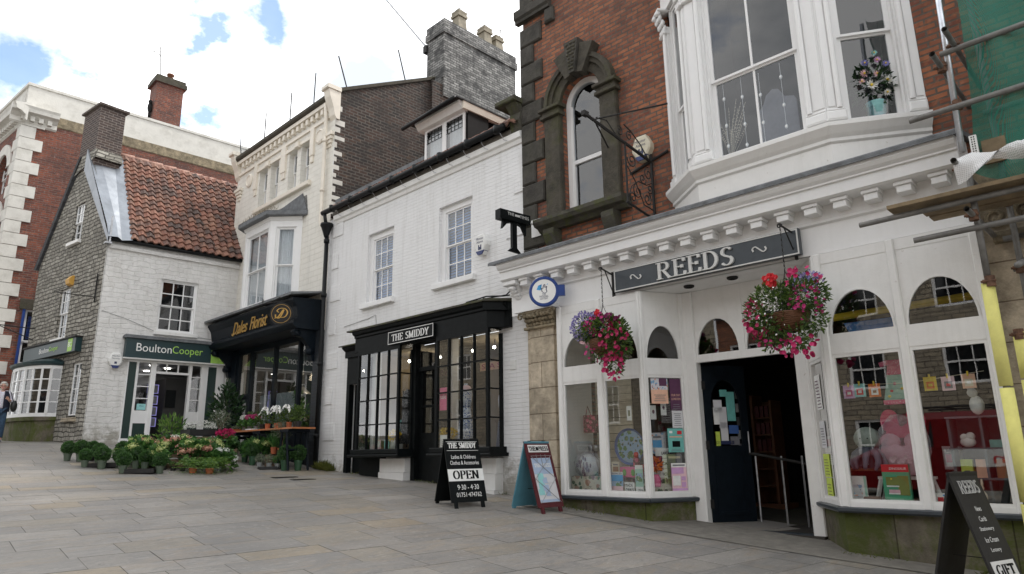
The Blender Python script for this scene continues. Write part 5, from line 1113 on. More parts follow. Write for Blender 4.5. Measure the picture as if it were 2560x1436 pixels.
for k in range(10): g_.quad((bp[k][0], bp[k][1] + .03, 2.7), (bp[k + 1][0], bp[k + 1][1] + .03, 2.7), (bp[k + 1][0], bp[k + 1][1] + .03, 3.95), (bp[k][0], bp[k][1] + .03, 3.95))
g_.build('pane', 'upper glass', BW, G); roombox(BW, G, -4.35, -1.9, .22, 1.2, 2.5, 4.2, 'dim room')
# estate agent shopfront
m_ = MB(); Z0, Z1 = 1.88, 4.10
for a, b_, zz in ((-2.72, -2.69, 0), (-2.50, -2.44, 0), (-2.13, -2.08, 0), (-.78, -.60, 0), (-.36, -.14, 0)): m_.box(a, b_, -.03, .1, Z0, Z1)
m_.box(-2.08, -2.0, -.05, .1, Z0, Z1); m_.box(-1.12, -1.05, -.05, .1, Z0, Z1)
m_.box(-2.69, -.36, -.028, .05, Z1 - .06, Z1); m_.box(-2.0, -1.12, -.03, .08, 3.76, 3.82); m_.box(-2.0, -1.12, .0, .05, 3.82, 4.05) if 0 else None
for x in (-1.72, -1.42): m_.box(x - .015, x + .015, -.02, .04, 3.82, 4.05)
for a, b_ in ((-2.44, -2.13), (-1.05, -.78)):
    m_.box(a, b_, -.02, .05, 2.40, 2.74)
    for j in range(1, 4): z_ = 2.74 + (4.04 - 2.74) * j / 4; m_.box(a, b_, -.01, .03, z_ - .012, z_ + .012)
m_.box(-2.74, -2.0, -.05, .02, 1.86, 2.0); m_.box(-1.12, -.14, -.05, .02, 1.86, 2.0); ef = m_.build('agent_shopfront', 'white paint', SC, B)
for a, b_, d in ((-2.69, -2.50, 4.04), (-.60, -.36, 4.04), (-2.44, -2.13, 2.40), (-1.05, -.78, 2.40)): m_ = MB(); m_.box(a, b_, -.012, .05, 2.0, d); m_.build('green_panel', 'green paint', ef, B)
m_ = MB(); 
for a, b_, c, d in ((-2.44, -2.13, 2.74, 4.05), (-1.05, -.78, 2.74, 4.05), (-2.0, -1.12, 3.82, 4.05)): m_.quad((a, .02, c), (b_, .02, c), (b_, .02, d), (a, .02, d))
m_.build('pane', 'glass', ef, B); roombox(SC, B, -2.75, -.12, .21, 3.5, 1.9, 4.1, 'grey room')
m_ = MB(); m_.box(-1.45, -.3, .9, 3.4, 1.9, 3.75); m_.build('inner_wall', 'dim room', SC, B)
m_ = MB(); m_.box(-1.42, -1.15, .86, .895, 2.9, 3.4); tagit(m_.build('wall_screen', 'black paint', None, B, base=(-1.3, .88, 2.9)), 'black screen on the inner wall seen through the estate agent doorway', 'screen')
for i in range(4):
    for j in range(2):
        x, z_ = -1.93 + j * .17 + i * -.005, 2.35 + i * .31
        c_ = MB(); c_.box(x, x + .125, .8, .83, z_, z_ + .25); t_ = tagit(c_.build('lit_panel', 'led blue', None, B, base=(x, .8, z_)), 'blue edge-lit property display in the estate agent doorway, %s row, %s column' % (('bottom', 'third', 'second', 'top')[i], ('left', 'right')[j]), 'display', 'lit property displays')
        c_ = MB(); c_.box(x + .0, x + .10, .785, .798, z_ + .015, z_ + .235); c_.build('card', 'grey', t_, B)
for x, y in ((-1.85, .9), (-1.3, 1.4), (-1.6, 2.4), (-1.2, 2.6)): m_ = MB(); m_.lathe([(.09, 0), (.09, -.015)], (x, y, 4.09), 12); m_.build('ceiling_light', 'ceiling light', SC, B)

# ------------------------------------------------------------------ 5. large far brick building
BB = thing('quoined_brick_building', 'large red brick building with white quoins, cornice and parapet behind the stone cottage', 'building', Q, (0, 0, 2.0))
m_ = MB(); wallm(m_, 0, 12, 1.5, 12.95, [(.88, 2.2, 4.45, 6.25)], 0, .25); m_.build('flank_wall', 'red brick old', BB, Q)
m_ = MB(); AW = [(-3.6, -1.9)]
wallm(m_, -12, 0, 1.5, 12.95, [(-2.12, -.88, 10.3, 11.82), (-2.12, -.88, 7.9, 9.77)], 0, .3)
for zc in (11.82, 9.77): spandrel(m_, -2.12, -.88, zc - .62, zc, -1.5, .62, .62, 0, .3)
m_.build('front_wall', 'red brick old', BB, Q2)
for zc, zb in ((11.2, 10.3), (9.15, 7.9)):
    m_ = MB(); n = 16
    for k in range(n):
        a, b_ = math.pi * k / n, math.pi * (k + 1) / n; m_.prism([(-1.5 + r_ * math.cos(t_), zc + r_ * math.sin(t_)) for r_, t_ in ((.62, a), (.97, a), (.97, b_), (.62, b_))], -.06, .0)
    m_.build('arch_surround', 'render white', BB, Q2)
    w_ = sash(BB, Q2, -2.12, -.88, zb, zc + .62, .16, 3, 3, .06, .03, blind=None)
i = 0; z = 2.0
while z < 12.5:
    L = .62 if i % 2 else .38; m_ = MB(); m_.box(-.06, L, -.05, 0, z + .01, z + .41); m_.build('quoin', 'render white', BB, Q)
    m_ = MB(); m_.box(-L, .0, -.05, 0, z + .01, z + .41); m_.build('quoin', 'render white', BB, Q2); z += .42; i += 1
m_ = MB(); m_.prof([(0, 12.55), (-.06, 12.6), (-.06, 12.75), (-.20, 12.86), (-.34, 12.90), (-.36, 13.02), (-.40, 13.10), (0, 13.2)], -.4, .95)
for j in range(4): m_.box(-.1 + j * .25, .03 + j * .25, -.19, -.05, 12.66, 12.82)
m_.build('cornice_return', 'render white', BB, Q)
m_ = MB(); m_.prof([(0, 12.55), (-.06, 12.6), (-.06, 12.75), (-.20, 12.86), (-.34, 12.90), (-.36, 13.02), (-.40, 13.10), (0, 13.2)], -12, .38)
for j in range(48): m_.box(-.1 - j * .25, .03 - j * .25, -.19, -.05, 12.66, 12.82)
m_.build('cornice', 'render white', BB, Q2)
m_ = MB(); m_.box(0, 12, 0, .3, 13.1, 14.0); m_.box(-.04, 12, -.04, .34, 14.0, 14.1); m_.build('parapet', 'render white', BB, Q)
m_ = MB(); m_.box(-12, -.31, .02, .3, 13.19, 14.0); m_.box(-12, 0, -.04, .3, 13.998, 14.098); m_.build('front_parapet', 'render white', BB, Q2)
m_ = MB(); m_.prof([(-.002, 12.72), (-.03, 12.75), (-.05, 13.1), (-.002, 13.12)], .95, 12); m_.build('string_course', 'carved stone', BB, Q)
m_ = MB(); m_.box(.7, 2.4, -.05, 0, 6.25, 6.58); m_.build('lintel', 'dark stone', BB, Q)
w_ = sash(BB, Q, .88, 2.2, 4.45, 6.25, .05, 3, 1, .07, .03, blind=None, split=.42, mat='white paint'); m_ = MB(); m_.box(.80, .88, -.03, .1, 4.35, 6.25); m_.box(.80, 2.2, -.03, .1, 4.33, 4.44); m_.build('blue_surround', 'lottery blue', BB, Q)
m_ = MB(); m_.box(1.0, 1.9, .12, .13, 5.3, 6.05); bt = m_.build('window_poster', 'lottery blue', w_, Q); m_ = MB(); m_.tube([(1.28 + .13 * math.cos(R(a)), .115, 5.88 + .13 * math.sin(R(a))) for a in range(0, 361, 30)], .012, 5); text_mesh(m_, 'BT', 1.2, 5.83, .17, .1, .118, .002); text_mesh(m_, 'L', 1.1, 5.5, .08, .14, .118); m_.build('lettering', 'white letter', bt, Q)
m_ = MB(); m_.prof([(0, 1.5), (-.08, 1.5), (-.08, 3.1), (-.02, 3.2), (0, 3.2)], -.1, 6); m_.build('stone_base', 'dark stone', BB, Q)
m_ = MB(); m_.add([(3.2, 1.2, 13.9), (12, 1.2, 13.9), (12, 4, 15.3), (4.9, 4, 15.3), (4.9, 4, 15.3)], [(0, 1, 2, 3)]); m_.add([(3.2, 1.2, 13.9), (4.9, 4, 15.3), (3.2, 6, 13.9)], [(0, 1, 2)]); m_.build('roof', 'slate', BB, Q)
m_ = MB(); m_.box(4.05, 5.05, .45, 1.25, 13.5, 15.95); m_.box(3.97, 5.13, .37, 1.33, 15.95, 16.1); m_.box(4.02, 5.08, .42, 1.28, 16.1, 16.25); c5 = m_.build('chimney', 'red brick old', BB, Q)
m_ = MB(); m_.box(3.95, 5.15, .35, 1.35, 15.951, 16.13); m_.box(4.0, 5.1, .4, 1.3, 16.131, 16.27); m_.build('chimney_cap', 'dark stone', c5, Q)
m_ = MB(); m_.lathe([(.13, 0), (.11, .3), (.14, .3), (.14, .36), (.08, .36)], (4.6, .8, 16.26), 12); m_.build('chimney_pot', 'terracotta dark', c5, Q, True)

# ------------------------------------------------------------------ helpers for things
def item(mb, name, label, cat, mat, fr, base, group=None, smooth=False):
    return tagit(mb.build(name, mat, None, fr, smooth, base), label, cat, group)
def lamp(parent, name, loc, watts, col=(1, .82, .6), r=.04):
    d = bpy.data.lights.new(name, 'POINT'); d.energy = watts; d.color = col; d.shadow_soft_size = r
    o = bpy.data.objects.new(name, d); COL.objects.link(o); o.parent = parent; o.matrix_local = wm(parent).inverted() @ Matrix.Translation(loc)
def panel(fr, x0, z0, w_, h_, y, mat, label, cat='poster', name='poster', art=(), group=None, t=.004):
    m_ = MB(); m_.box(x0, x0 + w_, y - t, y, z0, z0 + h_); o = item(m_, name, label, cat, mat, fr, (x0 + w_ / 2, y, z0), group)
    for k, (ax, az, aw, ah, am) in enumerate(art):
        c = MB(); yy = y - t - .0012 * (k + 1)
        if am.startswith('@'):
            _, txt, am2 = am.split('@'); text_mesh(c, txt, x0 + ax * w_, z0 + az * h_, aw * w_, ah * h_, yy, .001); c.build('lettering', am2, o, fr)
        else: c.box(x0 + ax * w_, x0 + (ax + aw) * w_, yy, yy + .001, z0 + az * h_, z0 + (az + ah) * h_); c.build('print', am, o, fr)
    return o
def lines(n, z0=.1, z1=.6, mat='grey', x0=.15, w_=.7):
    return [(x0 + .04 * (i % 3), z0 + (z1 - z0) * i / n, w_ - .08 * (i % 3), (z1 - z0) / n * .28, mat) for i in range(n)]

# ------------------------------------------------------------------ signs
S1 = thing('shop_sign', 'long slate grey REEDS sign with raised silver letters above the white shop door', 'sign', A, (-4.38, -.3, 3.82))
m_ = MB(); m_.box(-5.78, -2.97, -.36, -.29, 3.82, 4.155); m_.build('board', 'slate paint', S1, A)
m_ = MB()
for a, b_, c, d in ((-5.77, -2.98, 3.825, 3.842), (-5.77, -2.98, 4.133, 4.15), (-5.77, -5.753, 3.843, 4.132), (-2.997, -2.98, 3.843, 4.132)): m_.box(a, b_, -.368, -.361, c, d)
m_.build('border', 'silver letter', S1, A)
m_ = MB(); serif(m_, 'REEDS', -5.02, 3.865, 1.20, .245, -.361, .03, .14, .05); m_.build('lettering', 'silver letter', S1, A)
for x in (-5.38, -3.48): m_ = MB(); ribbon(m_, [(x - .08, 3.97), (x - .09, 4.01), (x - .05, 4.03), (x, 3.99), (x + .05, 3.95), (x + .09, 3.975), (x + .075, 4.01)], .012, -.361, .012, 1.8); m_.build('flourish', 'silver letter', S1, A)
S2 = thing('shop_sign', 'small black THE SMIDDY sign with a white border on the black shopfront', 'sign', A, (-10.8, -.4, 3.7))
m_ = MB(); m_.box(-11.53, -10.05, -.405, -.352, 3.70, 3.955); m_.build('board', 'black paint', S2, A)
m_ = MB()
for a, b_, c, d in ((-11.53, -10.05, 3.70, 3.712), (-11.53, -10.05, 3.943, 3.955), (-11.53, -11.518, 3.713, 3.942), (-10.062, -10.05, 3.713, 3.942)): m_.box(a, b_, -.41, -.406, c, d)
m_.build('border', 'white letter', S2, A); m_ = MB(); serif(m_, 'THE SMIDDY', -11.40, 3.755, 1.22, .14, -.406, .003, .14, .06); m_.build('lettering', 'white letter', S2, A)
# estate agent signs
S3 = thing('shop_sign', 'dark green BoultonCooper sign over the estate agent doorway', 'sign', B, (-1.6, -.1, 4.1))
m_ = MB(); m_.box(-2.86, -.14, -.20, 0, 4.13, 4.66); m_.build('board', 'sign green', S3, B); m_ = MB(); m_.box(-2.92, .2, -.26, 0, 4.662, 4.72); m_.box(-2.9, .1, -.24, 0, 4.722, 4.75); m_.build('lead_cap', 'lead', S3, B)
m_ = MB(); m_.box(-2.90, -.1, -.225, 0, 4.09, 4.128); m_.build('trim', 'silver letter', S3, B); m_ = MB(); m_.box(-.62, -.138, -.206, -.12, 4.132, 4.60); m_.build('green_end', 'lime', S3, B)
m_ = MB(); text_mesh(m_, 'Boulton', -2.60, 4.315, .90, .22, -.201, .004); m_.build('lettering', 'white letter', S3, B); m_ = MB(); text_mesh(m_, 'Cooper', -1.68, 4.26, .82, .275, -.201, .004); m_.build('lettering', 'lime', S3, B)
S4 = thing('shop_sign', 'long dark green BoultonCooper sign fixed to the stone gable above the bay window', 'sign', G, (-2.6, -.1, 4.3))
m_ = MB(); m_.box(-4.40, -.80, -.16, 0, 4.32, 4.70); m_.build('board', 'sign green', S4, G); m_ = MB(); m_.box(-4.44, -.76, -.20, 0, 4.702, 4.74); m_.build('top_rail', 'iron', S4, G)
m_ = MB(); m_.box(-1.28, -1.0, -.165, -.161, 4.34, 4.69); lg = m_.build('lime_panel', 'lime', S4, G); m_ = MB(); text_mesh(m_, 'BC', -1.24, 4.46, .2, .13, -.166, .003); m_.build('lettering', 'white letter', lg, G)
m_ = MB(); text_mesh(m_, 'Boulton', -3.22, 4.45, .66, .14, -.161, .004); m_.build('lettering', 'white letter', S4, G); m_ = MB(); text_mesh(m_, 'Cooper', -2.54, 4.42, .62, .17, -.161, .004); m_.build('lettering', 'lime', S4, G)
# brackets on the gable
for (x, z_), lab, L_ in (((-.30, 6.1), 'empty thin black sign bracket near the top right of the stone gable', 1.7),):
    m_ = MB(); m_.tube([(x, -.03, 5.6), (x, -.03, 6.4)], .02, 6); m_.tube([(x, -.03, 5.75), (x, -L_ * .6, 5.72)], .014, 6); m_.tube([(x, -.03, 6.3), (x, -L_ * .6, 5.74)], .01, 6); item(m_, 'sign_bracket', lab, 'bracket', 'iron', G, (x, 0, 5.6))
m_ = MB(); m_.tube([(-4.3, 0, 5.35), (-4.6, -.9, 5.4)], .016, 6); m_.tube([(-4.3, 0, 5.0), (-4.6, -.9, 5.4)], .014, 6); m_.box(-4.7, -4.55, -1.0, -.88, 5.25, 5.45); item(m_, 'lamp_bracket', 'short black bracket with a small box low on the left of the stone gable', 'bracket', 'iron', G, (-4.3, 0, 5))
m_ = MB(); m_.prof([(0, 6.32), (-.12, 6.38), (-.14, 6.5), (-.05, 6.62), (0, 6.62)], -2.15, -1.9); item(m_, 'alarm_box', 'yellow alarm box above the middle window of the stone gable', 'alarm', 'alarm yellow', G, (-2, 0, 6.35))
# florist lettering, hung disc
S5 = thing('florist_lettering', 'gold script Dales Florist lettering on the dark fascia', 'sign', A, (-17.4, -.7, 4.7))
m_ = MB(); zb = 4.80
def gl(pts, ox, oz=0): ribbon(m_, [(ox + (p[0] + p[1] * .25) * 1.15, zb + oz + p[1] * 1.15) for p in pts], .014, -.69, .02, 2.6)
text_mesh(m_, 'Dales', -18.50, 4.76, .88, .34, -.69, .02, .35); text_mesh(m_, 'Florist', -17.46, 4.77, .98, .35, -.69, .02, .35)
gl([(.0, .04), (.08, -.02), (.2, .03), (.3, -.01)], -18.58, -.04); gl([(-.1, .33), (.02, .38), (.2, .36), (.34, .40)], -17.48, -.06)
m_.build('lettering', 'gold letter', S5, A)
S6 = thing('hanging_sign', 'round black disc sign with a gold letter D hung by the florist', 'sign', A, (-15.25, -1.05, 4.3)); DC = A @ Matrix.Translation((-15.12, -1.0, 4.82)) @ Matrix.Rotation(R(48), 4, 'Z')
m_ = MB(); m_.lathe([(.01, .02), (.27, .02), (.27, -.02), (.01, -.02)], (0, 0, 0), 32, 'y'); m_.build('disc', 'iron', S6, DC)
m_ = MB(); m_.tube([(.225 * math.cos(R(a)), -.023, .225 * math.sin(R(a))) for a in range(0, 361, 12)], .005, 5); ribbon(m_, [(-.13, -.02), (-.12, -.09), (-.03, -.10), (.05, .06), (.04, .09), (-.06, -.07), (-.15, -.11), (-.05, -.09), (.09, -.08), (.15, .03), (.09, .12), (-.03, .13), (-.1, .07), (-.05, .03)], .014, -.021, .006); m_.build('emblem', 'gold letter', S6, DC)
m_ = MB(); br = lambda p: (-15.3, p[0], p[1])
m_.tube([(-15.1, -.7, 5.22), (-15.95, -1.1, 5.18)], .012, 6); m_.tube([(-15.14, -.72, 5.0), (-15.14, -.74, 5.36), (-15.3, -.8, 5.38), (-15.75, -1.0, 5.20)], .009, 6)
for c_, zc in (((-15.2, -.76), 5.27), ((-15.95, -1.1), 5.24)): m_.tube([(c_[0] + p_[0], c_[1], zc + p_[1]) for p_ in scroll(0, 0, .06, 1.3, 0)], .008, 5)
for dx in (-.15, .15): m_.tube([(-15.12 + dx, -1.0 - dx * .2, 5.2), (-15.12 + dx, -1.0 - dx * .2, 5.08)], .004, 4)
m_.build('bracket', 'iron', S6, A)
# newspaper T sign
S7 = thing('hanging_sign', 'black THE TIMES box sign with a big hanging letter T at the quoined corner', 'sign', A, (-7.65, -.45, 4.9)); TF = A @ Matrix.Translation((-7.60, -.26, .04)) @ Matrix.Rotation(R(84), 4, 'Z')
m_ = MB(); m_.box(-.70, -.03, -.07, .07, 5.30, 5.47); m_.build('box', 'black paint', S7, TF)
m_ = MB(); text_mesh(m_, 'THE', -.54, 5.385, .14, .055, -.071, .002); text_mesh(m_, 'TIMES', -.27, 5.375, .20, .055, -.071, .002)
for j in range(5): m_.ball((-.37 + .022 * j, -.073, 5.405), (.012, .004, .024), 6, 4)
m_.build('lettering', 'silver letter', S7, TF)
m_ = MB(); m_.prism([(-.405, 5.30), (-.405, 4.84), (-.48, 4.78), (-.22, 4.76), (-.305, 4.84), (-.305, 5.30)], -.03, .03); m_.prism([(-.60, 5.30), (-.62, 5.14), (-.52, 5.25), (-.42, 5.28), (-.42, 5.30)], -.029, .029); m_.prism([(-.29, 5.30), (-.29, 5.28), (-.19, 5.25), (-.10, 5.10), (-.10, 5.30)], -.029, .029); m_.build('letter_t', 'black paint', S7, TF)
m_ = MB(); m_.box(-7.72, -7.50, -.075, -.06, 5.20, 5.52); m_.tube([(-7.61, -.07, 5.40), (-7.61, -.30, 5.42)], .015, 6); m_.build('wall_plate', 'alarm white', S7, A)
# lottery sign
S8 = thing('hanging_sign', 'round blue and white national lottery sign beside the carved capital', 'sign', A, (-7.2, -.6, 3.8)); LF = A @ Matrix.Translation((-7.02, -.56, 4.02)) @ Matrix.Rotation(R(30), 4, 'Z')
m_ = MB(); m_.lathe([(.01, .035), (.235, .035), (.25, .02), (.25, -.02), (.235, -.035), (.20, -.035), (.20, -.028), (.01, -.028)], (0, 0, 0), 36, 'y'); m_.box(.22, .34, -.03, .03, -.09, .09); m_.build('rim', 'lottery blue', S8, LF)
m_ = MB(); m_.lathe([(.01, -.029), (.198, -.029), (.198, -.031), (.01, -.031)], (0, 0, 0), 36, 'y'); m_.build('face', 'white letter', S8, LF)
m_ = MB(); text_mesh(m_, 'THE', -.03, -.06, .06, .026, -.032, .001); text_mesh(m_, 'NATIONAL', -.075, -.098, .15, .03, -.032, .001); text_mesh(m_, 'LOTTERY', -.065, -.136, .13, .03, -.032, .001)
ribbon(m_, [(-.03, .02), (-.05, .06), (-.02, .04), (.0, .10), (.02, .11), (.02, .06), (.05, .08), (.04, .03), (.05, -.01), (.01, -.03), (-.03, .0), (-.03, .02)], .006, -.032, .001); m_.build('lettering', 'navy', S8, LF)
m_ = MB(); m_.prism([(-.12, .03), (-.09, .10), (-.04, .06), (-.03, .12), (-.05, .02)], -.033, -.031); m_.prism([(.05, .11), (.07, .13), (.06, .10)], -.033, -.031); m_.build('emblem', 'sky blue', S8, LF)
# iron bracket on the red brick
BKF = A @ Matrix.Translation((-5.18, 0, 0)) @ Matrix.Rotation(R(0), 4, 'Z')
S9 = thing('iron_bracket', 'large empty wrought iron sign bracket with scrolls beside the arched window', 'bracket', A, (-5.18, 0, 4.9))
m_ = MB(); X_ = -5.2; P = lambda y, z: (X_, y, z)
m_.tube([P(-.03, 4.86), P(-.03, 5.98)], .022, 6); m_.tube([P(-.03, 5.85), P(-1.62, 6.08)], .024, 6); m_.tube([P(-.03, 4.9), P(-.75, 5.02)], .018, 6); m_.tube([P(-.72, 5.0), P(-.72, 5.95)], .016, 6)
m_.tube([(X_, -1.45, 6.07), (-4.83, -.01, 6.72)], .013, 6); m_.tube([(X_, -1.45, 6.07), (-6.0, -.01, 6.35)], .013, 6); m_.tube([(-5.6, -.02, 5.78), (-4.9, -.02, 5.95)], .022, 6)
m_.tube([P(-.1, 5.86), P(-.3, 6.05), P(-.55, 6.2), P(-.72, 6.25)], .010, 6); m_.tube([P(-.9, 5.98), P(-1.15, 6.16), P(-1.4, 6.12)], .008, 6)
for (y, z_, r_, s_, a0) in ((-.14, 5.62, .11, 1, 1.5), (-.30, 5.5, .09, -1, 0), (-.56, 5.72, .12, 1, 3), (-.2, 5.2, .11, -1, 1), (-.45, 5.25, .12, 1, 2), (-.58, 5.12, .09, -1, 4), (-.12, 5.38, .08, 1, 4), (-.6, 6.1, .08, 1, 1), (-.84, 6.1, .08, -1, 2)): m_.tube([P(y + p_[0], z_ + p_[1]) for p_ in scroll(0, 0, r_, 1.35, a0, 24, s_)], .0085, 5)
m_.tube([P(-.04, 5.5), P(-.2, 5.42), P(-.42, 5.42), P(-.6, 5.3), P(-.7, 5.1)], .009, 5); m_.tube([P(-.05, 5.05), P(-.3, 5.08), P(-.5, 5.4), P(-.7, 5.6)], .009, 5)
m_.build('ironwork', 'iron', S9, A); m_ = MB(); m_.box(X_ - .03, X_ + .03, -1.7, -1.6, 6.05, 6.12); m_.build('finial', 'iron', S9, A)
# alarm boxes
def alarm(fr, x, z, lab, mat, txt=True, y0=0):
    o = thing('alarm_box', lab, 'alarm', fr, (x, y0, z - .2), keep=False); W_ = .17
    m_ = MB(); pl = [(-.09, .22), (.09, .22), (.17, .06), (.17, -.02), (.06, -.2), (-.06, -.2), (-.17, -.02), (-.17, .06)]; f_ = [(x + a * .82, z + b_ * .85) for a, b_ in pl]; g_ = [(x + a, z + b_) for a, b_ in pl]; n = 8
    m_.add([(a, y0 - .12, b_) for a, b_ in f_] + [(a, y0 - .10, b_) for a, b_ in g_] + [(a, y0, b_) for a, b_ in g_], [tuple(range(8))] + [(k, 8 + k, 8 + (k + 1) % 8, (k + 1) % 8) for k in range(8)] + [(8 + k, 16 + k, 16 + (k + 1) % 8, 8 + (k + 1) % 8) for k in range(8)]); m_.build('case', mat, o, fr)
    m_ = MB(); m_.prism([(x - .11, z - .12), (x - .055, z - .195), (x + .055, z - .195), (x + .11, z - .12)], y0 - .127, y0 - .0); m_.build('strobe', 'blue plastic', o, fr)
    m_ = MB(); text_mesh(m_, 'Minster' if txt else 'Mayfair', x - .1, z + .1, .2, .05, y0 - .121, .001); text_mesh(m_, 'Alarms' if txt else 'Security', x - .09, z + .035, .18, .05, y0 - .121, .001); 
    if txt: m_.box(x - .045, x - .015, y0 - .122, y0 - .12, z - .10, z + .0); m_.box(x + .015, x + .045, y0 - .122, y0 - .12, z - .10, z + .0); m_.box(x - .012, x + .012, y0 - .122, y0 - .12, z - .10, z - .04)
    else: m_.box(x - .03, x + .03, y0 - .122, y0 - .12, z - .08, z - .02)
    m_.build('lettering', 'navy', o, fr)
alarm(A, -5.32, 6.09, 'cream Minster Alarms box high on the red brick wall', 'alarm cream'); alarm(A, -9.03, 5.36, 'white Minster Alarms box on the white brick wall beside the right window', 'alarm white'); alarm(B, -3.04, 4.02, 'white Mayfair Security box on the painted wall left of the estate agent sign', 'alarm white', False)
# small fittings on walls
m_ = MB(); m_.bevbox(-8.36, -8.22, -.02, 0, 2.92, 3.08, .005); m_.tube([(-8.29, -.03, 3.0), (-8.29, 0, 3.0)], .01, 6); item(m_, 'wall_plate', 'small square metal plate on the white wall right of the bow window', 'plate', 'alarm white', A, (-8.3, 0, 2.92))

# ------------------------------------------------------------------ A-boards
def aboard(name, label, P, rot, w_, h_, d, mat, edge=.03, mat2=None):
    z = gz(P[0], P[1]); M = FM(P[0], P[1], rot, z); o = thing(name, label, 'board', M, (w_ / 2, d / 2, 0), keep=True)
    a = math.atan2(d / 2, h_); F = M @ Matrix.Rotation(-a, 4, 'X'); Bk = M @ Matrix.Translation((0, d, 0)) @ Matrix.Rotation(a, 4, 'X'); L = h_ / math.cos(a)
    m_ = MB(); m_.box(0, w_, .0, .02, .09, L); m_.box(.05, .10, -.004, .03, 0, .1); m_.box(w_ - .10, w_ - .05, -.004, .03, 0, .1); f_ = m_.build('front_panel', mat, o, F)
    m_ = MB(); m_.box(.0, w_, -.02, -.0, .09, L); m_.box(.02, .07, -.03, .004, 0, .1); m_.box(w_ - .07, w_ - .02, -.03, .004, 0, .1); m_.build('back_panel', mat2 or mat, o, Bk)
    for x in (.08, w_ - .14): m_ = MB(); m_.box(x, x + .06, -.006, .03, L - .02, L + .006); m_.build('hinge', 'iron', o, F)
    m_ = MB(); m_.tube([tuple(F @ Vector((w_ / 2, .02, .35))), tuple(Bk @ Vector((w_ / 2, -.02, .35)))], .004, 4); m_.build('chain', 'iron', o, I4)
    return o, F, L
o, F, L = aboard('a_board', 'black THE SMIDDY A-board with white OPEN band on the paving outside the black shopfront', (-7.80, 6.90), 76, .60, 1.0, .62, 'black paint')
m_ = MB(); serif(m_, 'THE SMIDDY', .06, L - .145, .48, .085, -.001, .002, .19, .07); m_.box(.03, .57, -.003, -.001, L - .045, L - .04); m_.box(.03, .57, -.003, -.001, L - .185, L - .18)
text_mesh(m_, 'Ladies & Childrens', .09, L - .31, .42, .06, -.001, .002); text_mesh(m_, 'Clothes & Accessories', .06, L - .40, .49, .06, -.001, .002); text_mesh(m_, '9·30 - 4·30', .13, .27, .36, .075, -.001, .002); text_mesh(m_, '01751·474762', .10, .165, .42, .065, -.001, .002)
m_.build('lettering', 'white letter', o, F); m_ = MB(); m_.box(.0, .60, -.004, -.0005, .40, .58); bd = m_.build('open_band', 'white letter', o, F); m_ = MB(); serif(m_, 'OPEN', .08, .43, .44, .125, -.005, .002, .2, .05); m_.build('lettering', 'black paint', bd, F)
o, F, L = aboard('a_board', 'maroon and pale blue newspaper A-board with wire grille by the stone pilaster', (-6.74, 7.62), 84, .50, 1.02, .66, 'maroon', mat2='teal board')
m_ = MB(); m_.box(.05, .45, -.008, -.0, L - .17, L - .06); hd = m_.build('header', 'white letter', o, F); m_ = MB(); serif(m_, 'THE', .06, L - .15, .13, .065, -.009, .002, .2, .07); serif(m_, 'PRESS', .25, L - .15, .19, .065, -.009, .002, .2, .07)
for j in range(3): m_.ball((.205 + .016 * j, -.01, L - .118), (.010, .003, .034), 6, 4)
m_.build('lettering', 'black paint', hd, F)
m_ = MB(); m_.box(.06, .44, -.008, -.0, .16, L - .26); ps = m_.build('poster', 'poster paper', o, F)
m_ = MB(); m_.box(.061, .439, -.010, -.0085, L - .50, L - .262); m_.build('print', 'pale blue', ps, F); m_ = MB(); m_.box(.061, .439, -.010, -.0085, .162, .20); m_.build('print', 'pale blue', ps, F)
rnd = random.Random(1)
for j in range(10): m_ = MB(); x = .08 + .1 * (j % 3) + rnd.uniform(-.02, .03); z_ = .24 + .085 * (j // 3) + rnd.uniform(0, .03); m_.box(x, x + .11, -.012 - .0006 * j, -.0105 - .0006 * j, z_, z_ + .085); m_.build('print', ('aqua', 'pale blue', 'poster paper')[j % 3], ps, F)
m_ = MB(); serif(m_, 'THE', .09, L - .40, .12, .055, -.0105, .001, .2, .07); serif(m_, 'PRESS', .24, L - .40, .17, .055, -.0105, .001, .2, .07); m_.build('lettering', 'white letter', ps, F)
m_ = MB()
for a, b_ in (((.05, .15), (.45, .50)), ((.45, .15), (.05, .50)), ((.05, .50), (.45, .84)), ((.45, .50), (.05, .84)), ((.05, .84), (.45, .84)), ((.25, .68), (.25, .86)), ((.16, .76), (.16, .86)), ((.34, .76), (.34, .86))): m_.tube([(a[0], -.022, a[1]), (b_[0], -.022, b_[1])], .004, 5)
m_.build('wire_grille', 'galvanised', o, F)
o, F, L = aboard('a_board', 'charcoal REEDS chalkboard at the right corner beside the yellow foam scaffold pole', (-1.23, 6.98), 72, .42, 1.04, .60, 'iron', mat2='iron')
m_ = MB(); serif(m_, 'REEDS', .07, L - .19, .28, .11, -.001, .006, .14, .05); m_.build('lettering', 'dim letter', o, F)
m_ = MB()
for k, s_ in enumerate(('News', 'Cards', 'Stationery', 'Ice Cream', 'Lottery')): w2 = .028 * len(s_) * .75; text_mesh(m_, s_, .21 - w2 / 2, L - .34 - k * .085, w2, .042, -.001, .0015)
m_.build('chalk_writing', 'chalk', o, F)
m_ = MB(); m_.box(.04, .38, -.004, -.0005, .20, .34); g_ = m_.build('label', 'silver letter', o, F); m_ = MB(); serif(m_, 'GIFT', .08, .23, .26, .08, -.005, .002, .2, .06); m_.build('lettering', 'black paint', g_, F)

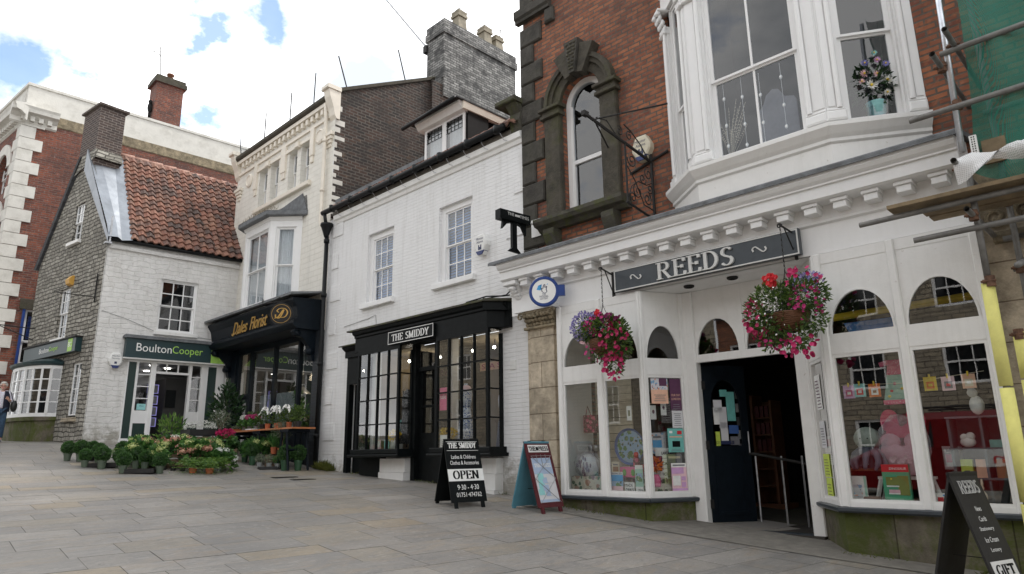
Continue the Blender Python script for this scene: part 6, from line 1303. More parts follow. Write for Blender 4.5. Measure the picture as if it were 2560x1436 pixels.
# ------------------------------------------------------------------ hanging baskets
def flowers(m_, pts, r, seed, face=(0, -1, .1), n=6):
    rnd = random.Random(seed)
    for p in pts:
        d = Vector((rnd.gauss(face[0], .45), rnd.gauss(face[1], .35), rnd.gauss(face[2], .4))).normalized(); u = d.cross(Vector((0, 0, 1))).normalized(); v = d.cross(u); rr = r * rnd.uniform(.75, 1.2); c = Vector(p)
        vs = [tuple(c - d * rr * .25)]
        for k in range(n * 2): t_ = math.pi * k / n; q_ = rr * (1 if k % 2 == 0 else .86); vs.append(tuple(c + (u * math.cos(t_) + v * math.sin(t_)) * q_ + d * rr * .12))
        m_.add(vs, [(0, 1 + k, 1 + (k + 1) % (2 * n)) for k in range(2 * n)])
def basket(X_, Y_, Z_, label, spec, seed, ztop, bx):
    o = thing('hanging_basket', label, 'basket', A, (X_, Y_, Z_ - .2), keep=True)
    m_ = MB(); prof = [(.02, -.20), (.10, -.19), (.16, -.14), (.20, -.06), (.215, .02), (.19, .02)]
    for r_, z_ in [(.205 * math.sin(math.acos(max(-1, min(1, -k / 10.5)))) if 0 else .215 * math.sqrt(max(0, 1 - (k / 11) ** 2)), -.02 * k) for k in range(11)]: m_.tube([(X_ + (r_ + .003 * math.sin(9 * a)) * math.cos(a), Y_ + r_ * math.sin(a), Z_ + z_ + .004 * math.sin(7 * a + z_ * 90)) for a in [2 * math.pi * q / 20 for q in range(21)]], .012, 5)
    m_.build('wicker_bowl', 'wicker', o, A); m_ = MB(); m_.lathe(prof, (X_, Y_, Z_), 16); m_.build('liner', 'soil', o, A)
    m_ = MB()
    for a in (30, 150, 270): m_.tube([(X_ + .2 * math.cos(R(a)), Y_ + .2 * math.sin(R(a)), Z_ + .02), (X_, Y_, Z_ + .52)], .0045, 4)
    k = 0; z_ = Z_ + .52
    while z_ < ztop: m_.tube([(X_ + (.012 if k % 2 else 0), Y_ + (0 if k % 2 else .012), z_), (X_, Y_, z_ + .035), (X_ - (.012 if k % 2 else 0), Y_ - (0 if k % 2 else .012), z_), (X_, Y_, z_ - .012), (X_ + (.012 if k % 2 else 0), Y_ + (0 if k % 2 else .012), z_)], .004, 4); z_ += .032; k += 1
    m_.build('chain', 'iron', o, A)
    m_ = MB(); m_.tube([(bx, -.26, ztop + .02), (X_, Y_ - .03, ztop + .02)], .012, 6); m_.tube([(bx, -.27, ztop - .28), (X_ * .7 + bx * .3, Y_ * .7 - .26 * .3, ztop + .01)], .009, 6); m_.box(bx - .015, bx + .015, -.29, -.25, ztop - .32, ztop + .08)
    m_.tube([(X_ + p_[0], Y_ - .02, ztop + p_[1]) for p_ in scroll(0, 0, .035, 1.1, 0, 12)], .008, 5); m_.build('bracket', 'iron', o, A)
    m_ = MB()
    for (cx_, cy_, cz_, rx, ry, rz_, n, L_, W_) in spec['leaf']: m_.cloud((X_ + cx_, Y_ + cy_, Z_ + cz_), (rx, ry, rz_), n, L_, W_, seed, .35, .1); seed += 1
    tagit(m_.build('foliage', 'basket leaf', o, A), kind='stuff')
    for nm, mt, r_, groups in spec['fl']:
        m_ = MB(); rnd = random.Random(seed); seed += 1; pts = []
        for (cx_, cy_, cz_, rx, ry, rz_, n) in groups:
            for _ in range(n):
                d = Vector((rnd.gauss(0, 1), -abs(rnd.gauss(0, 1)), rnd.gauss(0, 1))).normalized() * rnd.uniform(.75, 1.08); pts.append((X_ + cx_ + d.x * rx, Y_ + cy_ + d.y * ry, Z_ + cz_ + d.z * rz_))
        flowers(m_, pts, r_, seed); tagit(m_.build(nm, mt, o, A), kind='stuff')
    return o
basket(-5.72, -.75, 3.04, 'hanging basket left of the shop door, lobelia left, pink petunias right', dict(
    leaf=[(0, 0, .16, .36, .28, .19, 1200, .06, .03), (-.26, -.02, .20, .24, .2, .21, 700, .05, .014), (.24, -.05, -.05, .23, .2, .27, 760, .055, .028), (.22, -.05, -.32, .12, .1, .20, 260, .05, .026), (.0, 0, -.12, .22, .22, .22, 330, .05, .025)],
    fl=[('lobelia_flowers', 'lobelia', .015, [(-.30, -.02, .24, .25, .2, .23, 330), (-.1, 0, .32, .14, .15, .12, 70)]), ('petunias', 'petunia', .031, [(.26, -.08, -.04, .23, .21, .26, 50), (.20, -.06, -.38, .17, .14, .22, 40), (.06, 0, .2, .32, .26, .16, 14)]), ('small_petunias', 'magenta', .022, [(-.02, -.02, .22, .28, .25, .17, 60), (-.12, 0, -.1, .2, .2, .2, 26)]), ('dark_petunias', 'petunia dark', .03, [(.12, -.02, .28, .2, .2, .1, 24)]), ('pale_flowers', 'pinkwhite', .025, [(-.30, -.03, .05, .09, .1, .12, 20)]), ('geranium', 'red', .03, [(-.04, -.05, .40, .055, .05, .05, 16)])]), 31, 4.10, -5.86)
basket(-3.03, -.75, 3.02, 'larger hanging basket right of the shop door with white and pink flowers', dict(
    leaf=[(-.18, -.02, .06, .32, .26, .34, 1700, .055, .022), (.16, 0, .20, .30, .25, .24, 1200, .055, .022), (-.22, -.03, -.15, .2, .18, .26, 480, .05, .024), (.02, -.05, -.28, .24, .18, .16, 420, .05, .024), (.28, -.02, -.06, .15, .18, .2, 300, .05, .024)],
    fl=[('white_flowers', 'white', .012, [(-.20, -.03, .10, .25, .26, .26, 80), (-.1, -.05, -.15, .22, .22, .2, 20)]), ('petunias', 'petunia', .031, [(-.36, -.05, -.06, .15, .18, .26, 40), (.12, -.08, -.40, .24, .16, .15, 30), (.22, -.02, .38, .22, .2, .14, 20), (-.40, 0, .1, .1, .15, .2, 10)]), ('small_petunias', 'magenta', .022, [(.22, -.02, .10, .2, .2, .22, 60), (-.1, -.05, -.3, .2, .15, .12, 20)]), ('lobelia_flowers', 'lobelia', .014, [(.26, 0, .34, .17, .18, .13, 110)]), ('geranium', 'red', .034, [(-.15, -.08, .42, .07, .05, .08, 26), (.15, 0, -.02, .03, .1, .03, 4)])]), 77, 4.10, -3.06)

# ------------------------------------------------------------------ plants outside the florist
def W_at(x, y): return FM(x, y, random.uniform(0, 360), gz(x, y))
def pot(o, fr, r, h, mat, rim=True, name='pot'):
    m_ = MB(); pr = [(r * .78, 0), (r * .96, h * .74), (r * 1.04, h * .75), (r * 1.06, h), (r * .97, h), (r * .95, h * .9)] if rim else [(r * .8, 0), (r, h), (r * .93, h), (r * .9, h * .9)]
    m_.lathe(pr, (0, 0, 0), 18); p_ = m_.build(name, mat, o, fr); return p_
def topiary(potm='pot green', R_=.145, seed=1, mt='box leaf', h=.17, name='box_ball'):
    o = thing(name, 'x', 'plant', I4, keep=True); pot(o, I4, .085 if R_ < .2 else .1, h, potm); m_ = MB(); m_.cloud((0, 0, h + R_ * .85), (R_, R_, R_ * .97), 2000, .034, .016, seed, .66, .15); tagit(m_.build('foliage', mt, o, I4), kind='stuff'); m_ = MB(); m_.ball((0, 0, h + R_ * .85), R_ * .66, 12, 9, .15, seed); m_.build('inner_growth', 'glossy leaf', o, I4)
    return o
tp = topiary(); used = []
TP = [(-17.46, 4.36), (-17.28, 4.56), (-16.51, 4.45), (-17.05, 4.85), (-16.2, 4.68), (-16.2, 5.0), (-15.44, 4.85), (-16.0, 5.28), (-15.71, 5.35), (-15.14, 5.45), (-17.0, 5.3)]
TL = ['leftmost box ball of the row in front of the painted cottage', 'box ball second from the left with a small gap before the next pot', 'box ball in the front row left of the first black tray', 'box ball standing behind the front row, left of the tray', 'box ball standing just in front of the first black tray', 'box ball right of the first black tray', 'box ball at the left end of the second black tray, nearest the street', 'box ball standing behind the second black tray', 'box ball in the middle of the second black tray', 'box ball at the right end of the second black tray', 'box ball nearest the cottage wall behind the others']
for i, (x, y) in enumerate(TP):
    s_ = .92 + .1 * math.sin(i * 2.1); z_ = gz(x, y) + (.03 if i in (8,) else 0); place(tp, used, Matrix.Translation((x, y, z_)) @ Matrix.Rotation(i * 1.7, 4, 'Z') @ Matrix.Diagonal((s_, s_, s_ * 1.02, 1)), TL[i], 'box balls in green pots')
b2 = topiary('pot black', .13, 5); place(b2, [], Matrix.Translation((-17.36, 4.80, gz(-17.36, 4.8))), 'box ball in a black pot behind the left end of the row', 'box balls in green pots')
# plants under and in front of the table
tp2 = topiary('pot dark green', .15, 9, 'box leaf', .2, 'shrub_pot'); used = []
for (x, y), lab in zip([(-14.62, 7.92), (-14.50, 8.18), (-16.62, 7.62), (-16.30, 7.78), (-15.78, 7.72)], ['leafy shrub in a green pot in front of the table trestle, the left one', 'leafy shrub in a green pot in front of the table trestle, the right one', 'leafy shrub in a green pot under the left end of the florist table', 'leafy shrub in a green pot under the table, second from the left', 'taller shrub in a green pot in front of the middle of the table']):
    s_ = 1.05 if x > -15 else .95; place(tp2, used, Matrix.Translation((x, y, gz(x, y))) @ Matrix.Diagonal((s_, s_, s_ * 1.1, 1)), lab, 'shrubs in dark green pots')
def tray(x, y, rot, w_, d, h, lab, mat='pot black', z=None, cells=4):
    M = FM(x, y, rot, gz(x, y) if z is None else z); m_ = MB(); m_.box(-w_ / 2, w_ / 2, -d / 2, d / 2, 0, .015); 
    for a, b_, c, e in ((-w_ / 2, w_ / 2, -d / 2, -d / 2 + .015), (-w_ / 2, w_ / 2, d / 2 - .015, d / 2), (-w_ / 2, -w_ / 2 + .015, -d / 2 + .015, d / 2 - .015), (w_ / 2 - .015, w_ / 2, -d / 2 + .015, d / 2 - .015)): m_.box(a, b_, c, e, 0.014, h)
    for k in range(1, cells): m_.box(-w_ / 2 + w_ * k / cells - .006, -w_ / 2 + w_ * k / cells + .006, -d / 2 + .016, d / 2 - .016, .0141, h * .8)
    o = m_.build('tray', mat, None, M); return tagit(o, lab, 'tray')
tray(-16.45, 4.86, 55, .62, .40, .08, 'black plastic tray behind the front row of box balls'); tray(-15.42, 5.16, 58, .62, .4, .08, 'black plastic tray between the two right hand box balls'); tray(-14.98, 7.72, 75, .42, .22, .06, 'black tray of three grey pots beside the trestle')
# hydrangeas on crates
def hydrangea(name, R_, nleaf, heads, seed, potm=None):
    o = thing(name, 'x', 'plant', I4, keep=True); m_ = MB(); m_.cloud((0, 0, .34), (R_, R_, .30), int(nleaf * 1.25), .15, .105, seed, .5, .5, -.5); tagit(m_.build('foliage', 'hydrangea leaf', o, I4), kind='stuff'); rnd = random.Random(seed)
    for k, (mt, n) in enumerate(heads):
        for j in range(n):
            a = rnd.uniform(0, 6.28); e = rnd.uniform(.05, 1.3); c = (R_ * math.cos(a) * math.cos(e), R_ * math.sin(a) * math.cos(e), .36 + .30 * math.sin(e)); q_ = rnd.uniform(.075, .115); m_ = MB(); m_.cloud(c, (q_, q_, q_ * .75), 80, .034, .032, j, .75, .2); m_.ball(c, (q_ * .75, q_ * .75, q_ * .55), 8, 6); m_.build('flower_head', mt, o, I4)
    if potm: pot(o, I4, .13, .18, potm)
    return o
def crate(x, y, rot, lab, w_=.55, d=.35, h=.3, z=None):
    M = FM(x, y, rot, gz(x, y) if z is None else z); m_ = MB()
    for k in range(3):
        z0 = .01 + k * h / 3; m_.box(-w_ / 2, w_ / 2, -d / 2, -d / 2 + .012, z0, z0 + h / 3 - .03); m_.box(-w_ / 2, w_ / 2, d / 2 - .012, d / 2, z0, z0 + h / 3 - .03); m_.box(-w_ / 2, -w_ / 2 + .015, -d / 2 + .013, d / 2 - .013, z0, z0 + h / 3 - .03); m_.box(w_ / 2 - .015, w_ / 2, -d / 2 + .013, d / 2 - .013, z0, z0 + h / 3 - .03)
    m_.box(-w_ / 2, w_ / 2, -d / 2, d / 2, .0, .009)
    for sx in (-1, 1):
        for sy in (-1, 1): m_.box(sx * w_ / 2 - (.03 if sx > 0 else 0), sx * w_ / 2 + (0 if sx > 0 else .03), sy * d / 2 - (.042 if sy > 0 else -.013), sy * d / 2 + (-.013 if sy > 0 else .042), .01, h)
    return tagit(m_.build('crate', 'crate wood', None, M), lab, 'crate')
crate(-15.95, 5.98, 60, 'slatted wooden crate under the pink hydrangeas, in front'); crate(-16.55, 5.75, 60, 'slatted wooden crate behind the left box balls'); crate(-15.75, 6.75, 70, 'slatted wooden crate at the right of the hydrangeas'); crate(-16.55, 7.35, 80, 'slatted wooden crate by the florist doorway')
H = [((-16.45, 5.55), .40, [('hydrangea pink', 6), ('hydrangea lime', 8)], .12, 'large hydrangea with faded pink and lime heads at the left of the display'), ((-16.2, 6.15), .42, [('hydrangea pink', 7), ('hydrangea lime', 4), ('hydrangea white', 3)], .28, 'hydrangea with pink and white heads at the back of the display'), ((-15.6, 6.35), .42, [('hydrangea pink', 8), ('hydrangea lime', 3)], .22, 'large leafy hydrangea with salmon pink heads at the right of the display'), ((-15.85, 5.60), .24, [('hydrangea lime', 12)], -.02, 'lime green hydrangea low at the front of the display'), ((-15.25, 6.75), .30, [('hydrangea white', 9)], -.08, 'white hydrangea drooping at the right end of the display'), ((-15.95, 6.75), .36, [('hydrangea pink', 3), ('hydrangea lime', 4)], .15, 'hydrangea between the white chrysanthemums and the ferns'), ((-17.0, 5.65), .26, [('hydrangea lime', 9)], .1, 'pale lime hydrangea beside the estate agent door frame'), ((-16.0, 7.95), .36, [('hydrangea lime', 8)], .18, 'hydrangea with lime heads under the middle of the florist table')]
for k, ((x, y), R_, hd, dz_, lab) in enumerate(H):
    o = hydrangea('hydrangea', R_, int(330 * R_ / .4), hd, 40 + k); M = Matrix.Translation((x, y, gz(x, y) + dz_ * .6 - .06)) @ Matrix.Diagonal((.92, .92, .8, 1)); o.matrix_world = M; tagit(o, lab, 'plant', 'hydrangeas in the florist display')
def fern(seed, pm):
    o = thing('fern', 'x', 'plant', I4, keep=True); pot(o, I4, .085, .12, pm); rnd = random.Random(seed); m_ = MB()
    for j in range(85):
        a = rnd.uniform(0, 6.28); L_ = rnd.uniform(.28, .56); up = rnd.uniform(.55, 1.3) if j < 60 else rnd.uniform(.2, .45); L_ *= 1 if j < 60 else .55; P_ = []
        for k in range(9): t_ = k / 8; P_.append(Vector((math.cos(a) * L_ * t_, math.sin(a) * L_ * t_, .12 + up * .8 * (t_ - 1.32 * t_ * t_))))
        s_ = Vector((-math.sin(a), math.cos(a), 0))
        for k in range(1, 9):
            w_ = .06 * math.sin(math.pi * min(.88, k / 9.5 + .12)); d = (P_[k] - P_[k - 1]).normalized()
            for sg in (-1, 1): m_.leaf(P_[k], s_ * sg + d * .5, w_, w_ * .42, rnd, .05)
    tagit(m_.build('fronds', 'fern leaf', o, I4), kind='stuff'); return o
for (x, y), pm, lab in (((-14.98, 6.05), 'terracotta', 'bright green fern in a terracotta pot at the front of the display, left one'), ((-14.75, 6.30), 'terracotta', 'bright green fern in a terracotta pot at the front of the display, right one'), ((-14.95, 6.55), 'pot grey', 'bright green fern in a grey pot beside the white hydrangea'), ((-16.25, 5.42), 'pot black', 'pale fern behind the box balls'), ((-16.9, 5.3), 'pot black', 'grassy fern tucked against the cottage wall')):
    o = fern(hash(lab) % 97 if 0 else int(abs(x * y * 10)) % 97, pm); o.matrix_world = Matrix.Translation((x, y, gz(x, y))); tagit(o, lab, 'plant', 'ferns in the florist display')
# tall glossy plant, olive trees, chrysanthemums
o = thing('rubber_plant', 'tall dark glossy leaved shrub against the green panel right of the estate agent door', 'plant', Matrix.Translation((-18.05, 8.0, gz(-18.05, 8.0))), keep=True); fr = wm(o); pot(o, fr, .17, .26, 'pot black')
m_ = MB(); m_.cloud((0, 0, .95), (.40, .40, .72), 620, .16, .07, 3, .3, .4); tagit(m_.build('foliage', 'glossy leaf', o, fr), kind='stuff'); m_ = MB(); m_.tube([(0, 0, .2), (.02, 0, 1.0), (0, .02, 1.75)], [.02, .014, .006], 6); m_.cloud((0, 0, 1.62), (.16, .16, .20), 60, .14, .06, 5, .1, .9); m_.build('stem', 'glossy leaf', o, fr)
def olive(x, y, lab, h=.95):
    o = thing('olive_tree', lab, 'plant', Matrix.Translation((x, y, gz(x, y))), keep=True); fr = wm(o); pot(o, fr, .10, .18, 'pot black'); m_ = MB(); m_.tube([(0, 0, .15), (.02, .01, .4), (0, 0, h - .15)], [.014, .011, .008], 6)
    rnd = random.Random(4)
    for j in range(9): a = rnd.uniform(0, 6.28); m_.tube([(0, 0, h - .3), (.1 * math.cos(a), .1 * math.sin(a), h - .05), (.2 * math.cos(a), .2 * math.sin(a), h + rnd.uniform(0, .12))], .004, 4)
    m_.build('trunk', 'crate wood', o, fr); m_ = MB(); m_.cloud((0, 0, h), (.25, .25, .23), 520, .05, .013, 6, .2, .5); tagit(m_.build('foliage', 'olive leaf', o, fr), kind='stuff')
olive(-16.95, 7.40, 'small standard olive tree left of the florist table', .95); olive(-14.95, 8.00, 'standard olive tree with a bare twisted stem in front of the trestle', .88)
o = thing('chrysanthemum_tray', 'black tray of white chrysanthemums behind the hydrangeas', 'flowers', Matrix.Translation((-17.0, 6.95, gz(-17, 6.95) + .55)), keep=True); fr = wm(o); m_ = MB(); m_.box(-.28, .28, -.35, .35, 0, .14); m_.build('tray', 'pot black', o, fr); m_ = MB(); m_.cloud((0, 0, .18), (.32, .38, .16), 600, .035, .02, 8, .8, .5, -.1); tagit(m_.build('blooms', 'hydrangea white', o, fr), kind='stuff')
crate(-17.0, 6.95, 80, 'tall wooden crate carrying the tray of white chrysanthemums', .5, .6, .54)
o = thing('shrub_pot', 'dark leafy plant in a pot behind the box balls near the agent doorway', 'plant', Matrix.Translation((-17.6, 6.5, gz(-17.6, 6.5))), keep=True); fr = wm(o); pot(o, fr, .15, .25, 'pot black'); m_ = MB(); m_.cloud((0, 0, .6), (.3, .3, .38), 260, .14, .04, 11, .2, .8); tagit(m_.build('foliage', 'fern leaf', o, fr), kind='stuff')
for j, (x, y) in enumerate(((-15.68, 5.72), (-15.5, 5.85), (-15.35, 5.98))):
    o = thing('bedding_pot', ('small black pot of faded yellow flowers between the crate and the box balls, left one', 'small black pot of faded yellow flowers between the crate and the box balls, middle one', 'small black pot of faded yellow flowers, the one nearest the ferns')[j], 'plant', Matrix.Translation((x, y, gz(x, y))), keep=True); fr = wm(o); pot(o, fr, .06, .09, 'pot black', False); m_ = MB(); m_.cloud((0, 0, .12), (.08, .08, .05), 90, .035, .02, j, .3, .6); m_.build('foliage', ('dry stem', 'basket leaf', 'dry stem')[j], o, fr)
# florist table and trestles
TBz = 2.12; TBF = A
o = thing('display_table', 'long plank table on dark blue trestles outside the florist', 'table', A, (-16.4, -.75, 1.2))
m_ = MB(); m_.box(-17.75, -16.45, -1.0, -.45, TBz - .035, TBz); m_.build('plank', 'copper wood', o, A); m_ = MB(); m_.box(-16.44, -15.52, -1.02, -.45, TBz - .035, TBz); m_.build('plank', 'copper wood', o, A); m_ = MB(); m_.box(-15.51, -14.25, -1.0, -.42, TBz - .035, TBz + .001); m_.build('plank', 'copper wood', o, A)
for x in (-17.3, -16.0, -14.62):
    g_ = gz(x, 7.8); m_ = MB()
    for s_ in (-1, 1):
        for yy in (-.98, -.5): m_.bar((x + s_ * .10, yy, TBz - .08), (x + s_ * .26, yy, g_), .045)
        m_.bar((x + s_ * .17, -.98, g_ + .45), (x + s_ * .17, -.5, g_ + .45), .04)
    m_.box(x - .2, x + .2, -1.0, -.46, TBz - .10, TBz - .036); m_.bar((x - .19, -.98, g_ + .48), (x + .19, -.98, g_ + .48), .04); m_.build('trestle', 'navy paint', o, A)
def tabplant(x, y, lab, kind):
    z_ = TBz + .002; o = thing(kind, lab, 'plant', A, (x, y, z_), keep=True); fr = wm(o); rnd = random.Random(int(-x * 100))
    if kind == 'orchid':
        pot(o, fr, .065, .13, 'terracotta', False); m_ = MB()
        for j in range(7): a = j * .9; m_.leaf((0, 0, .12), (math.cos(a), math.sin(a), .5), .2, .06, rnd)
        m_.build('leaves', 'glossy leaf', o, fr); m_ = MB(); c = []
        for s_ in (-1, 1):
            pts = [(0, 0, .1), (.02 * s_, -.02, .35), (.10 * s_, -.06, .50), (.22 * s_, -.10, .47)]; m_.tube(pts, .004, 4); c += [(.04 * s_ + .035 * s_ * k, -.06 - .012 * k, .47 + .05 * math.sin(k * .9) - .012 * k) for k in range(6)]
        m_.build('stem', 'basket leaf', o, fr); m_ = MB(); flowers(m_, c, .042, 3, (0, -1, .1), 5); tagit(m_.build('blooms', 'white', o, fr), kind='stuff')
    elif kind == 'cyclamen':
        pot(o, fr, .07, .10, 'pot grey', False); m_ = MB(); m_.cloud((0, 0, .17), (.15, .15, .09), 160, .07, .05, 2, .5, .4); m_.build('leaves', 'hydrangea leaf', o, fr); m_ = MB(); m_.cloud((0, 0, .30), (.10, .10, .07), 90, .05, .03, 3, .5, .6); tagit(m_.build('blooms', 'magenta' if 'magenta' in lab else 'hydrangea white', o, fr), kind='stuff')
    elif kind == 'shrub_pot':
        pot(o, fr, .08, .13, 'pot black'); m_ = MB(); m_.cloud((0, 0, .30), (.15, .15, .19), 320, .06, .025, int(-x * 10), .3, .5); tagit(m_.build('foliage', 'basket leaf', o, fr), kind='stuff')
    else:
        m_ = MB(); m_.lathe([(.12, 0), (.15, .05), (.14, .05), (.13, .03)], (0, 0, 0), 16); m_.build('bowl', 'terracotta', o, fr); m_ = MB(); m_.cloud((0, 0, .07), (.11, .11, .06), 60, .05, .03, 3, .3, .9); m_.build('succulents', 'olive leaf', o, fr)
for x, y, k_, lab in ((-17.55, -.8, 'succulent_bowl', 'terracotta bowl of succulents at the left end of the florist table'), (-17.1, -.8, 'cyclamen', 'white cyclamen near the left end of the table'), (-16.78, -.82, 'cyclamen', 'magenta cyclamen on the florist table'), (-16.48, -.8, 'cyclamen', 'white cyclamen beside the magenta one, right side'), (-16.15, -.78, 'shrub_pot', 'leafy green pot plant left of the orchids'), (-15.80, -.82, 'orchid', 'white orchid at the left of the orchid group'), (-15.42, -.78, 'orchid', 'white orchid in the middle of the orchid group, left of the price card'), (-15.16, -.84, 'orchid', 'white orchid in the middle of the orchid group, right of the price card'), (-14.98, -.72, 'shrub_pot', 'green foliage plant behind the terracotta orchid pots'), (-14.78, -.8, 'orchid', 'white orchid at the right of the orchid group'), (-14.55, -.75, 'shrub_pot', 'upright green shrub in the right hand tray'), (-14.36, -.8, 'shrub_pot', 'bushy shrub at the right end of the florist table'), (-17.3, -.55, 'shrub_pot', 'arching leafy plant behind the cyclamens'), (-15.95, -.5, 'shrub_pot', 'green plant behind the orchids, next to the glass')): tabplant(x, y, lab, k_)
m_ = MB(); m_.box(-16.6, -16.35, -1.0, -.8, TBz + .002, TBz + .03); item(m_, 'tray', 'white tray under the cyclamens', 'tray', 'white paint', A, (-16.5, -.9, TBz))
panel(A, -15.30, 2.50, .09, .07, -.95, 'white', 'white price card among the orchids', 'price card', 'price_card')
for j, (x, y) in enumerate(((-15.22, 7.72), (-15.02, 7.85), (-14.88, 7.98))):
    o = thing('silver_plant', ('silver leaved plant in a grey pot in the black tray, left one', 'silver leaved plant in a grey pot in the black tray, middle one', 'green herb in a grey pot at the right end of the black tray')[j], 'plant', Matrix.Translation((x, y - .1, gz(x, y) + .02)), keep=True); fr = wm(o); pot(o, fr, .065, .11, 'pot grey', False); m_ = MB(); m_.cloud((0, 0, .19), (.11, .11, .10), 260, .035, .014, j, .2, .5); tagit(m_.build('foliage', ('olive leaf', 'olive leaf', 'grass leaf')[j], o, fr), kind='stuff')
for j, (x, y) in enumerate(((-15.42, 8.05), (-15.22, 8.12))):
    o = thing('herb_pot', ('grassy herb in a clear sleeve and terracotta pot under the table, left one', 'grassy herb in a clear sleeve and terracotta pot under the table, right one')[j], 'plant', Matrix.Translation((x, y, gz(x, y) + .28)), keep=True); fr = wm(o); pot(o, fr, .075, .16, 'terracotta', False); m_ = MB(); rnd = random.Random(j)
    for k in range(90): m_.leaf((rnd.gauss(0, .03), rnd.gauss(0, .03), .15), (rnd.gauss(0, .3), rnd.gauss(0, .3), 1), rnd.uniform(.25, .45), .012, rnd)
    m_.build('foliage', 'grass leaf', o, fr)
crate(-15.33, 8.08, 75, 'low wooden crate holding the sleeved herbs under the table', .45, .3, .28)
o = thing('cyclamen', 'bright magenta cyclamen in a crate below the left end of the table', 'flowers', Matrix.Translation((-16.55, 7.38, gz(-16.55, 7.35) + .31)), keep=True); fr = wm(o); m_ = MB(); m_.cloud((0, 0, .16), (.24, .24, .13), 260, .09, .06, 4, .5, .4); m_.build('leaves', 'hydrangea leaf', o, fr); m_ = MB(); m_.cloud((0, 0, .33), (.19, .22, .09), 260, .06, .035, 3, .4, .7); tagit(m_.build('blooms', 'petunia', o, fr), kind='stuff')
m_ = MB(); rnd = random.Random(4)
for k in range(900): x = rnd.uniform(-14.55, -14.0); m_.leaf((x, -.02 - rnd.random() * .2, gz(x, 8.5) + rnd.random() * .02), (rnd.gauss(0, .4), rnd.gauss(0, .4) - .2, 1), rnd.uniform(.04, .28) * (1 - abs(x + 14.3) * 1.2), .02, rnd)
item(m_, 'wall_weeds', 'mossy weeds at the foot of the white wall by the downpipe', 'weeds', 'moss tuft', A, (-14.3, 0, 1.05))['kind'] = 'stuff'

m_ = MB(); rnd = random.Random(14)
for k in range(900):
    x = rnd.uniform(-13.3, -1.2); yy = FW - .02 if (-7 < x < -5.4 or x > -2.9) else (0.0 if x < -7.7 else None)
    if yy is None or noise.noise(Vector((x * 1.3, 0, 0))) < -.05: continue
    if x < -7.7: yy = -.02
    p_ = A @ Vector((x, yy - rnd.random() ** 2 * .12, 0)); m_.leaf((p_.x, p_.y, gz(p_.x, p_.y)), (rnd.gauss(0, .6), rnd.gauss(0, .5), .8), rnd.uniform(.02, .07), .014, rnd)
tagit(m_.build('wall_moss', 'moss tuft', None, I4), 'low moss and weeds along the foot of the shop walls', 'weeds', kind='stuff')
m_ = MB(); m_.tube([(-8.15, -.05, 4.25), (-8.3, -.22, 4.22), (-8.6, -.36, 4.24), (-9.1, -.4, 4.2)], .014, 6); m_.tube([(-7.98, -.05, 4.6), (-8.08, -.1, 4.4), (-8.3, -.15, 4.25), (-8.7, -.3, 4.22)], .012, 6); item(m_, 'cable', 'black cables trailing over the right end of the black shopfront lead', 'cable', 'gutter black', A, (-8.4, -.2, 4.2))
m_ = MB(); m_.tube([(-13.9, -.012, 4.45), (-12.9, -.012, 4.5), (-12.6, -.012, 4.55), (-12.55, -.012, 4.2)], .006, 4); item(m_, 'cable', 'thin grey cable clipped to the white wall above the black shopfront', 'cable', 'pot grey', A, (-13, 0, 4.4))
m_ = MB(); m_.tube([(-3.5, -.012, 5.35), (-2.9, -.012, 5.2), (-2.2, -.012, 4.95), (-.2, -.012, 4.82)], .006, 4); item(m_, 'cable', 'thin cable sagging across the painted cottage above the green sign', 'cable', 'pot grey', B, (-2, 0, 5))

# ------------------------------------------------------------------ scaffold
SCF = thing('scaffold', 'tube scaffold with plank platform and yellow foam sleeves right of the white shopfront', 'scaffold', A, (-.9, -1.1, .1))
def stube(name, p, q_, mat='scaffold steel', r=.029, hollow=False):
    m_ = MB(); m_.tube([p, q_], r, 12, caps=not hollow); 
    if hollow: m_.tube([p, q_], r * .82, 12, caps=False)
    return m_.build(name, mat, SCF, A, True)
SX0, SY0 = -1.02, -1.12
stube('standard', (SX0 - .01, SY0, 4.28), (SX0 + .05, SY0, 7.4), 'bright steel'); st1 = stube('standard', (SX0 + .0, SY0 + .05, 2.98), (SX0, SY0 + .05, 4.25)); stube('standard', (SX0 - .02, SY0 + .03, .05), (SX0 - .0, SY0 + .05, 2.97))
for x, y, z0, z1 in ((-.84, -.36, .05, 7.4), (-.90, -.80, .1, 2.55), (1.2, SY0, 0, 7.4)): stube('standard', (x, y, z0), (x, y, z1))
for z, x0, y in ((5.33, -1.06, SY0 - .055), (4.73, -1.42, SY0 - .055), (3.77, -2.03, SY0 - .03), (3.50, -1.56, SY0 - .0), (3.9, -1.0, -.42), (3.2, -.9, -.42)): stube('ledger', (x0, y, z), (1.6, y, z + .03), hollow=True)
TE = ((-.93, 5.38, -1.55), (-1.07, 5.20, -1.5), (-1.06, 4.10, -1.45), (-1.03, 3.62, -1.42))
for x, z, y in TE: stube('transom', (x, y, z), (x, .0 if z > 5 else -.25, z + .0), hollow=True, r=.026)
for x, z, y in TE + ((-.84, 3.9, -.42), (-.84, 3.2, -.42), (-1.0, 2.98, SY0 + .04), (-.9, 2.5, -.8), (-1.0, 4.76, SY0)):
    yy = max(y, SY0 - .01); m_ = MB(); m_.tube([(x - .0, yy - .02, z - .05), (x - .0, yy - .02, z + .05)], .042, 10); m_.tube([(x - .07, yy - .05, z), (x + .05, yy - .05, z)], .012, 6); m_.tube([(x - .055, yy - .05, z), (x - .03, yy - .05, z)], .02, 6); m_.build('coupler', 'rust', SCF, A)
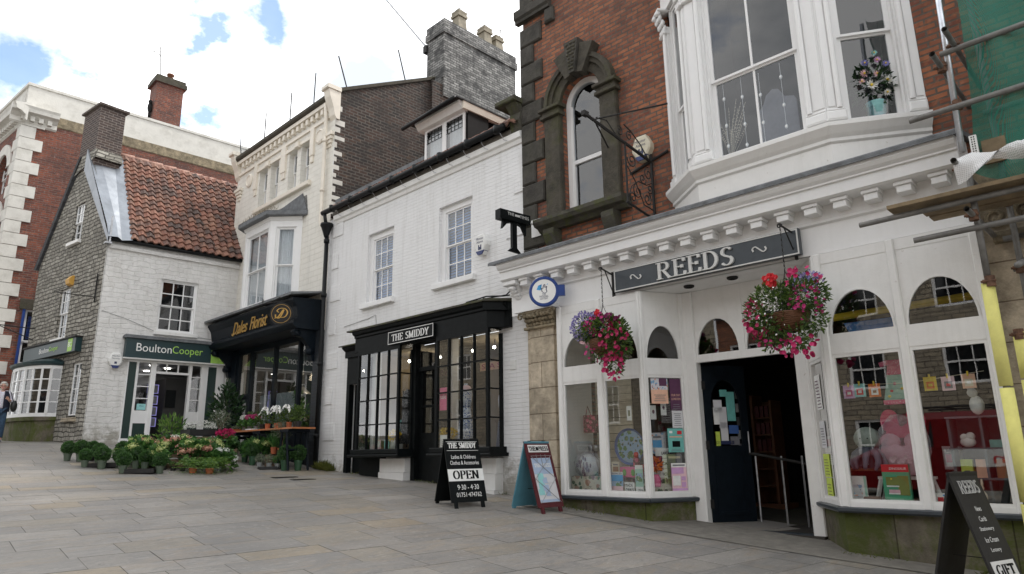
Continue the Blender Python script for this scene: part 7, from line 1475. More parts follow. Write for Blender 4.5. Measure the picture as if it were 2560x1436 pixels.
for j, (y0, y1, x0, z) in enumerate(((-1.28, -1.06, -1.72, 3.83), (-1.05, -.83, -1.48, 3.80), (-.82, -.64, -1.46, 3.79))): m_ = MB(); m_.box(x0, 1.6, y0, y1, z, z + .038); m_.build('board', 'scaffold board', SCF, A)
m_ = MB(); m_.box(-.88, 1.5, SY0 + .06, SY0 + .10, 4.12, 4.36); m_.build('toe_board', 'scaffold board', SCF, A)
m_ = MB(); m_.box(-.96, -.90, SY0 + .0, SY0 + .03, 4.1, 4.42); fp = m_.build('perforated_strip', 'alarm white', SCF, A); m_ = MB()
for k in range(12): m_.box(-.945, -.935, SY0 - .003, SY0, 4.13 + k * .024, 4.143 + k * .024); m_.box(-.925, -.915, SY0 - .003, SY0, 4.13 + k * .024, 4.143 + k * .024)
m_.build('slots', 'iron', fp, A)
def foam(pts, r=.055):
    m_ = MB(); m_.tube(pts, r, 16); m_.build('foam_sleeve', 'foam', SCF, A, True); 
for a, b_ in ((2.97, 2.02), (2.00, 1.02), (1.00, .12)): foam([(SX0 - .01 + .03 * math.sin(z * 2) * 0, SY0 + .05, z) for z in (a, (a + b_) / 2, b_)])
for a, b_ in ((2.52, 2.1), (2.08, 1.2), (1.18, .15)): foam([(-.90, -.80, a), (-.90, -.80, b_)], .053)
foam([(-.80, -.55, 2.35), (-.78, -.55, .2)], .058)
for p, q_ in (((-.95, -.3, 3.55), (1.5, -.3, 3.6)), ((-.4, -1.2, 3.7), (-.4, .0, 3.7)), ((-.15, SY0, 3.0), (1.4, SY0, 5.3)), ((-.1, -1.3, 4.08), (-.1, 0, 4.1)), ((-.9, -.42, 4.9), (1.5, -.42, 4.95)), ((-.6, -1.35, 2.2), (1.2, -1.2, 2.2)), ((-.75, -.36, 3.3), (-.75, -1.3, 3.05))): stube('brace', p, q_)
m_ = MB(); vs = []; nx, nz = 34, 26
for i in range(nx + 1):
    for j in range(nz + 1):
        u, v = i / nx, j / nz; x0 = -.98 + .12 * math.sin(v * 3.1) * (1 - u); x = x0 + (1.9 - x0 * 0) * u ** 1.1; z = 4.06 + 3.4 * v - .14 * math.sin(u * 7) * (1 - v); y = -1.0 + .07 * math.sin(u * 19 + v * 3) + .05 * math.sin(v * 11 + u * 4) - .1 * (1 - v); vs.append((x, y, z))
m_.add(vs, [(i * (nz + 1) + j, (i + 1) * (nz + 1) + j, (i + 1) * (nz + 1) + j + 1, i * (nz + 1) + j + 1) for i in range(nx) for j in range(nz)]); item(m_, 'debris_net', 'green debris netting hung on the scaffold at the top right', 'netting', 'green net', A, (-.5, -1.0, 4.1), smooth=True)
m_ = MB(); vs = []
for i in range(31):
    for j in range(9):
        u, v = i / 30, j / 8; x = -1.08 + 2.2 * u; z = 4.13 + .03 * math.sin(u * 9) + .035 * math.sin(u * 23 + v * 5) + .02 * math.sin(u * 41 + v * 9) - .13 * v * (1 - .3 * u) - .08 * v * max(0, 1 - u * 5); y = -1.26 - .12 * math.sin(v * 2.6) - .03 * math.sin(u * 17 + v * 6); vs.append((x, y, z))
m_.add(vs, [(i * 9 + j, (i + 1) * 9 + j, (i + 1) * 9 + j + 1, i * 9 + j + 1) for i in range(30) for j in range(8)]); item(m_, 'mesh_sheet', 'crumpled white mesh sheet draped over the edge of the scaffold platform', 'sheet', 'white mesh', A, (-1, -1.2, 4.1), smooth=True)

# ------------------------------------------------------------------ left window display
ZS_ = .905
m_ = MB(); m_.box(-6.96, -6.2, -.1, .35, ZS_, 1.13); item(m_, 'display_step', 'low step covered in cream floral cloth in the left shop window', 'cloth', 'floral cloth', A, (-6.6, .1, ZS_))
m_ = MB(); m_.box(-6.12, -5.36, .0, .35, ZS_, 1.12); item(m_, 'display_step', 'low step covered in cream floral cloth behind the calendars', 'cloth', 'floral cloth', A, (-5.8, .1, ZS_))
o = thing('wrapped_mug', 'big cellophane wrapped mug and plate gift in the leftmost shop light', 'gift', A, (-6.68, -.05, 1.13)); m_ = MB(); m_.ball((-6.68, -.02, 1.29), (.19, .12, .17), 18, 12); g_ = m_.build('cup', 'white', o, A, True)
m_ = MB(); rnd = random.Random(2)
for k in range(26): a = rnd.uniform(0, 6.28); m_.ball((-6.68 + .14 * math.cos(a) * rnd.random(), -.135 + .01 * rnd.random(), 1.29 + .13 * math.sin(a) * rnd.random()), (.018, .012, .035), 6, 4)
m_.build('print', 'plum', g_, A); m_ = MB(); m_.tube([(-6.84, -.02, 1.37), (-6.92, -.02, 1.36), (-6.93, -.02, 1.29), (-6.86, -.02, 1.24)], .012, 6); m_.build('handle', 'white', g_, A)
m_ = MB(); m_.ball((-6.68, -.03, 1.30), (.24, .16, .20), 14, 9, .12, 4); m_.build('wrapping', 'cellophane', o, A)
m_ = MB(); m_.box(-6.86, -6.62, .12, .20, 1.78, 2.06); m_.tube([(-6.83, .15, 2.05), (-6.78, .14, 2.2), (-6.72, .15, 2.05)], .008, 5); item(m_, 'hanging_bag', 'pink and maroon flowered bag hanging in the leftmost shop light', 'bag', 'pink floral', A, (-6.74, .15, 1.78))
o = thing('planter_trio', 'row of three small zinc planters on the slatted back of the left window', 'planter', A, (-6.76, .3, 1.5))
for k in range(3): m_ = MB(); m_.lathe([(.04, 0), (.05, .10), (.045, .1)], (-6.86 + .1 * k, .3, 1.50), 12); m_.build('pot', 'galvanised', o, A, True)
o = thing('wall_plate', 'big round landscape plate with a blue rim in the middle light of the left window', 'plate', A, (-6.02, .2, 1.3)); m_ = MB(); m_.lathe([(.01, 0), (.25, 0), (.265, -.03), (.27, -.03), (.25, .012), (.01, .012)], (-5.98, .12, 1.56), 32, 'y'); m_.build('rim', 'blue', o, A, True); m_ = MB(); m_.lathe([(.01, -.004), (.235, -.004), (.235, -.006), (.01, -.006)], (-5.98, .12, 1.56), 28, 'y'); m_.build('picture', 'landscape print', o, A)
m_ = MB(); m_.lathe([(.045, 0), (.05, .16), (.045, .19), (.03, .20)], (-5.80, -.0, 1.20), 14); o = item(m_, 'drinks_bottle', 'flowered red drinks bottle in front of the blue rimmed plate', 'bottle', 'pink floral', A, (-5.8, 0, 1.2)); m_ = MB(); m_.lathe([(.032, .20), (.034, .26), (.02, .28)], (-5.80, 0, 1.20), 12); m_.build('cap', 'red', o, A, True)
m_ = MB(); m_.box(-5.66, -5.40, -.02, .1, 1.27, 1.42); item(m_, 'gift_bag', 'navy and red patterned bag beside the drinks bottle', 'bag', 'pink floral', A, (-5.55, 0, 1.27))
m_ = MB(); m_.cloud((-5.56, -.08, 1.25), (.11, .05, .04), 120, .05, .02, 3, .4); item(m_, 'tinsel', 'red tinsel trim below the patterned bag', 'decoration', 'red', A, (-5.5, -.1, 1.2))
o = thing('gift_box', 'pink box with green figures in the middle light of the left window', 'box', A, (-5.9, -.05, 1.1)); m_ = MB(); m_.box(-6.03, -5.72, -.1, .05, 1.125, 1.27); m_.build('box', 'pink', o, A)
for x in (-5.95, -5.8): m_ = MB(); m_.ball((x, -.105, 1.19), (.035, .01, .05), 8, 6); m_.build('figure', 'green', o, A)
def deskitem(x0, z0, w_, h_, y, mat, lab, art, cat='calendar', nm='calendar'): return panel(A, x0, z0, w_, h_, y, mat, lab, cat, nm, art)
deskitem(-6.15, .92, .24, .28, -.20, 'landscape print', 'Yorkshire 2024 calendar with a bay photograph at the foot of the left window', [(0, .86, 1, .14, 'poster paper'), (.06, .89, .88, .07, '@YORKSHIRE 2024@navy'), (0, .55, 1, .31, 'sky blue'), (0, .0, 1, .3, 'pinkwhite')])
deskitem(-5.90, .92, .17, .14, -.18, 'white', 'white book lettered MADE ... beside the calendars', [(.04, .55, .8, .3, '@MADE@black paint'), (.1, .1, .85, .3, '@ORKSI@black paint')], 'book', 'book')
deskitem(-5.70, .92, .13, .38, -.19, 'mint', 'tall slim 2024 calendar beside the white book', [(0, .85, 1, .15, 'white'), (0, 0, 1, .22, 'white'), (.3, .05, .6, .09, '@2024@grey'), (.1, .4, .8, .3, 'landscape print')])
o = thing('pennant_cards', 'two cards pegged in the light nearest the door', 'cards', Fb, (.35, .1, 1.9))
for x, z_ in ((.14, 1.93), (.31, 1.99)): m_ = MB(); m_.box(x, x + .09, .10, .104, z_, z_ + .20); k_ = m_.build('card', 'white', o, Fb); m_ = MB(); m_.ball((x + .045, .098, z_ + .11), (.02, .003, .03), 6, 4); m_.build('print', 'plum', k_, Fb)
m_ = MB(); m_.tube([(.05, .11, 2.15), (.6, .11, 2.19)], .003, 4); m_.build('string', 'cream', o, Fb)
panel(A, -5.82, 1.93, .085, .21, -.15, 'white', 'single white card hanging in the middle light of the left window', 'card', 'card', [(.3, .3, .4, .4, 'sage')])
y_ = .03
panel(Fb, .13, 2.15, .27, .36, y_, 'peach', 'cream and floral poster at the top of the light nearest the door', art=[(0, .55, 1, .45, 'print multi'), (.5, .7, .45, .3, 'plum')] + lines(4, .1, .4))
panel(Fb, Lb - .30, 2.05, .18, .46, y_, 'plum', 'dark plum poster at the top right of the light nearest the door', art=[(.1, .45, .8, .07, '@OUR DAY@peach'), (.1, .33, .8, .07, '@LONDON@peach')] + lines(3, .05, .25))
panel(Fb, Lb - .29, 1.81, .17, .26, y_, 'poster paper', 'white text notice on the light nearest the door', art=lines(7, .1, .85))
panel(Fb, Lb - .38, 1.47, .25, .33, y_, 'teal', 'teal event poster with a small group photograph', art=[(.1, .8, .2, .1, 'white'), (.6, .75, .3, .15, 'red'), (.1, .62, .8, .05, 'peach'), (.25, .22, .5, .25, 'black paint')] + lines(2, .05, .18))
panel(Fb, Lb - .36, 1.12, .24, .33, y_ + .1, 'grey', 'grey magazine poster behind the glass below the teal poster', art=[(.1, .8, .8, .1, 'cream'), (.2, .1, .5, .5, 'plum')])
panel(Fb, Lb - .36, .94, .24, .38, y_, 'pinkwhite', 'pale poster with purple drawings at the foot of the light nearest the door', art=[(0, .86, 1, .14, 'white'), (.1, .9, .8, .05, 'grey'), (0, .62, .8, .22, 'lilac'), (0, .02, 1, .08, 'lilac'), (.62, .38, .28, .14, 'lilac'), (.62, .14, .28, .18, 'lilac'), (.05, .2, .5, .35, 'white')])
o = thing('tin_stack', 'stack of white lettered cake tins behind the posters', 'tins', Fb, (.42, .25, 1.1))
for k in range(3): m_ = MB(); m_.lathe([(.10, 0), (.105, .01), (.105, .13), (.10, .14)], (.38, .25, 1.10 + .145 * k), 20); t_ = m_.build('tin', 'white', o, Fb); m_ = MB(); text_mesh(m_, ('VICTORIA', 'CAKE', 'LARDER')[k], .30, 1.15 + .145 * k, .16, .04, .145, .002); m_.build('lettering', 'black paint', t_, Fb)
m_ = MB(); m_.cloud((.18, .15, 1.30), (.11, .08, .09), 140, .06, .03, 9, .3, .3); item(m_, 'paper_flower', 'orange paper flower at the left of the light nearest the door', 'decoration', 'orange', Fb, (.18, .15, 1.2))
m_ = MB(); m_.lathe([(.05, 0), (.06, .03), (.06, .12), (.035, .17)], (.17, .1, 1.0), 14); item(m_, 'jar', 'small pink jar below the orange paper flower', 'jar', 'pink', Fb, (.17, .1, 1.0), smooth=True)
m_ = MB(); m_.box(.06, .6, .12, .4, .905, 1.0); item(m_, 'display_step', 'floral covered step in the light nearest the door', 'cloth', 'floral cloth', Fb, (.3, .2, .905))
# door notices in the narrow light
panel(Fd, .17, 1.96, .22, .42, .03, 'white', 'white notice with dark handwriting at the top of the narrow right light', art=lines(9, .05, .9, 'plum')); panel(Fd, .18, 1.50, .2, .32, .03, 'poster paper', 'small white printed notice in the middle of the narrow right light', art=lines(7, .1, .8)); panel(Fd, .17, 1.16, .24, .27, .03, 'lime2', 'lime green notice low in the narrow right light', art=lines(6, .1, .85, 'olive')); panel(Fd, .19, .93, .22, .22, .03, 'lime2', 'second lime green notice at the foot of the narrow right light', art=lines(4, .1, .8, 'olive'))
# ------------------------------------------------------------------ right window display
o = thing('octopus_toy', 'soft grey octopus toy with a pale blue head', 'toy', A, (-2.62, .05, 1.28)); m_ = MB(); m_.ball((-2.62, .05, 1.60), (.145, .12, .13), 16, 12); m_.build('head', 'silverleaf', o, A, True)
m_ = MB(); rnd = random.Random(3)
for k in range(8): a = k * .785; x, y = math.cos(a), math.sin(a); m_.tube([(-2.62 + .06 * x, .05 + .05 * y, 1.48), (-2.62 + .15 * x, .03 + .09 * y, 1.42), (-2.62 + .18 * x, .0 + .1 * y, 1.30 + .05 * rnd.random()), (-2.62 + .14 * x, -.04 + .1 * y, 1.24 + .05 * rnd.random())], [.045, .04, .035, .02], 8)
m_.build('arms', 'toygrey', o, A, True); m_ = MB(); 
for x in (-2.66, -2.58): m_.ball((x, -.07, 1.6), .008, 6, 4)
m_.build('eyes', 'black paint', o, A)
m_ = MB(); m_.box(-2.86, -2.44, -.05, .2, 1.24, 1.265); 
for x in (-2.85, -2.47): m_.box(x, x + .025, -.03, .18, ZS_, 1.24)
item(m_, 'toy_stand', 'small brown wooden stand under the octopus toy', 'stand', 'brown wood', A, (-2.6, .05, ZS_))
o = thing('step_stool', 'white painted step stool in the right shop window', 'stool', A, (-2.25, .1, ZS_)); m_ = MB(); m_.box(-2.53, -2.0, -.05, .22, 1.15, 1.18); m_.build('seat', 'white', o, A)
for x, s_ in ((-2.52, -1), (-2.06, 1)):
    for y in (-.04, .18): m_ = MB(); m_.bar((x + .02, y, 1.15), (x + .02 + s_ * .07, y + .0, ZS_), .035); m_.build('leg', 'white', o, A)
o = thing('fairy_chair', 'pink child size fairy chair wrapped in cellophane standing on the white stool', 'gift', A, (-2.25, .05, 1.18)); m_ = MB()
m_.prism([(-2.46, 1.2), (-2.06, 1.2), (-2.04, 1.5), (-2.10, 1.58), (-2.25, 1.50), (-2.40, 1.58), (-2.47, 1.5)], .0, .14); m_.ball((-2.38, .05, 1.56), (.11, .06, .09), 12, 8); m_.ball((-2.13, .05, 1.56), (.11, .06, .09), 12, 8); m_.build('chair', 'palepink', o, A, True)
m_ = MB(); m_.prism(arc(-2.37, 1.78, .10, .14, 40, 220, 10) + [(-2.27, 1.6)], .10, .13); m_.prism(arc(-2.11, 1.78, .10, .14, -40, 140, 10)[::1] + [(-2.2, 1.6)], .10, .13); m_.prism([(-2.44, 1.6), (-2.05, 1.6), (-2.12, 1.80), (-2.25, 1.72), (-2.37, 1.80)], .08, .12); m_.build('wings', 'hotpink', o, A)
m_ = MB(); flowers(m_, [(-2.36 + .035 * k, -.04, 1.36 + .03 * math.sin(k * 2)) for k in range(7)], .03, 2); m_.build('flower_trim', 'pinkwhite', o, A); m_ = MB(); m_.ball((-2.25, .05, 1.5), (.27, .15, .36), 12, 9, .15, 7); m_.build('wrapping', 'cellophane', o, A)
o = thing('child_dress', 'small aqua and pink dotted dress hanging in the right window', 'dress', A, (-2.22, .05, 1.98)); m_ = MB(); m_.prism([(-2.37, 2.02), (-2.07, 2.02), (-2.13, 2.30), (-2.31, 2.30)], .02, .07); m_.build('skirt', 'mint', o, A)
m_ = MB(); m_.prism([(-2.31, 2.301), (-2.13, 2.301), (-2.14, 2.42), (-2.06, 2.40), (-2.05, 2.45), (-2.14, 2.47), (-2.30, 2.47), (-2.38, 2.45), (-2.37, 2.40), (-2.29, 2.42)], .02, .07); m_.build('bodice', 'dots pink', o, A); m_ = MB(); m_.box(-2.38, -2.06, .015, .075, 1.97, 2.019); m_.build('hem', 'dots pink', o, A)
for k, (dx, dz, mt) in enumerate(((-.06, .1, 'red'), (.05, .12, 'yellow'), (-.02, .18, 'pink'), (.08, .04, 'red'), (-.09, .04, 'yellow'))): m_ = MB(); m_.ball((-2.22 + dx, .018, 2.02 + dz), (.018, .004, .016), 6, 4); m_.build('print', mt, o, A)
CT = [(-2.78, 'lilac', 'pink card at the left end of the pegged line of cards'), (-2.66, 'aqua', 'pale blue card on the pegged line, second from the left'), (-2.50, 'orange', 'orange card on the pegged line beside the little dress'), (-1.93, 'yellow', 'yellow card on the pegged line right of the centre post'), (-1.76, 'pinkwhite', 'pink card with an open red mouth on the pegged line'), (-1.57, 'peach', 'peach card at the right end of the pegged line')]
for k, (x, mt, lab) in enumerate(CT):
    zc = 2.06 + (.01 if k % 2 else 0) + (.02 if k > 2 else 0); t_ = panel(A, x, zc, .125, .15, -.05, mt, lab, 'card', 'card', [(.2, .15, .6, .5, ('magenta', 'red', 'white', 'orange', 'grey', 'cream')[k]), (.35, .3, .3, .2, ('white', 'white', 'brown', 'yellow', 'red', 'white')[k])], 'cards pegged on the string')
    m_ = MB(); m_.box(x + .055, x + .07, -.062, -.045, zc + .13, zc + .18); m_.build('peg', 'yellow', t_, A)
m_ = MB(); m_.tube([(-2.80, -.05, 2.22), (-2.1, -.05, 2.19), (-1.36, -.05, 2.26)], .003, 4); item(m_, 'card_string', 'string of pegged cards across the right window', 'string', 'cream', A, (-2, -.05, 2.2))
panel(A, -2.43, .915, .27, .40, -.17, 'dinosaur green', 'green and red dinosaur box at the foot of the right window', 'box', 'toy_box', [(0, .80, 1, .2, 'red'), (.3, .86, .62, .06, '@DINOSAUR@white'), (.12, .45, .75, .22, 'olive'), (.55, .2, .4, .5, 'olive'), (.13, .41, .46, .035, 'white'), (.2, .25, .4, .09, 'palepink'), (.18, .22, .42, .03, 'white'), (.3, .60, .06, .04, 'yellow'), (.2, .06, .5, .03, 'mint')], t=.05)
rnd = random.Random(12)
for k, (x, z_, w2, h, y, mt, lab) in enumerate(((-6.28, 1.14, .14, .2, .1, 'cream', 'cream boxed mug behind the floral step'), (-5.98, 1.14, .1, .16, .15, 'navy', 'navy gift box in the middle light'), (-5.66, 1.45, .22, .3, .25, 'print multi', 'patterned tea towel at the back of the middle light'), (-6.2, 1.5, .2, .28, .3, 'poster paper', 'pale framed print at the back of the middle light'), (-5.62, 1.14, .12, .1, .12, 'teal', 'small teal box beside the slim calendar'), (-2.98 + .2, 1.3, .16, .22, .4, 'print multi', 'patterned box behind the octopus toy'), (-1.95, 1.25, .18, .25, .42, 'poster paper', 'pale boxed toy behind the fairy chair'), (-1.9, 1.0, .2, .15, .3, 'cream', 'cream toy box below the grey shelf'))): panel(A, x, z_, w2, h, y, mt, lab, 'box', 'boxed_item', [(.15, .3, .7, .35, ('brown', 'white', 'sky blue', 'sage', 'white', 'red', 'pink', 'mint')[k]), (.2, .75, .6, .1, 'grey')], t=.06)
for k, (x, y) in enumerate(((-2.12, 7.98), (0, 0))): pass
panel(A, -2.80, .915, .17, .27, -.12, 'white', 'white activity book with a green spine leaning at the left of the right window', 'book', 'book', [(.85, 0, .15, 1, 'mint'), (.15, .15, .55, .5, 'print multi')], t=.02)
panel(A, -2.02, .915, .27, .11, -.16, 'white', 'white boxed set of toy animals at the foot of the right window', 'box', 'toy_box', [(.06, .15, .25, .5, 'olive'), (.36, .15, .2, .5, 'red'), (.6, .15, .25, .5, 'aqua'), (.55, .75, .4, .15, 'sky blue')], t=.06)
m_ = MB(); m_.tube([(-2.60 + .07 * math.cos(a), -.1 + .05 * math.sin(a), .94) for a in [k * .63 for k in range(11)]], .03, 6); item(m_, 'basket', 'small wicker basket beside the dinosaur box', 'basket', 'wicker', A, (-2.6, -.1, .91))
o = thing('shelf_unit', 'grey painted shelf unit at the right end of the right window', 'shelf', A, (-1.55, .3, ZS_)); m_ = MB()
for x in (-1.82, -1.52, -1.22): m_.box(x, x + .025, .15, .45, ZS_, 1.80)
m_.box(-1.82, -1.2, .45, .46, ZS_, 1.8); m_.build('side', 'shelfgrey', o, A)
for z_ in (1.15, 1.46, 1.79): m_ = MB(); m_.box(-1.83, -1.19, .14, .449, z_, z_ + .02); m_.build('shelf', 'shelfgrey', o, A)
m_ = MB(); m_.ball((-1.66, .22, 1.54), (.075, .04, .055), 12, 8); m_.ball((-1.69, .22, 1.59), (.04, .035, .04), 10, 6); m_.ball((-1.63, .22, 1.60), (.045, .035, .045), 10, 6); item(m_, 'cloud_lamp', 'white cloud shaped night light on the top shelf', 'lamp', 'white', A, (-1.66, .2, 1.48), smooth=True)
m_ = MB(); m_.box(-1.46, -1.27, .18, .3, 1.481, 1.56); item(m_, 'teal_box', 'teal box on the upper right shelf', 'box', 'teal', A, (-1.35, .25, 1.48))
for x, mt, lab in ((-1.76, 'lime2', 'lime green toy bag on the middle left shelf'), (-1.62, 'peach', 'tan and pink striped toy bag on the middle shelf, left of the upright'), (-1.44, 'brown', 'brown toy bag with a pink lining on the middle right shelf')): m_ = MB(); m_.prof([(.18, 1.171), (.30, 1.171), (.27, 1.36), (.21, 1.36)], x, x + .11); item(m_, 'toy_bag', lab, 'bag', mt, A, (x, .2, 1.17))
m_ = MB(); m_.ball((-1.58, .0, .99), (.06, .05, .07), 10, 8); m_.ball((-1.58, -.02, 1.08), (.045, .04, .045), 10, 8); m_.ball((-1.60, -.02, 1.13), (.012, .01, .04), 6, 5); m_.ball((-1.55, -.02, 1.13), (.012, .01, .04), 6, 5); item(m_, 'rabbit_toy', 'small grey soft rabbit toy at the foot of the shelf unit', 'toy', 'cream', A, (-1.58, 0, .92), smooth=True)
m_ = MB(); m_.ball((-1.50, .1, 1.92), (.07, .06, .10), 12, 9); m_.ball((-1.52, .08, 2.05), (.05, .045, .05), 12, 8); m_.ball((-1.55, .08, 2.11), (.015, .01, .035), 6, 5); item(m_, 'rabbit_toy', 'white standing rabbit toy on top of the grey shelf unit', 'toy', 'white', A, (-1.5, .1, 1.8), smooth=True)
m_ = MB(); m_.add([(-2.72, .25, 2.86), (-2.2, .25, 2.86), (-2.15, .25, 3.0), (-2.78, .25, 3.0), (-2.72, .5, 2.86), (-2.2, .5, 2.86), (-2.15, .5, 3.0), (-2.78, .5, 3.0)], [(0, 1, 2, 3), (4, 5, 6, 7), (0, 1, 5, 4), (0, 3, 7, 4), (1, 2, 6, 5)]); item(m_, 'storage_tub', 'blue plastic tub on the shelf behind the right arched light', 'tub', 'tub', A, (-2.5, .3, 2.86))
m_ = MB(); m_.box(-3.0, -1.2, .2, .6, 2.80, 2.83); item(m_, 'high_shelf', 'high shelf behind the arched lights of the right window', 'shelf', 'brown wood', A, (-2, .3, 2.8))
m_ = MB(); m_.tube([(-2.9, .22, 3.08), (-1.3, .35, 3.14)], .045, 10); item(m_, 'yellow_tube', 'long yellow roll lying across behind the right arched lights', 'roll', 'yellow', A, (-2, .3, 3.1))
# things inside the doorway
o = thing('book_stand', 'tall brown wooden stand of red and yellow booklets inside the shop door', 'stand', A, (-4.55, 2.0, .45)); m_ = MB(); m_.M = Matrix.Translation((-.55, .9, 0)); m_.box(-4.78, -4.74, 1.9, 2.3, .45, 2.4); m_.box(-4.45, -4.41, 1.9, 2.3, .45, 2.3); m_.box(-4.74, -4.45, 2.28, 2.3, .45, 2.3)
for k in range(6): m_.box(-4.74, -4.45, 1.92, 2.28, .6 + k * .28, .62 + k * .28)
m_.box(-4.85, -4.3, 1.85, 2.35, .452, .62); m_.build('frame', 'brown wood', o, A)
for k in range(3):
    for j in range(3): m_ = MB(); m_.box(-5.26 + j * .085, -5.20 + j * .085, 2.83, 2.87, 1.465 + k * .28, 1.65 + k * .28); m_.build('booklet', 'maroon', o, A)
panel(A, -4.05, 1.25, .35, .42, 2.3, 'white', 'white printed notice standing inside the shop', 'notice', 'notice', [(.3, .65, .35, .25, 'red')] + lines(5, .1, .5))
o = thing('card_spinner', 'dark wire card spinner just behind the open shop door', 'stand', A, (-4.75, 1.3, .45)); m_ = MB(); m_.tube([(-4.8, 1.5, .45), (-4.8, 1.5, 2.4)], .015, 6); m_.build('pole', 'iron', o, A)
for k in range(6): m_ = MB(); m_.box(-4.88, -4.74, 1.38, 1.385, 1.25 + k * .2, 1.38 + k * .2); m_.build('card', ('poster paper', 'grey')[k % 2], o, A)
# ------------------------------------------------------------------ the clothes shop windows
rm = SH
for x, z_ in ((-9.38, 3.50), (-9.02, 3.48), (-10.0, 3.50), (-12.1, 3.50), (-11.5, 3.45)):
    o = thing('spotlight', 'small lit ceiling spotlight in the clothes shop, ' + {-9.38: 'right window, left one', -9.02: 'nearest the right corner', -10.0: 'beside the fanlight', -12.1: 'left window, left one', -11.5: 'above the spotted dress'}[x], 'light', A, (x, .6, z_)); m_ = MB(); m_.tube([(x, .6, 3.66), (x, .6, z_ + .05)], .012, 6); m_.build('stem', 'iron', o, A); m_ = MB(); m_.ball((x, .58, z_), .03, 10, 7); m_.build('bulb', 'spot', o, A, True)
for x in (-12.0, -9.4): lamp(SH, 'shop_lamp', A @ Vector((x, 1.0, 3.4)), 3, (1, .85, .62), .15)
def mann(x, y, lab, mat, top=None, z0=1.62, hgt=1.25, cap=None):
    o = thing('dress_form', lab, 'dress', A, (x, y, z0)); m_ = MB(); m_.lathe([(.17, .05), (.15, .25), (.12, .5), (.10, .62), (.075, .72)], (x, y, z0), 18); m_.build('skirt', mat, o, A, True); m_ = MB(); m_.lathe([(.08, .70), (.105, .82), (.12, .94), (.11, 1.02), (.05, 1.08), (.035, 1.15)], (x, y, z0), 18); m_.build('bodice', top or mat, o, A, True); m_ = MB(); m_.tube([(x, y, z0 - .02), (x, y, z0 + .1)], .015, 6); m_.build('pole', 'iron', o, A)
    if cap: m_ = MB(); m_.ball((x, y, z0 + 1.05), (.10, .10, .075), 14, 8); m_.ball((x + .02, y - .11, z0 + 1.01), (.07, .07, .012), 10, 5); m_.build('cap', cap, o, A, True)
mann(-11.42, .05, 'long black spotted dress in the left bow window', 'black spotted', None, 1.65); mann(-9.55, .0, 'blue flowered child dress with a pink cap in the right bow window', 'blue floral', 'blue floral', 1.62, cap='pinkwhite'); mann(-8.88, .35, 'mannequin in patterned knit and dark trousers at the right corner of the bow window', 'navy', 'floral white', 1.5)
def bouquet(x, y, z_, lab, mat): 
    o = thing('flower_vase', lab, 'flowers', A, (x, y, z_)); m_ = MB(); m_.lathe([(.05, 0), (.035, .08), (.055, .16), (.05, .16)], (x, y, z_), 14); m_.build('vase', mat, o, A, True); m_ = MB(); m_.cloud((x, y, z_ + .25), (.17, .12, .10), 260, .045, .03, 2, .6, .4); tagit(m_.build('blooms', 'yellow', o, A), kind='stuff')
bouquet(-11.55, -.18, 1.61, 'white jug of yellow flowers in the left bow window', 'white'); bouquet(-9.92, -.1, 1.61, 'vase of yellow flowers in the right bow window', 'white')
panel(A, -10.0 + .05, 2.28, .2, .42, BF + .05, 'pink', 'bright pink sale poster in the right bow window', art=[(.1, .5, .8, .2, '@sale@white')]); panel(A, -10.0 + .3, 3.05, 1.1, .16, .5, 'peach', 'long SEA SALT banner hanging in the right bow window', 'banner', 'banner', [(.05, .2, .85, .6, '@SEA SALT@magenta')])
for x, lab in ((-12.15, 'small pink framed picture on the left bow window sill'), (-11.85, 'small blue framed picture on the left bow window sill')): panel(A, x, 1.61, .18, .18, -.2, 'pinkwhite' if x < -12 else 'aqua', lab, 'picture', 'picture', [(.2, .15, .6, .7, 'white')])
panel(A, -9.94, 1.61, .28, .22, BF + .06, 'white', 'white card notice on the right bow window sill', 'notice', 'notice', lines(3))
o = thing('clothes_rail', 'rail of clothes and shelves at the back of the clothes shop left window', 'rail', A, (-12.2, .9, .95)); rnd = random.Random(6)
m_ = MB(); m_.tube([(-12.6, .9, 2.9), (-11.4, .9, 2.9)], .015, 6); m_.build('rail', 'iron', o, A)
for k in range(12): m_ = MB(); x = -12.55 + k * .095; m_.box(x, x + .06, .75, 1.05, 2.0 + rnd.uniform(0, .3), 2.88); m_.build('garment', rnd.choice(['grey', 'cream', 'navy', 'floral white', 'aqua', 'plum']), o, A)
m_ = MB(); m_.box(-12.5, -11.5, .4, .7, 1.95, 1.98); m_.box(-12.48, -12.44, .4, .7, 1.6, 1.95); m_.box(-11.56, -11.52, .4, .7, 1.6, 1.95); item(m_, 'shelf', 'white shelf of pictures behind the left bow window', 'shelf', 'white', A, (-12, .5, 1.6))
for k in range(4): panel(A, -12.4 + .22 * k, 1.985, .18, .24, .5, ('aqua', 'poster paper', 'sky blue', 'pinkwhite')[k], ('pale green', 'white', 'bright blue', 'pale pink')[k] + ' picture on the shelf behind the left bow window', 'picture', 'picture', [(.15, .2, .7, .5, 'print multi')])
m_ = MB(); m_.box(-9.3, -8.9, .5, 1.0, 2.05, 2.1); 
for x in (-9.28, -8.94): m_.box(x, x + .03, .52, .98, .96, 2.05)
item(m_, 'shop_table', 'wooden table inside the right bow window', 'table', 'crate wood', A, (-9.1, .7, .96))
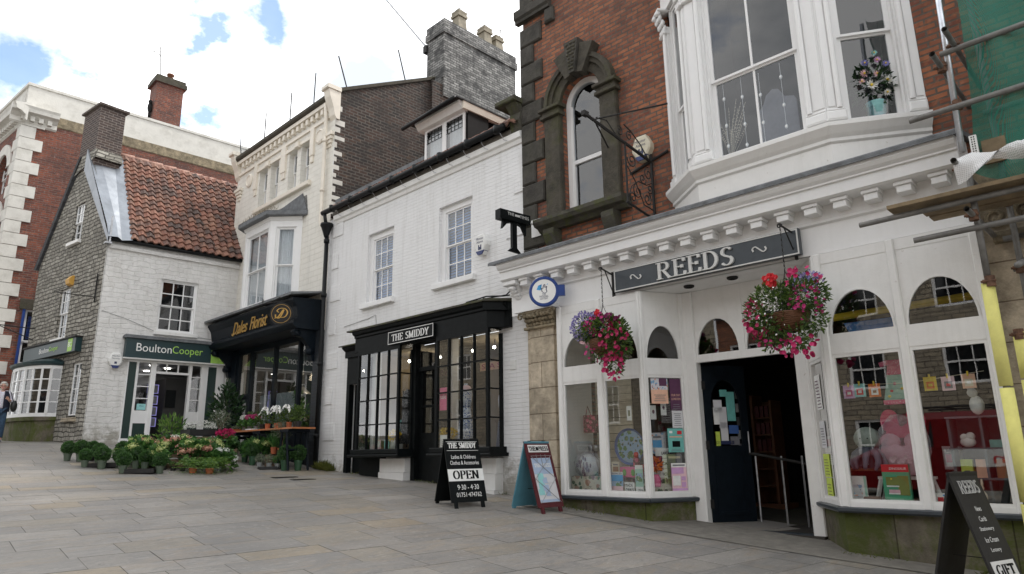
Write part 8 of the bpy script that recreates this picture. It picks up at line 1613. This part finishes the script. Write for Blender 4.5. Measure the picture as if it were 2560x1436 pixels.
# florist pendants
for j, (x, z_) in enumerate(((-16.45, 3.52), (-15.72, 3.56), (-17.75, 3.08), (-15.25, 3.45))):
    o = thing('pendant_lamp', ('lit glass pendant lamp in the florist, left of the thick mullion', 'lit glass pendant lamp in the florist, right of the thick mullion', 'low bare bulb lamp at the left of the florist window', 'unlit glass pendant lamp near the right end of the florist window')[j], 'lamp', A, (x, .7, z_)); m_ = MB(); m_.tube([(x, .7, 4.45), (x, .7, z_ + .14)], .006, 4); m_.build('flex', 'iron', o, A)
    m_ = MB(); m_.lathe([(.03, .16), (.05, .12), (.12, .0), (.14, -.08)], (x, .7, z_), 18); m_.build('shade', 'cellophane', o, A, True); m_ = MB(); m_.ball((x, .7, z_ - .01), (.035, .035, .05), 10, 8); m_.build('bulb', 'bulb' if j < 3 else 'cream', o, A, True)
lamp(FH, 'florist_lamp', A @ Vector((-16.2, 1.0, 3.4)), 9, (1, .8, .55), .1)
o = thing('chandelier', 'silver candelabra standing inside the florist window', 'candelabra', A, (-16.75, .5, 2.1)); m_ = MB(); m_.tube([(-16.75, .5, 2.1), (-16.75, .5, 3.05)], .018, 8)
for k in range(7): m_.ball((-16.75, .5, 2.3 + k * .12), .03, 8, 6)
for s_ in (-1, 1): m_.tube([(-16.75, .5, 2.6), (-16.75 + s_ * .12, .5, 2.5), (-16.75 + s_ * .25, .5, 2.6), (-16.75 + s_ * .25, .5, 2.75)], .012, 6)
m_.build('stem', 'silver letter', o, A)
m_ = MB(); m_.lathe([(.02, .2), (.05, .17), (.22, .02), (.24, .0)], (-16.85, .6, 3.10), 22); m_.tube([(-16.85, .6, 3.3), (-16.85, .6, 4.4)], .006, 4); item(m_, 'metal_pendant', 'wide pale metal pendant shade in the florist window', 'lamp', 'galvanised', A, (-16.85, .6, 3.1), smooth=True)
for j, x in enumerate((-17.9, -17.3, -16.0, -15.5)): m_ = MB(); m_.cloud((x, .9, 2.5 + .1 * (j % 2)), (.25, .2, .3), 160, .14, .06, j, .2, .6); item(m_, 'indoor_plant', 'green plant inside the florist window, ' + ('leftmost', 'left of the candelabra', 'below the bright pendants', 'rightmost')[j], 'plant', 'hydrangea leaf', A, (x, .9, 2.2))
m_ = MB(); m_.lathe([(.09, .0), (.12, .12), (.11, .12)], (-16.2, .15, 3.0), 12); m_.cloud((-16.2, .15, 2.95), (.13, .1, .2), 160, .09, .015, 3, .3, -.8); item(m_, 'trailing_plant', 'small trailing plant hanging behind the florist glass', 'plant', 'grass leaf', A, (-16.2, .15, 2.9))
panel(B, -2.38, 2.76, .22, .16, .01, 'aqua', 'pale blue Open card in the side light left of the estate agent door', 'sign', 'open_card', [(.3, .5, .5, .25, '@Open@navy')])

# ------------------------------------------------------------------ aerials and bird
def aerial(base, top, lab, boom, els, fr, rot=0):
    m_ = MB(); m_.tube([base, top], .018, 6); T_ = Vector(top)
    for dz, L, ang, n, el in boom:
        d = Vector((math.cos(R(ang)), math.sin(R(ang)), .0 if rot == 0 else .35)); u = Vector((-d.y, d.x, 0)).normalized(); c = T_ + Vector((0, 0, dz)); m_.tube([tuple(c - d * L * .25), tuple(c + d * L * .75)], .010, 5)
        for k in range(n): p = c + d * L * (-.22 + .95 * k / (n - 1)); m_.tube([tuple(p - u * el), tuple(p + u * el)], .005, 4)
    item(m_, 'tv_aerial', lab, 'aerial', 'iron', fr, base)
aerial((4.25, .8, 16.2), (4.1, .8, 17.65), 'thin television aerial on the red brick chimney', [(0, 1.1, 100, 5, .3), (-.32, 1.3, 20, 10, .09)], 0, Q); aerial((SX - .2, 6.3, 14.9), (SX - .2, 6.4, 16.0), 'bushy television aerial behind the grey brick chimney pots', [(.1, .9, 75, 9, .16), (.0, .5, 160, 4, .3)], 0, A, 1)
for k, (x, y, rot, w2, d2, lab) in enumerate(((-6.35, 1.72, 82, .5, .42, 'square iron cover in the paving at the bottom left'), (-13.4, 7.25, 82, .5, .3, 'flat iron cover in the paving in front of the florist, left one'), (-12.75, 7.3, 82, .45, .3, 'flat iron cover in the paving in front of the florist, right one'))):
    M = FM(x, y, rot, gz(x, y) + .002); m_ = MB(); m_.box(-w2 / 2, w2 / 2, -d2 / 2, d2 / 2, -.01, .004); o = tagit(m_.build('drain_cover', 'iron', None, M), lab, 'cover'); m_ = MB(); m_.box(-w2 / 2 + .03, w2 / 2 - .03, -d2 / 2 + .03, d2 / 2 - .03, .0045, .008); m_.build('plate', 'joint', o, M)
m_ = MB(); m_.ball((3.98, .75, 14.9), (.10, .10, .22), 10, 9); m_.ball((3.96, .70, 15.12), (.08, .08, .09), 10, 7); m_.ball((3.99, .78, 14.62), (.05, .05, .16), 8, 6); m_.ball((3.9, .62, 15.12), (.03, .05, .02), 6, 4); item(m_, 'bird', 'black bird perched against the left side of the red brick chimney', 'bird', 'soot', Q, (3.98, .75, 14.6), smooth=True)

# ------------------------------------------------------------------ the woman walking at the left
def skin(name, vs, es, rs, mat, parent, fr, root=0, sub=2):
    me = bpy.data.meshes.new(name); me.from_pydata(vs, es, []); o = bpy.data.objects.new(name, me); COL.objects.link(o); s_ = o.modifiers.new('s', 'SKIN')
    for i, r_ in enumerate(rs): d = me.skin_vertices[0].data[i]; d.radius = r_ if isinstance(r_, tuple) else (r_, r_); d.use_root = i == root
    o.modifiers.new('u', 'SUBSURF').levels = sub; dg = bpy.context.evaluated_depsgraph_get(); dg.update(); m2_ = bpy.data.meshes.new_from_object(o.evaluated_get(dg)); bpy.data.objects.remove(o); m2_.name = name; m2_.materials.clear(); m2_.materials.append(MATS[mat]); m2_.polygons.foreach_set('use_smooth', [True] * len(m2_.polygons)); return link(name, m2_, parent, fr)
PF = FM(-21.94, 3.82, 72, gz(-21.94, 4.0)) @ Matrix.Diagonal((.92, .92, .92, 1)); PE = thing('person', 'grey haired woman in glasses, navy gilet, pale flowered top and jeans, walking', 'person', PF, (0, 0, 0), keep=True)
V = [(0, 0, .93), (0, 0, 1.08), (0, 0, 1.24), (0, 0, 1.36), (0, -.01, 1.44), (.09, 0, .90), (.10, -.06, .50), (.09, .02, .09), (.10, -.09, .045), (-.09, 0, .90), (-.10, .05, .50), (-.11, .22, .13), (-.12, .15, .05), (.17, .01, 1.36), (.24, .02, 1.12), (.20, -.20, 1.16), (.17, -.26, 1.20), (-.17, .01, 1.36), (-.25, .04, 1.12), (-.26, -.04, .88), (-.26, -.06, .81)]
E_ = [(0, 1), (1, 2), (2, 3), (3, 4), (0, 5), (5, 6), (6, 7), (7, 8), (0, 9), (9, 10), (10, 11), (11, 12), (3, 13), (13, 14), (14, 15), (15, 16), (3, 17), (17, 18), (18, 19), (19, 20)]
RR = [(.14, .10), (.13, .095), (.14, .10), (.12, .085), (.05, .05), .085, .06, .042, .035, .085, .06, .042, .035, .058, .045, .035, .022, .058, .045, .035, .022]
for bx_, by_, bz_, dr_ in ((.17, -.26, 1.20, (-.25, -.5, .7)), (-.26, -.06, .81, (.05, -.15, -1))):   # five fingers each
    k0 = 16 if bx_ > 0 else 20; d = Vector(dr_).normalized(); s_ = d.cross(Vector((0, 1, .2))).normalized()
    for j in range(5):
        if j < 4: b_ = Vector((bx_, by_, bz_)) + s_ * (.024 - .016 * j); L_ = (.07, .08, .075, .06)[j]; p1 = b_ + d * L_ * .55; p2 = p1 + (d + Vector((0, -.5, -.2))).normalized() * L_ * .45
        else: b_ = Vector((bx_, by_, bz_)) + s_ * .03 - d * .015; p1 = b_ + (d + s_).normalized() * .03; p2 = p1 + d * .025
        n0 = len(V); V += [tuple(b_ + d * .02), tuple(p1), tuple(p2)]; E_ += [(k0, n0), (n0, n0 + 1), (n0 + 1, n0 + 2)]; RR += [.010, .0085, .007]
BD = skin('body', V, E_, RR, 'skin', PE, PF)
m_ = MB(); m_.ball((0, -.02, 1.555), (.072, .092, .108), 16, 12); m_.ball((0, -.112, 1.545), (.014, .02, .022), 8, 6); m_.ball((.075, -.01, 1.55), (.012, .02, .03), 6, 5); m_.ball((-.075, -.01, 1.55), (.012, .02, .03), 6, 5); m_.ball((0, -.085, 1.475), (.035, .03, .025), 8, 6); m_.build('head', 'skin', BD, PF, True)
m_ = MB(); m_.ball((0, .012, 1.595), (.092, .102, .095), 16, 12, .06, 3); m_.ball((0, -.045, 1.645), (.075, .06, .04), 12, 8, .1, 2); m_.build('hair', 'grey hair', PE, PF, True)
m_ = MB()
for x in (-.033, .033): m_.tube([(x + .026 * math.cos(a), -.112, 1.565 + .018 * math.sin(a)) for a in [k * .628 for k in range(11)]], .004, 4); m_.tube([(x * 1.75, -.11, 1.567), (x * 2.3, .0, 1.565)], .003, 4)
m_.build('glasses', 'maroon', PE, PF); m_ = MB(); m_.ball((0, -.107, 1.507), (.022, .01, .006), 8, 5); m_.build('mouth', 'pink', PE, PF); m_ = MB(); m_.ball((-.033, -.102, 1.565), .009, 6, 5); m_.ball((.033, -.102, 1.565), .009, 6, 5); m_.build('eyes', 'black paint', PE, PF)
skin('jeans', [(0, 0, .95), (.09, 0, .88), (.10, -.06, .50), (.09, .02, .11), (-.09, 0, .88), (-.10, .05, .50), (-.11, .21, .15)], [(0, 1), (1, 2), (2, 3), (0, 4), (4, 5), (5, 6)], [(.155, .115), .10, .075, .065, .10, .075, .065], 'denim', PE, PF)
skin('top', [(0, 0, .90), (0, 0, 1.08), (0, -.01, 1.25), (0, 0, 1.38), (.17, .01, 1.37), (.24, .02, 1.14), (.21, -.16, 1.15), (-.17, .01, 1.37), (-.25, .04, 1.14), (-.26, -.0, 1.0)], [(0, 1), (1, 2), (2, 3), (3, 4), (4, 5), (5, 6), (3, 7), (7, 8), (8, 9)], [(.165, .125), (.155, .12), (.155, .12), (.11, .08), .07, .058, .05, .07, .058, .05], 'floral white', PE, PF)
for s_ in (-1, 1):
    m_ = MB(); m_.add([(s_ * x, y, z) for x, y, z in ((.07, -.155, .84), (.20, -.07, .84), (.21, .03, .84), (.19, .12, .84), (.06, -.145, 1.25), (.18, -.08, 1.25), (.20, .03, 1.25), (.17, .11, 1.25), (.06, -.10, 1.42), (.14, -.06, 1.42), (.17, .02, 1.42), (.12, .10, 1.42))], [(0, 1, 5, 4), (1, 2, 6, 5), (2, 3, 7, 6), (4, 5, 9, 8), (5, 6, 10, 9), (6, 7, 11, 10)]); m_.build('gilet', 'gilet', PE, PF, True)
m_ = MB(); m_.ball((0, .13, 1.12), (.19, .05, .32), 12, 9); m_.build('gilet_back', 'gilet', PE, PF, True)
for x, y, z_ in ((.10, -.07, .045), (-.12, .17, .055)): m_ = MB(); m_.ball((x, y, z_), (.045, .12, .045), 10, 8); m_.build('shoe', 'shoe', PE, PF, True)
BG = thing('shoulder_bag', 'black leather shoulder bag hanging at the woman\'s side', 'bag', PF, (.27, -.02, .9), keep=True); m_ = MB(); m_.ball((.30, -.02, 1.0), (.085, .13, .16), 12, 10, .08, 2); m_.build('bag', 'leather', BG, PF, True); m_ = MB(); m_.tube([(.29, -.1, 1.12), (.20, -.06, 1.38), (.15, .02, 1.43), (.2, .08, 1.36), (.29, .07, 1.12)], .010, 5); m_.build('strap', 'leather', BG, PF)

# ------------------------------------------------------------------ across the street, behind the camera
OA = FM(3, -8.8, 178)
def opp(nm, lab, x0, x1, H_, mat, wins, rooft='slate', sign=None):
    o = thing(nm, lab, 'building', OA, (x0, 0, -.3)); zb = -.8; m_ = MB(); hs = []; n = wins; W_ = (x1 - x0) / n; zf = gz(*(OA @ Vector(((x0 + x1) / 2, 0, 0))).xy)
    for k in range(n):
        xc = x0 + W_ * (k + .5)
        for z_, h in ((zf + .9, 1.7), (zf + 3.6, 1.4)) + (((zf + 6.1, 1.2),) if H_ > 7.5 else ()): hs.append((xc - .6, xc + .6, z_, z_ + h))
    wallm(m_, x0, x1, zb, zf + H_, hs, 0, .2); m_.build('wall', mat, o, OA)
    for a, b_, c, d in hs: 
        f = MB(); f.box(a, a + .08, .05, .12, c, d); f.box(b_ - .08, b_, .05, .12, c, d); f.box(a + .08, b_ - .08, .05, .12, d - .08, d); f.box(a + .08, b_ - .08, .05, .12, c, c + .08); f.box(a + .08, b_ - .08, .06, .11, (c + d) / 2 - .03, (c + d) / 2 + .03)
        for j in (1, 2): f.box(a + (b_ - a) * j / 3 - .015, a + (b_ - a) * j / 3 + .015, .07, .1, c + .08, d - .08)
        w_ = f.build('window', 'white paint', o, OA); p = MB(); p.box(a, b_, .13, .15, c, d); p.build('pane', 'van glass', w_, OA)
    m_ = MB(); m_.add([(x0, -.2, zf + H_ - .1), (x1, -.2, zf + H_ - .1), (x1, 4, zf + H_ + 2.6), (x0, 4, zf + H_ + 2.6)], [(0, 1, 2, 3)]); m_.build('roof', rooft, o, OA)
    if sign: m_ = MB(); m_.box(x0 + .4, x1 - .4, -.1, 0, zf + 2.9, zf + 3.35); s_ = m_.build('fascia', 'cream', o, OA); m_ = MB(); text_mesh(m_, sign, x0 + .8, zf + 3.0, x1 - x0 - 2, .25, -.101, .003); m_.build('lettering', 'black paint', s_, OA)
    return o
opp('rubble_building', 'honey rubble stone building across the street with white sash windows', -8, 12.4, 9.0, 'street rubble', 7); opp('brick_terrace', 'red brick building across the street with white windows', 12.5, 17, 6.2, 'red brick', 2, sign='NTHWAITE'); opp('pale_terrace', 'long pale rubble building farther up the opposite side', 17.1, 36, 6.4, 'street rubble', 6)  # rubble building's extra height is added to shade the right-hand shopfront and paving
# red van parked opposite the right hand shop window
VF = FM(-1.4, -1.25, 180, gz(-3.5, -1.2)); VN = thing('parked_van', 'red van with a white lettered panel and roof rack parked behind the viewpoint', 'van', VF, (2.4, .9, 0), keep=True)
m_ = MB(); m_.prof([(0, .35), (0, 1.25), (.10, 1.9), (.22, 2.05), (1.7, 2.05), (1.82, 1.9), (1.9, 1.25), (1.9, .35)], 0.3, 3.6); m_.add([(3.6, 0, .35), (3.6, 0, 1.25), (3.6, .10, 1.9), (3.6, .22, 2.05), (3.6, 1.7, 2.05), (3.6, 1.82, 1.9), (3.6, 1.9, 1.25), (3.6, 1.9, .35), (4.9, .05, .35), (4.9, .1, 1.0), (4.35, .15, 1.25), (3.8, .22, 2.0), (3.8, 1.7, 2.0), (4.35, 1.75, 1.25), (4.9, 1.8, 1.0), (4.9, 1.85, .35)], [(0, 1, 9, 8), (1, 10, 9), (1, 2, 3, 11, 10), (3, 4, 12, 11), (4, 5, 6, 13, 12), (6, 14, 13), (6, 7, 15, 14), (8, 9, 14, 15), (9, 10, 13, 14)]); m_.build('body', 'red van', VN, VF)
m_ = MB(); m_.add([(4.36, .2, 1.27), (3.83, .27, 1.97), (3.83, 1.65, 1.97), (4.36, 1.7, 1.27)], [(0, 1, 2, 3)]); m_.add([(3.0, -.004, 1.28), (4.2, .10, 1.28), (3.75, .14, 1.85), (3.0, .09, 1.85)], [(0, 1, 2, 3)]); m_.build('window', 'van glass', VN, VF)
for x in (.95, 3.95):
    for y in (.1, 1.8): m_ = MB(); m_.lathe([(.14, -.1), (.32, -.1), (.34, 0), (.32, .1), (.14, .1)], (x, y, .34), 22, 'y'); wh = m_.build('wheel', 'rubber', VN, VF); m_ = MB(); m_.lathe([(.01, -.08), (.2, -.09), (.2, .09), (.01, .08)], (x, y, .34), 14, 'y'); m_.build('rim', 'galvanised', wh, VF)
m_ = MB(); m_.add([(.6, -.006, .85), (2.8, -.006, .85), (2.8, -.006, 1.22), (.6, -.006, 1.22)], [(0, 1, 2, 3)]); pn = m_.build('white_panel', 'white letter', VN, VF); m_ = MB(); text_mesh(m_, 'Efm', 1.1, .92, .8, .24, -.008, .003); m_.build('lettering', 'red', pn, VF)
for y in (.35, 1.55): m_ = MB(); m_.tube([(.5, y, 2.16), (3.4, y, 2.16)], .025, 6); m_.build('roof_rail', 'iron', VN, VF)
for x in (.8, 1.8, 2.8): m_ = MB(); m_.tube([(x, .3, 2.06), (x, .35, 2.16), (x, 1.55, 2.16), (x, 1.6, 2.06)], .02, 6); m_.build('roof_bar', 'iron', VN, VF)
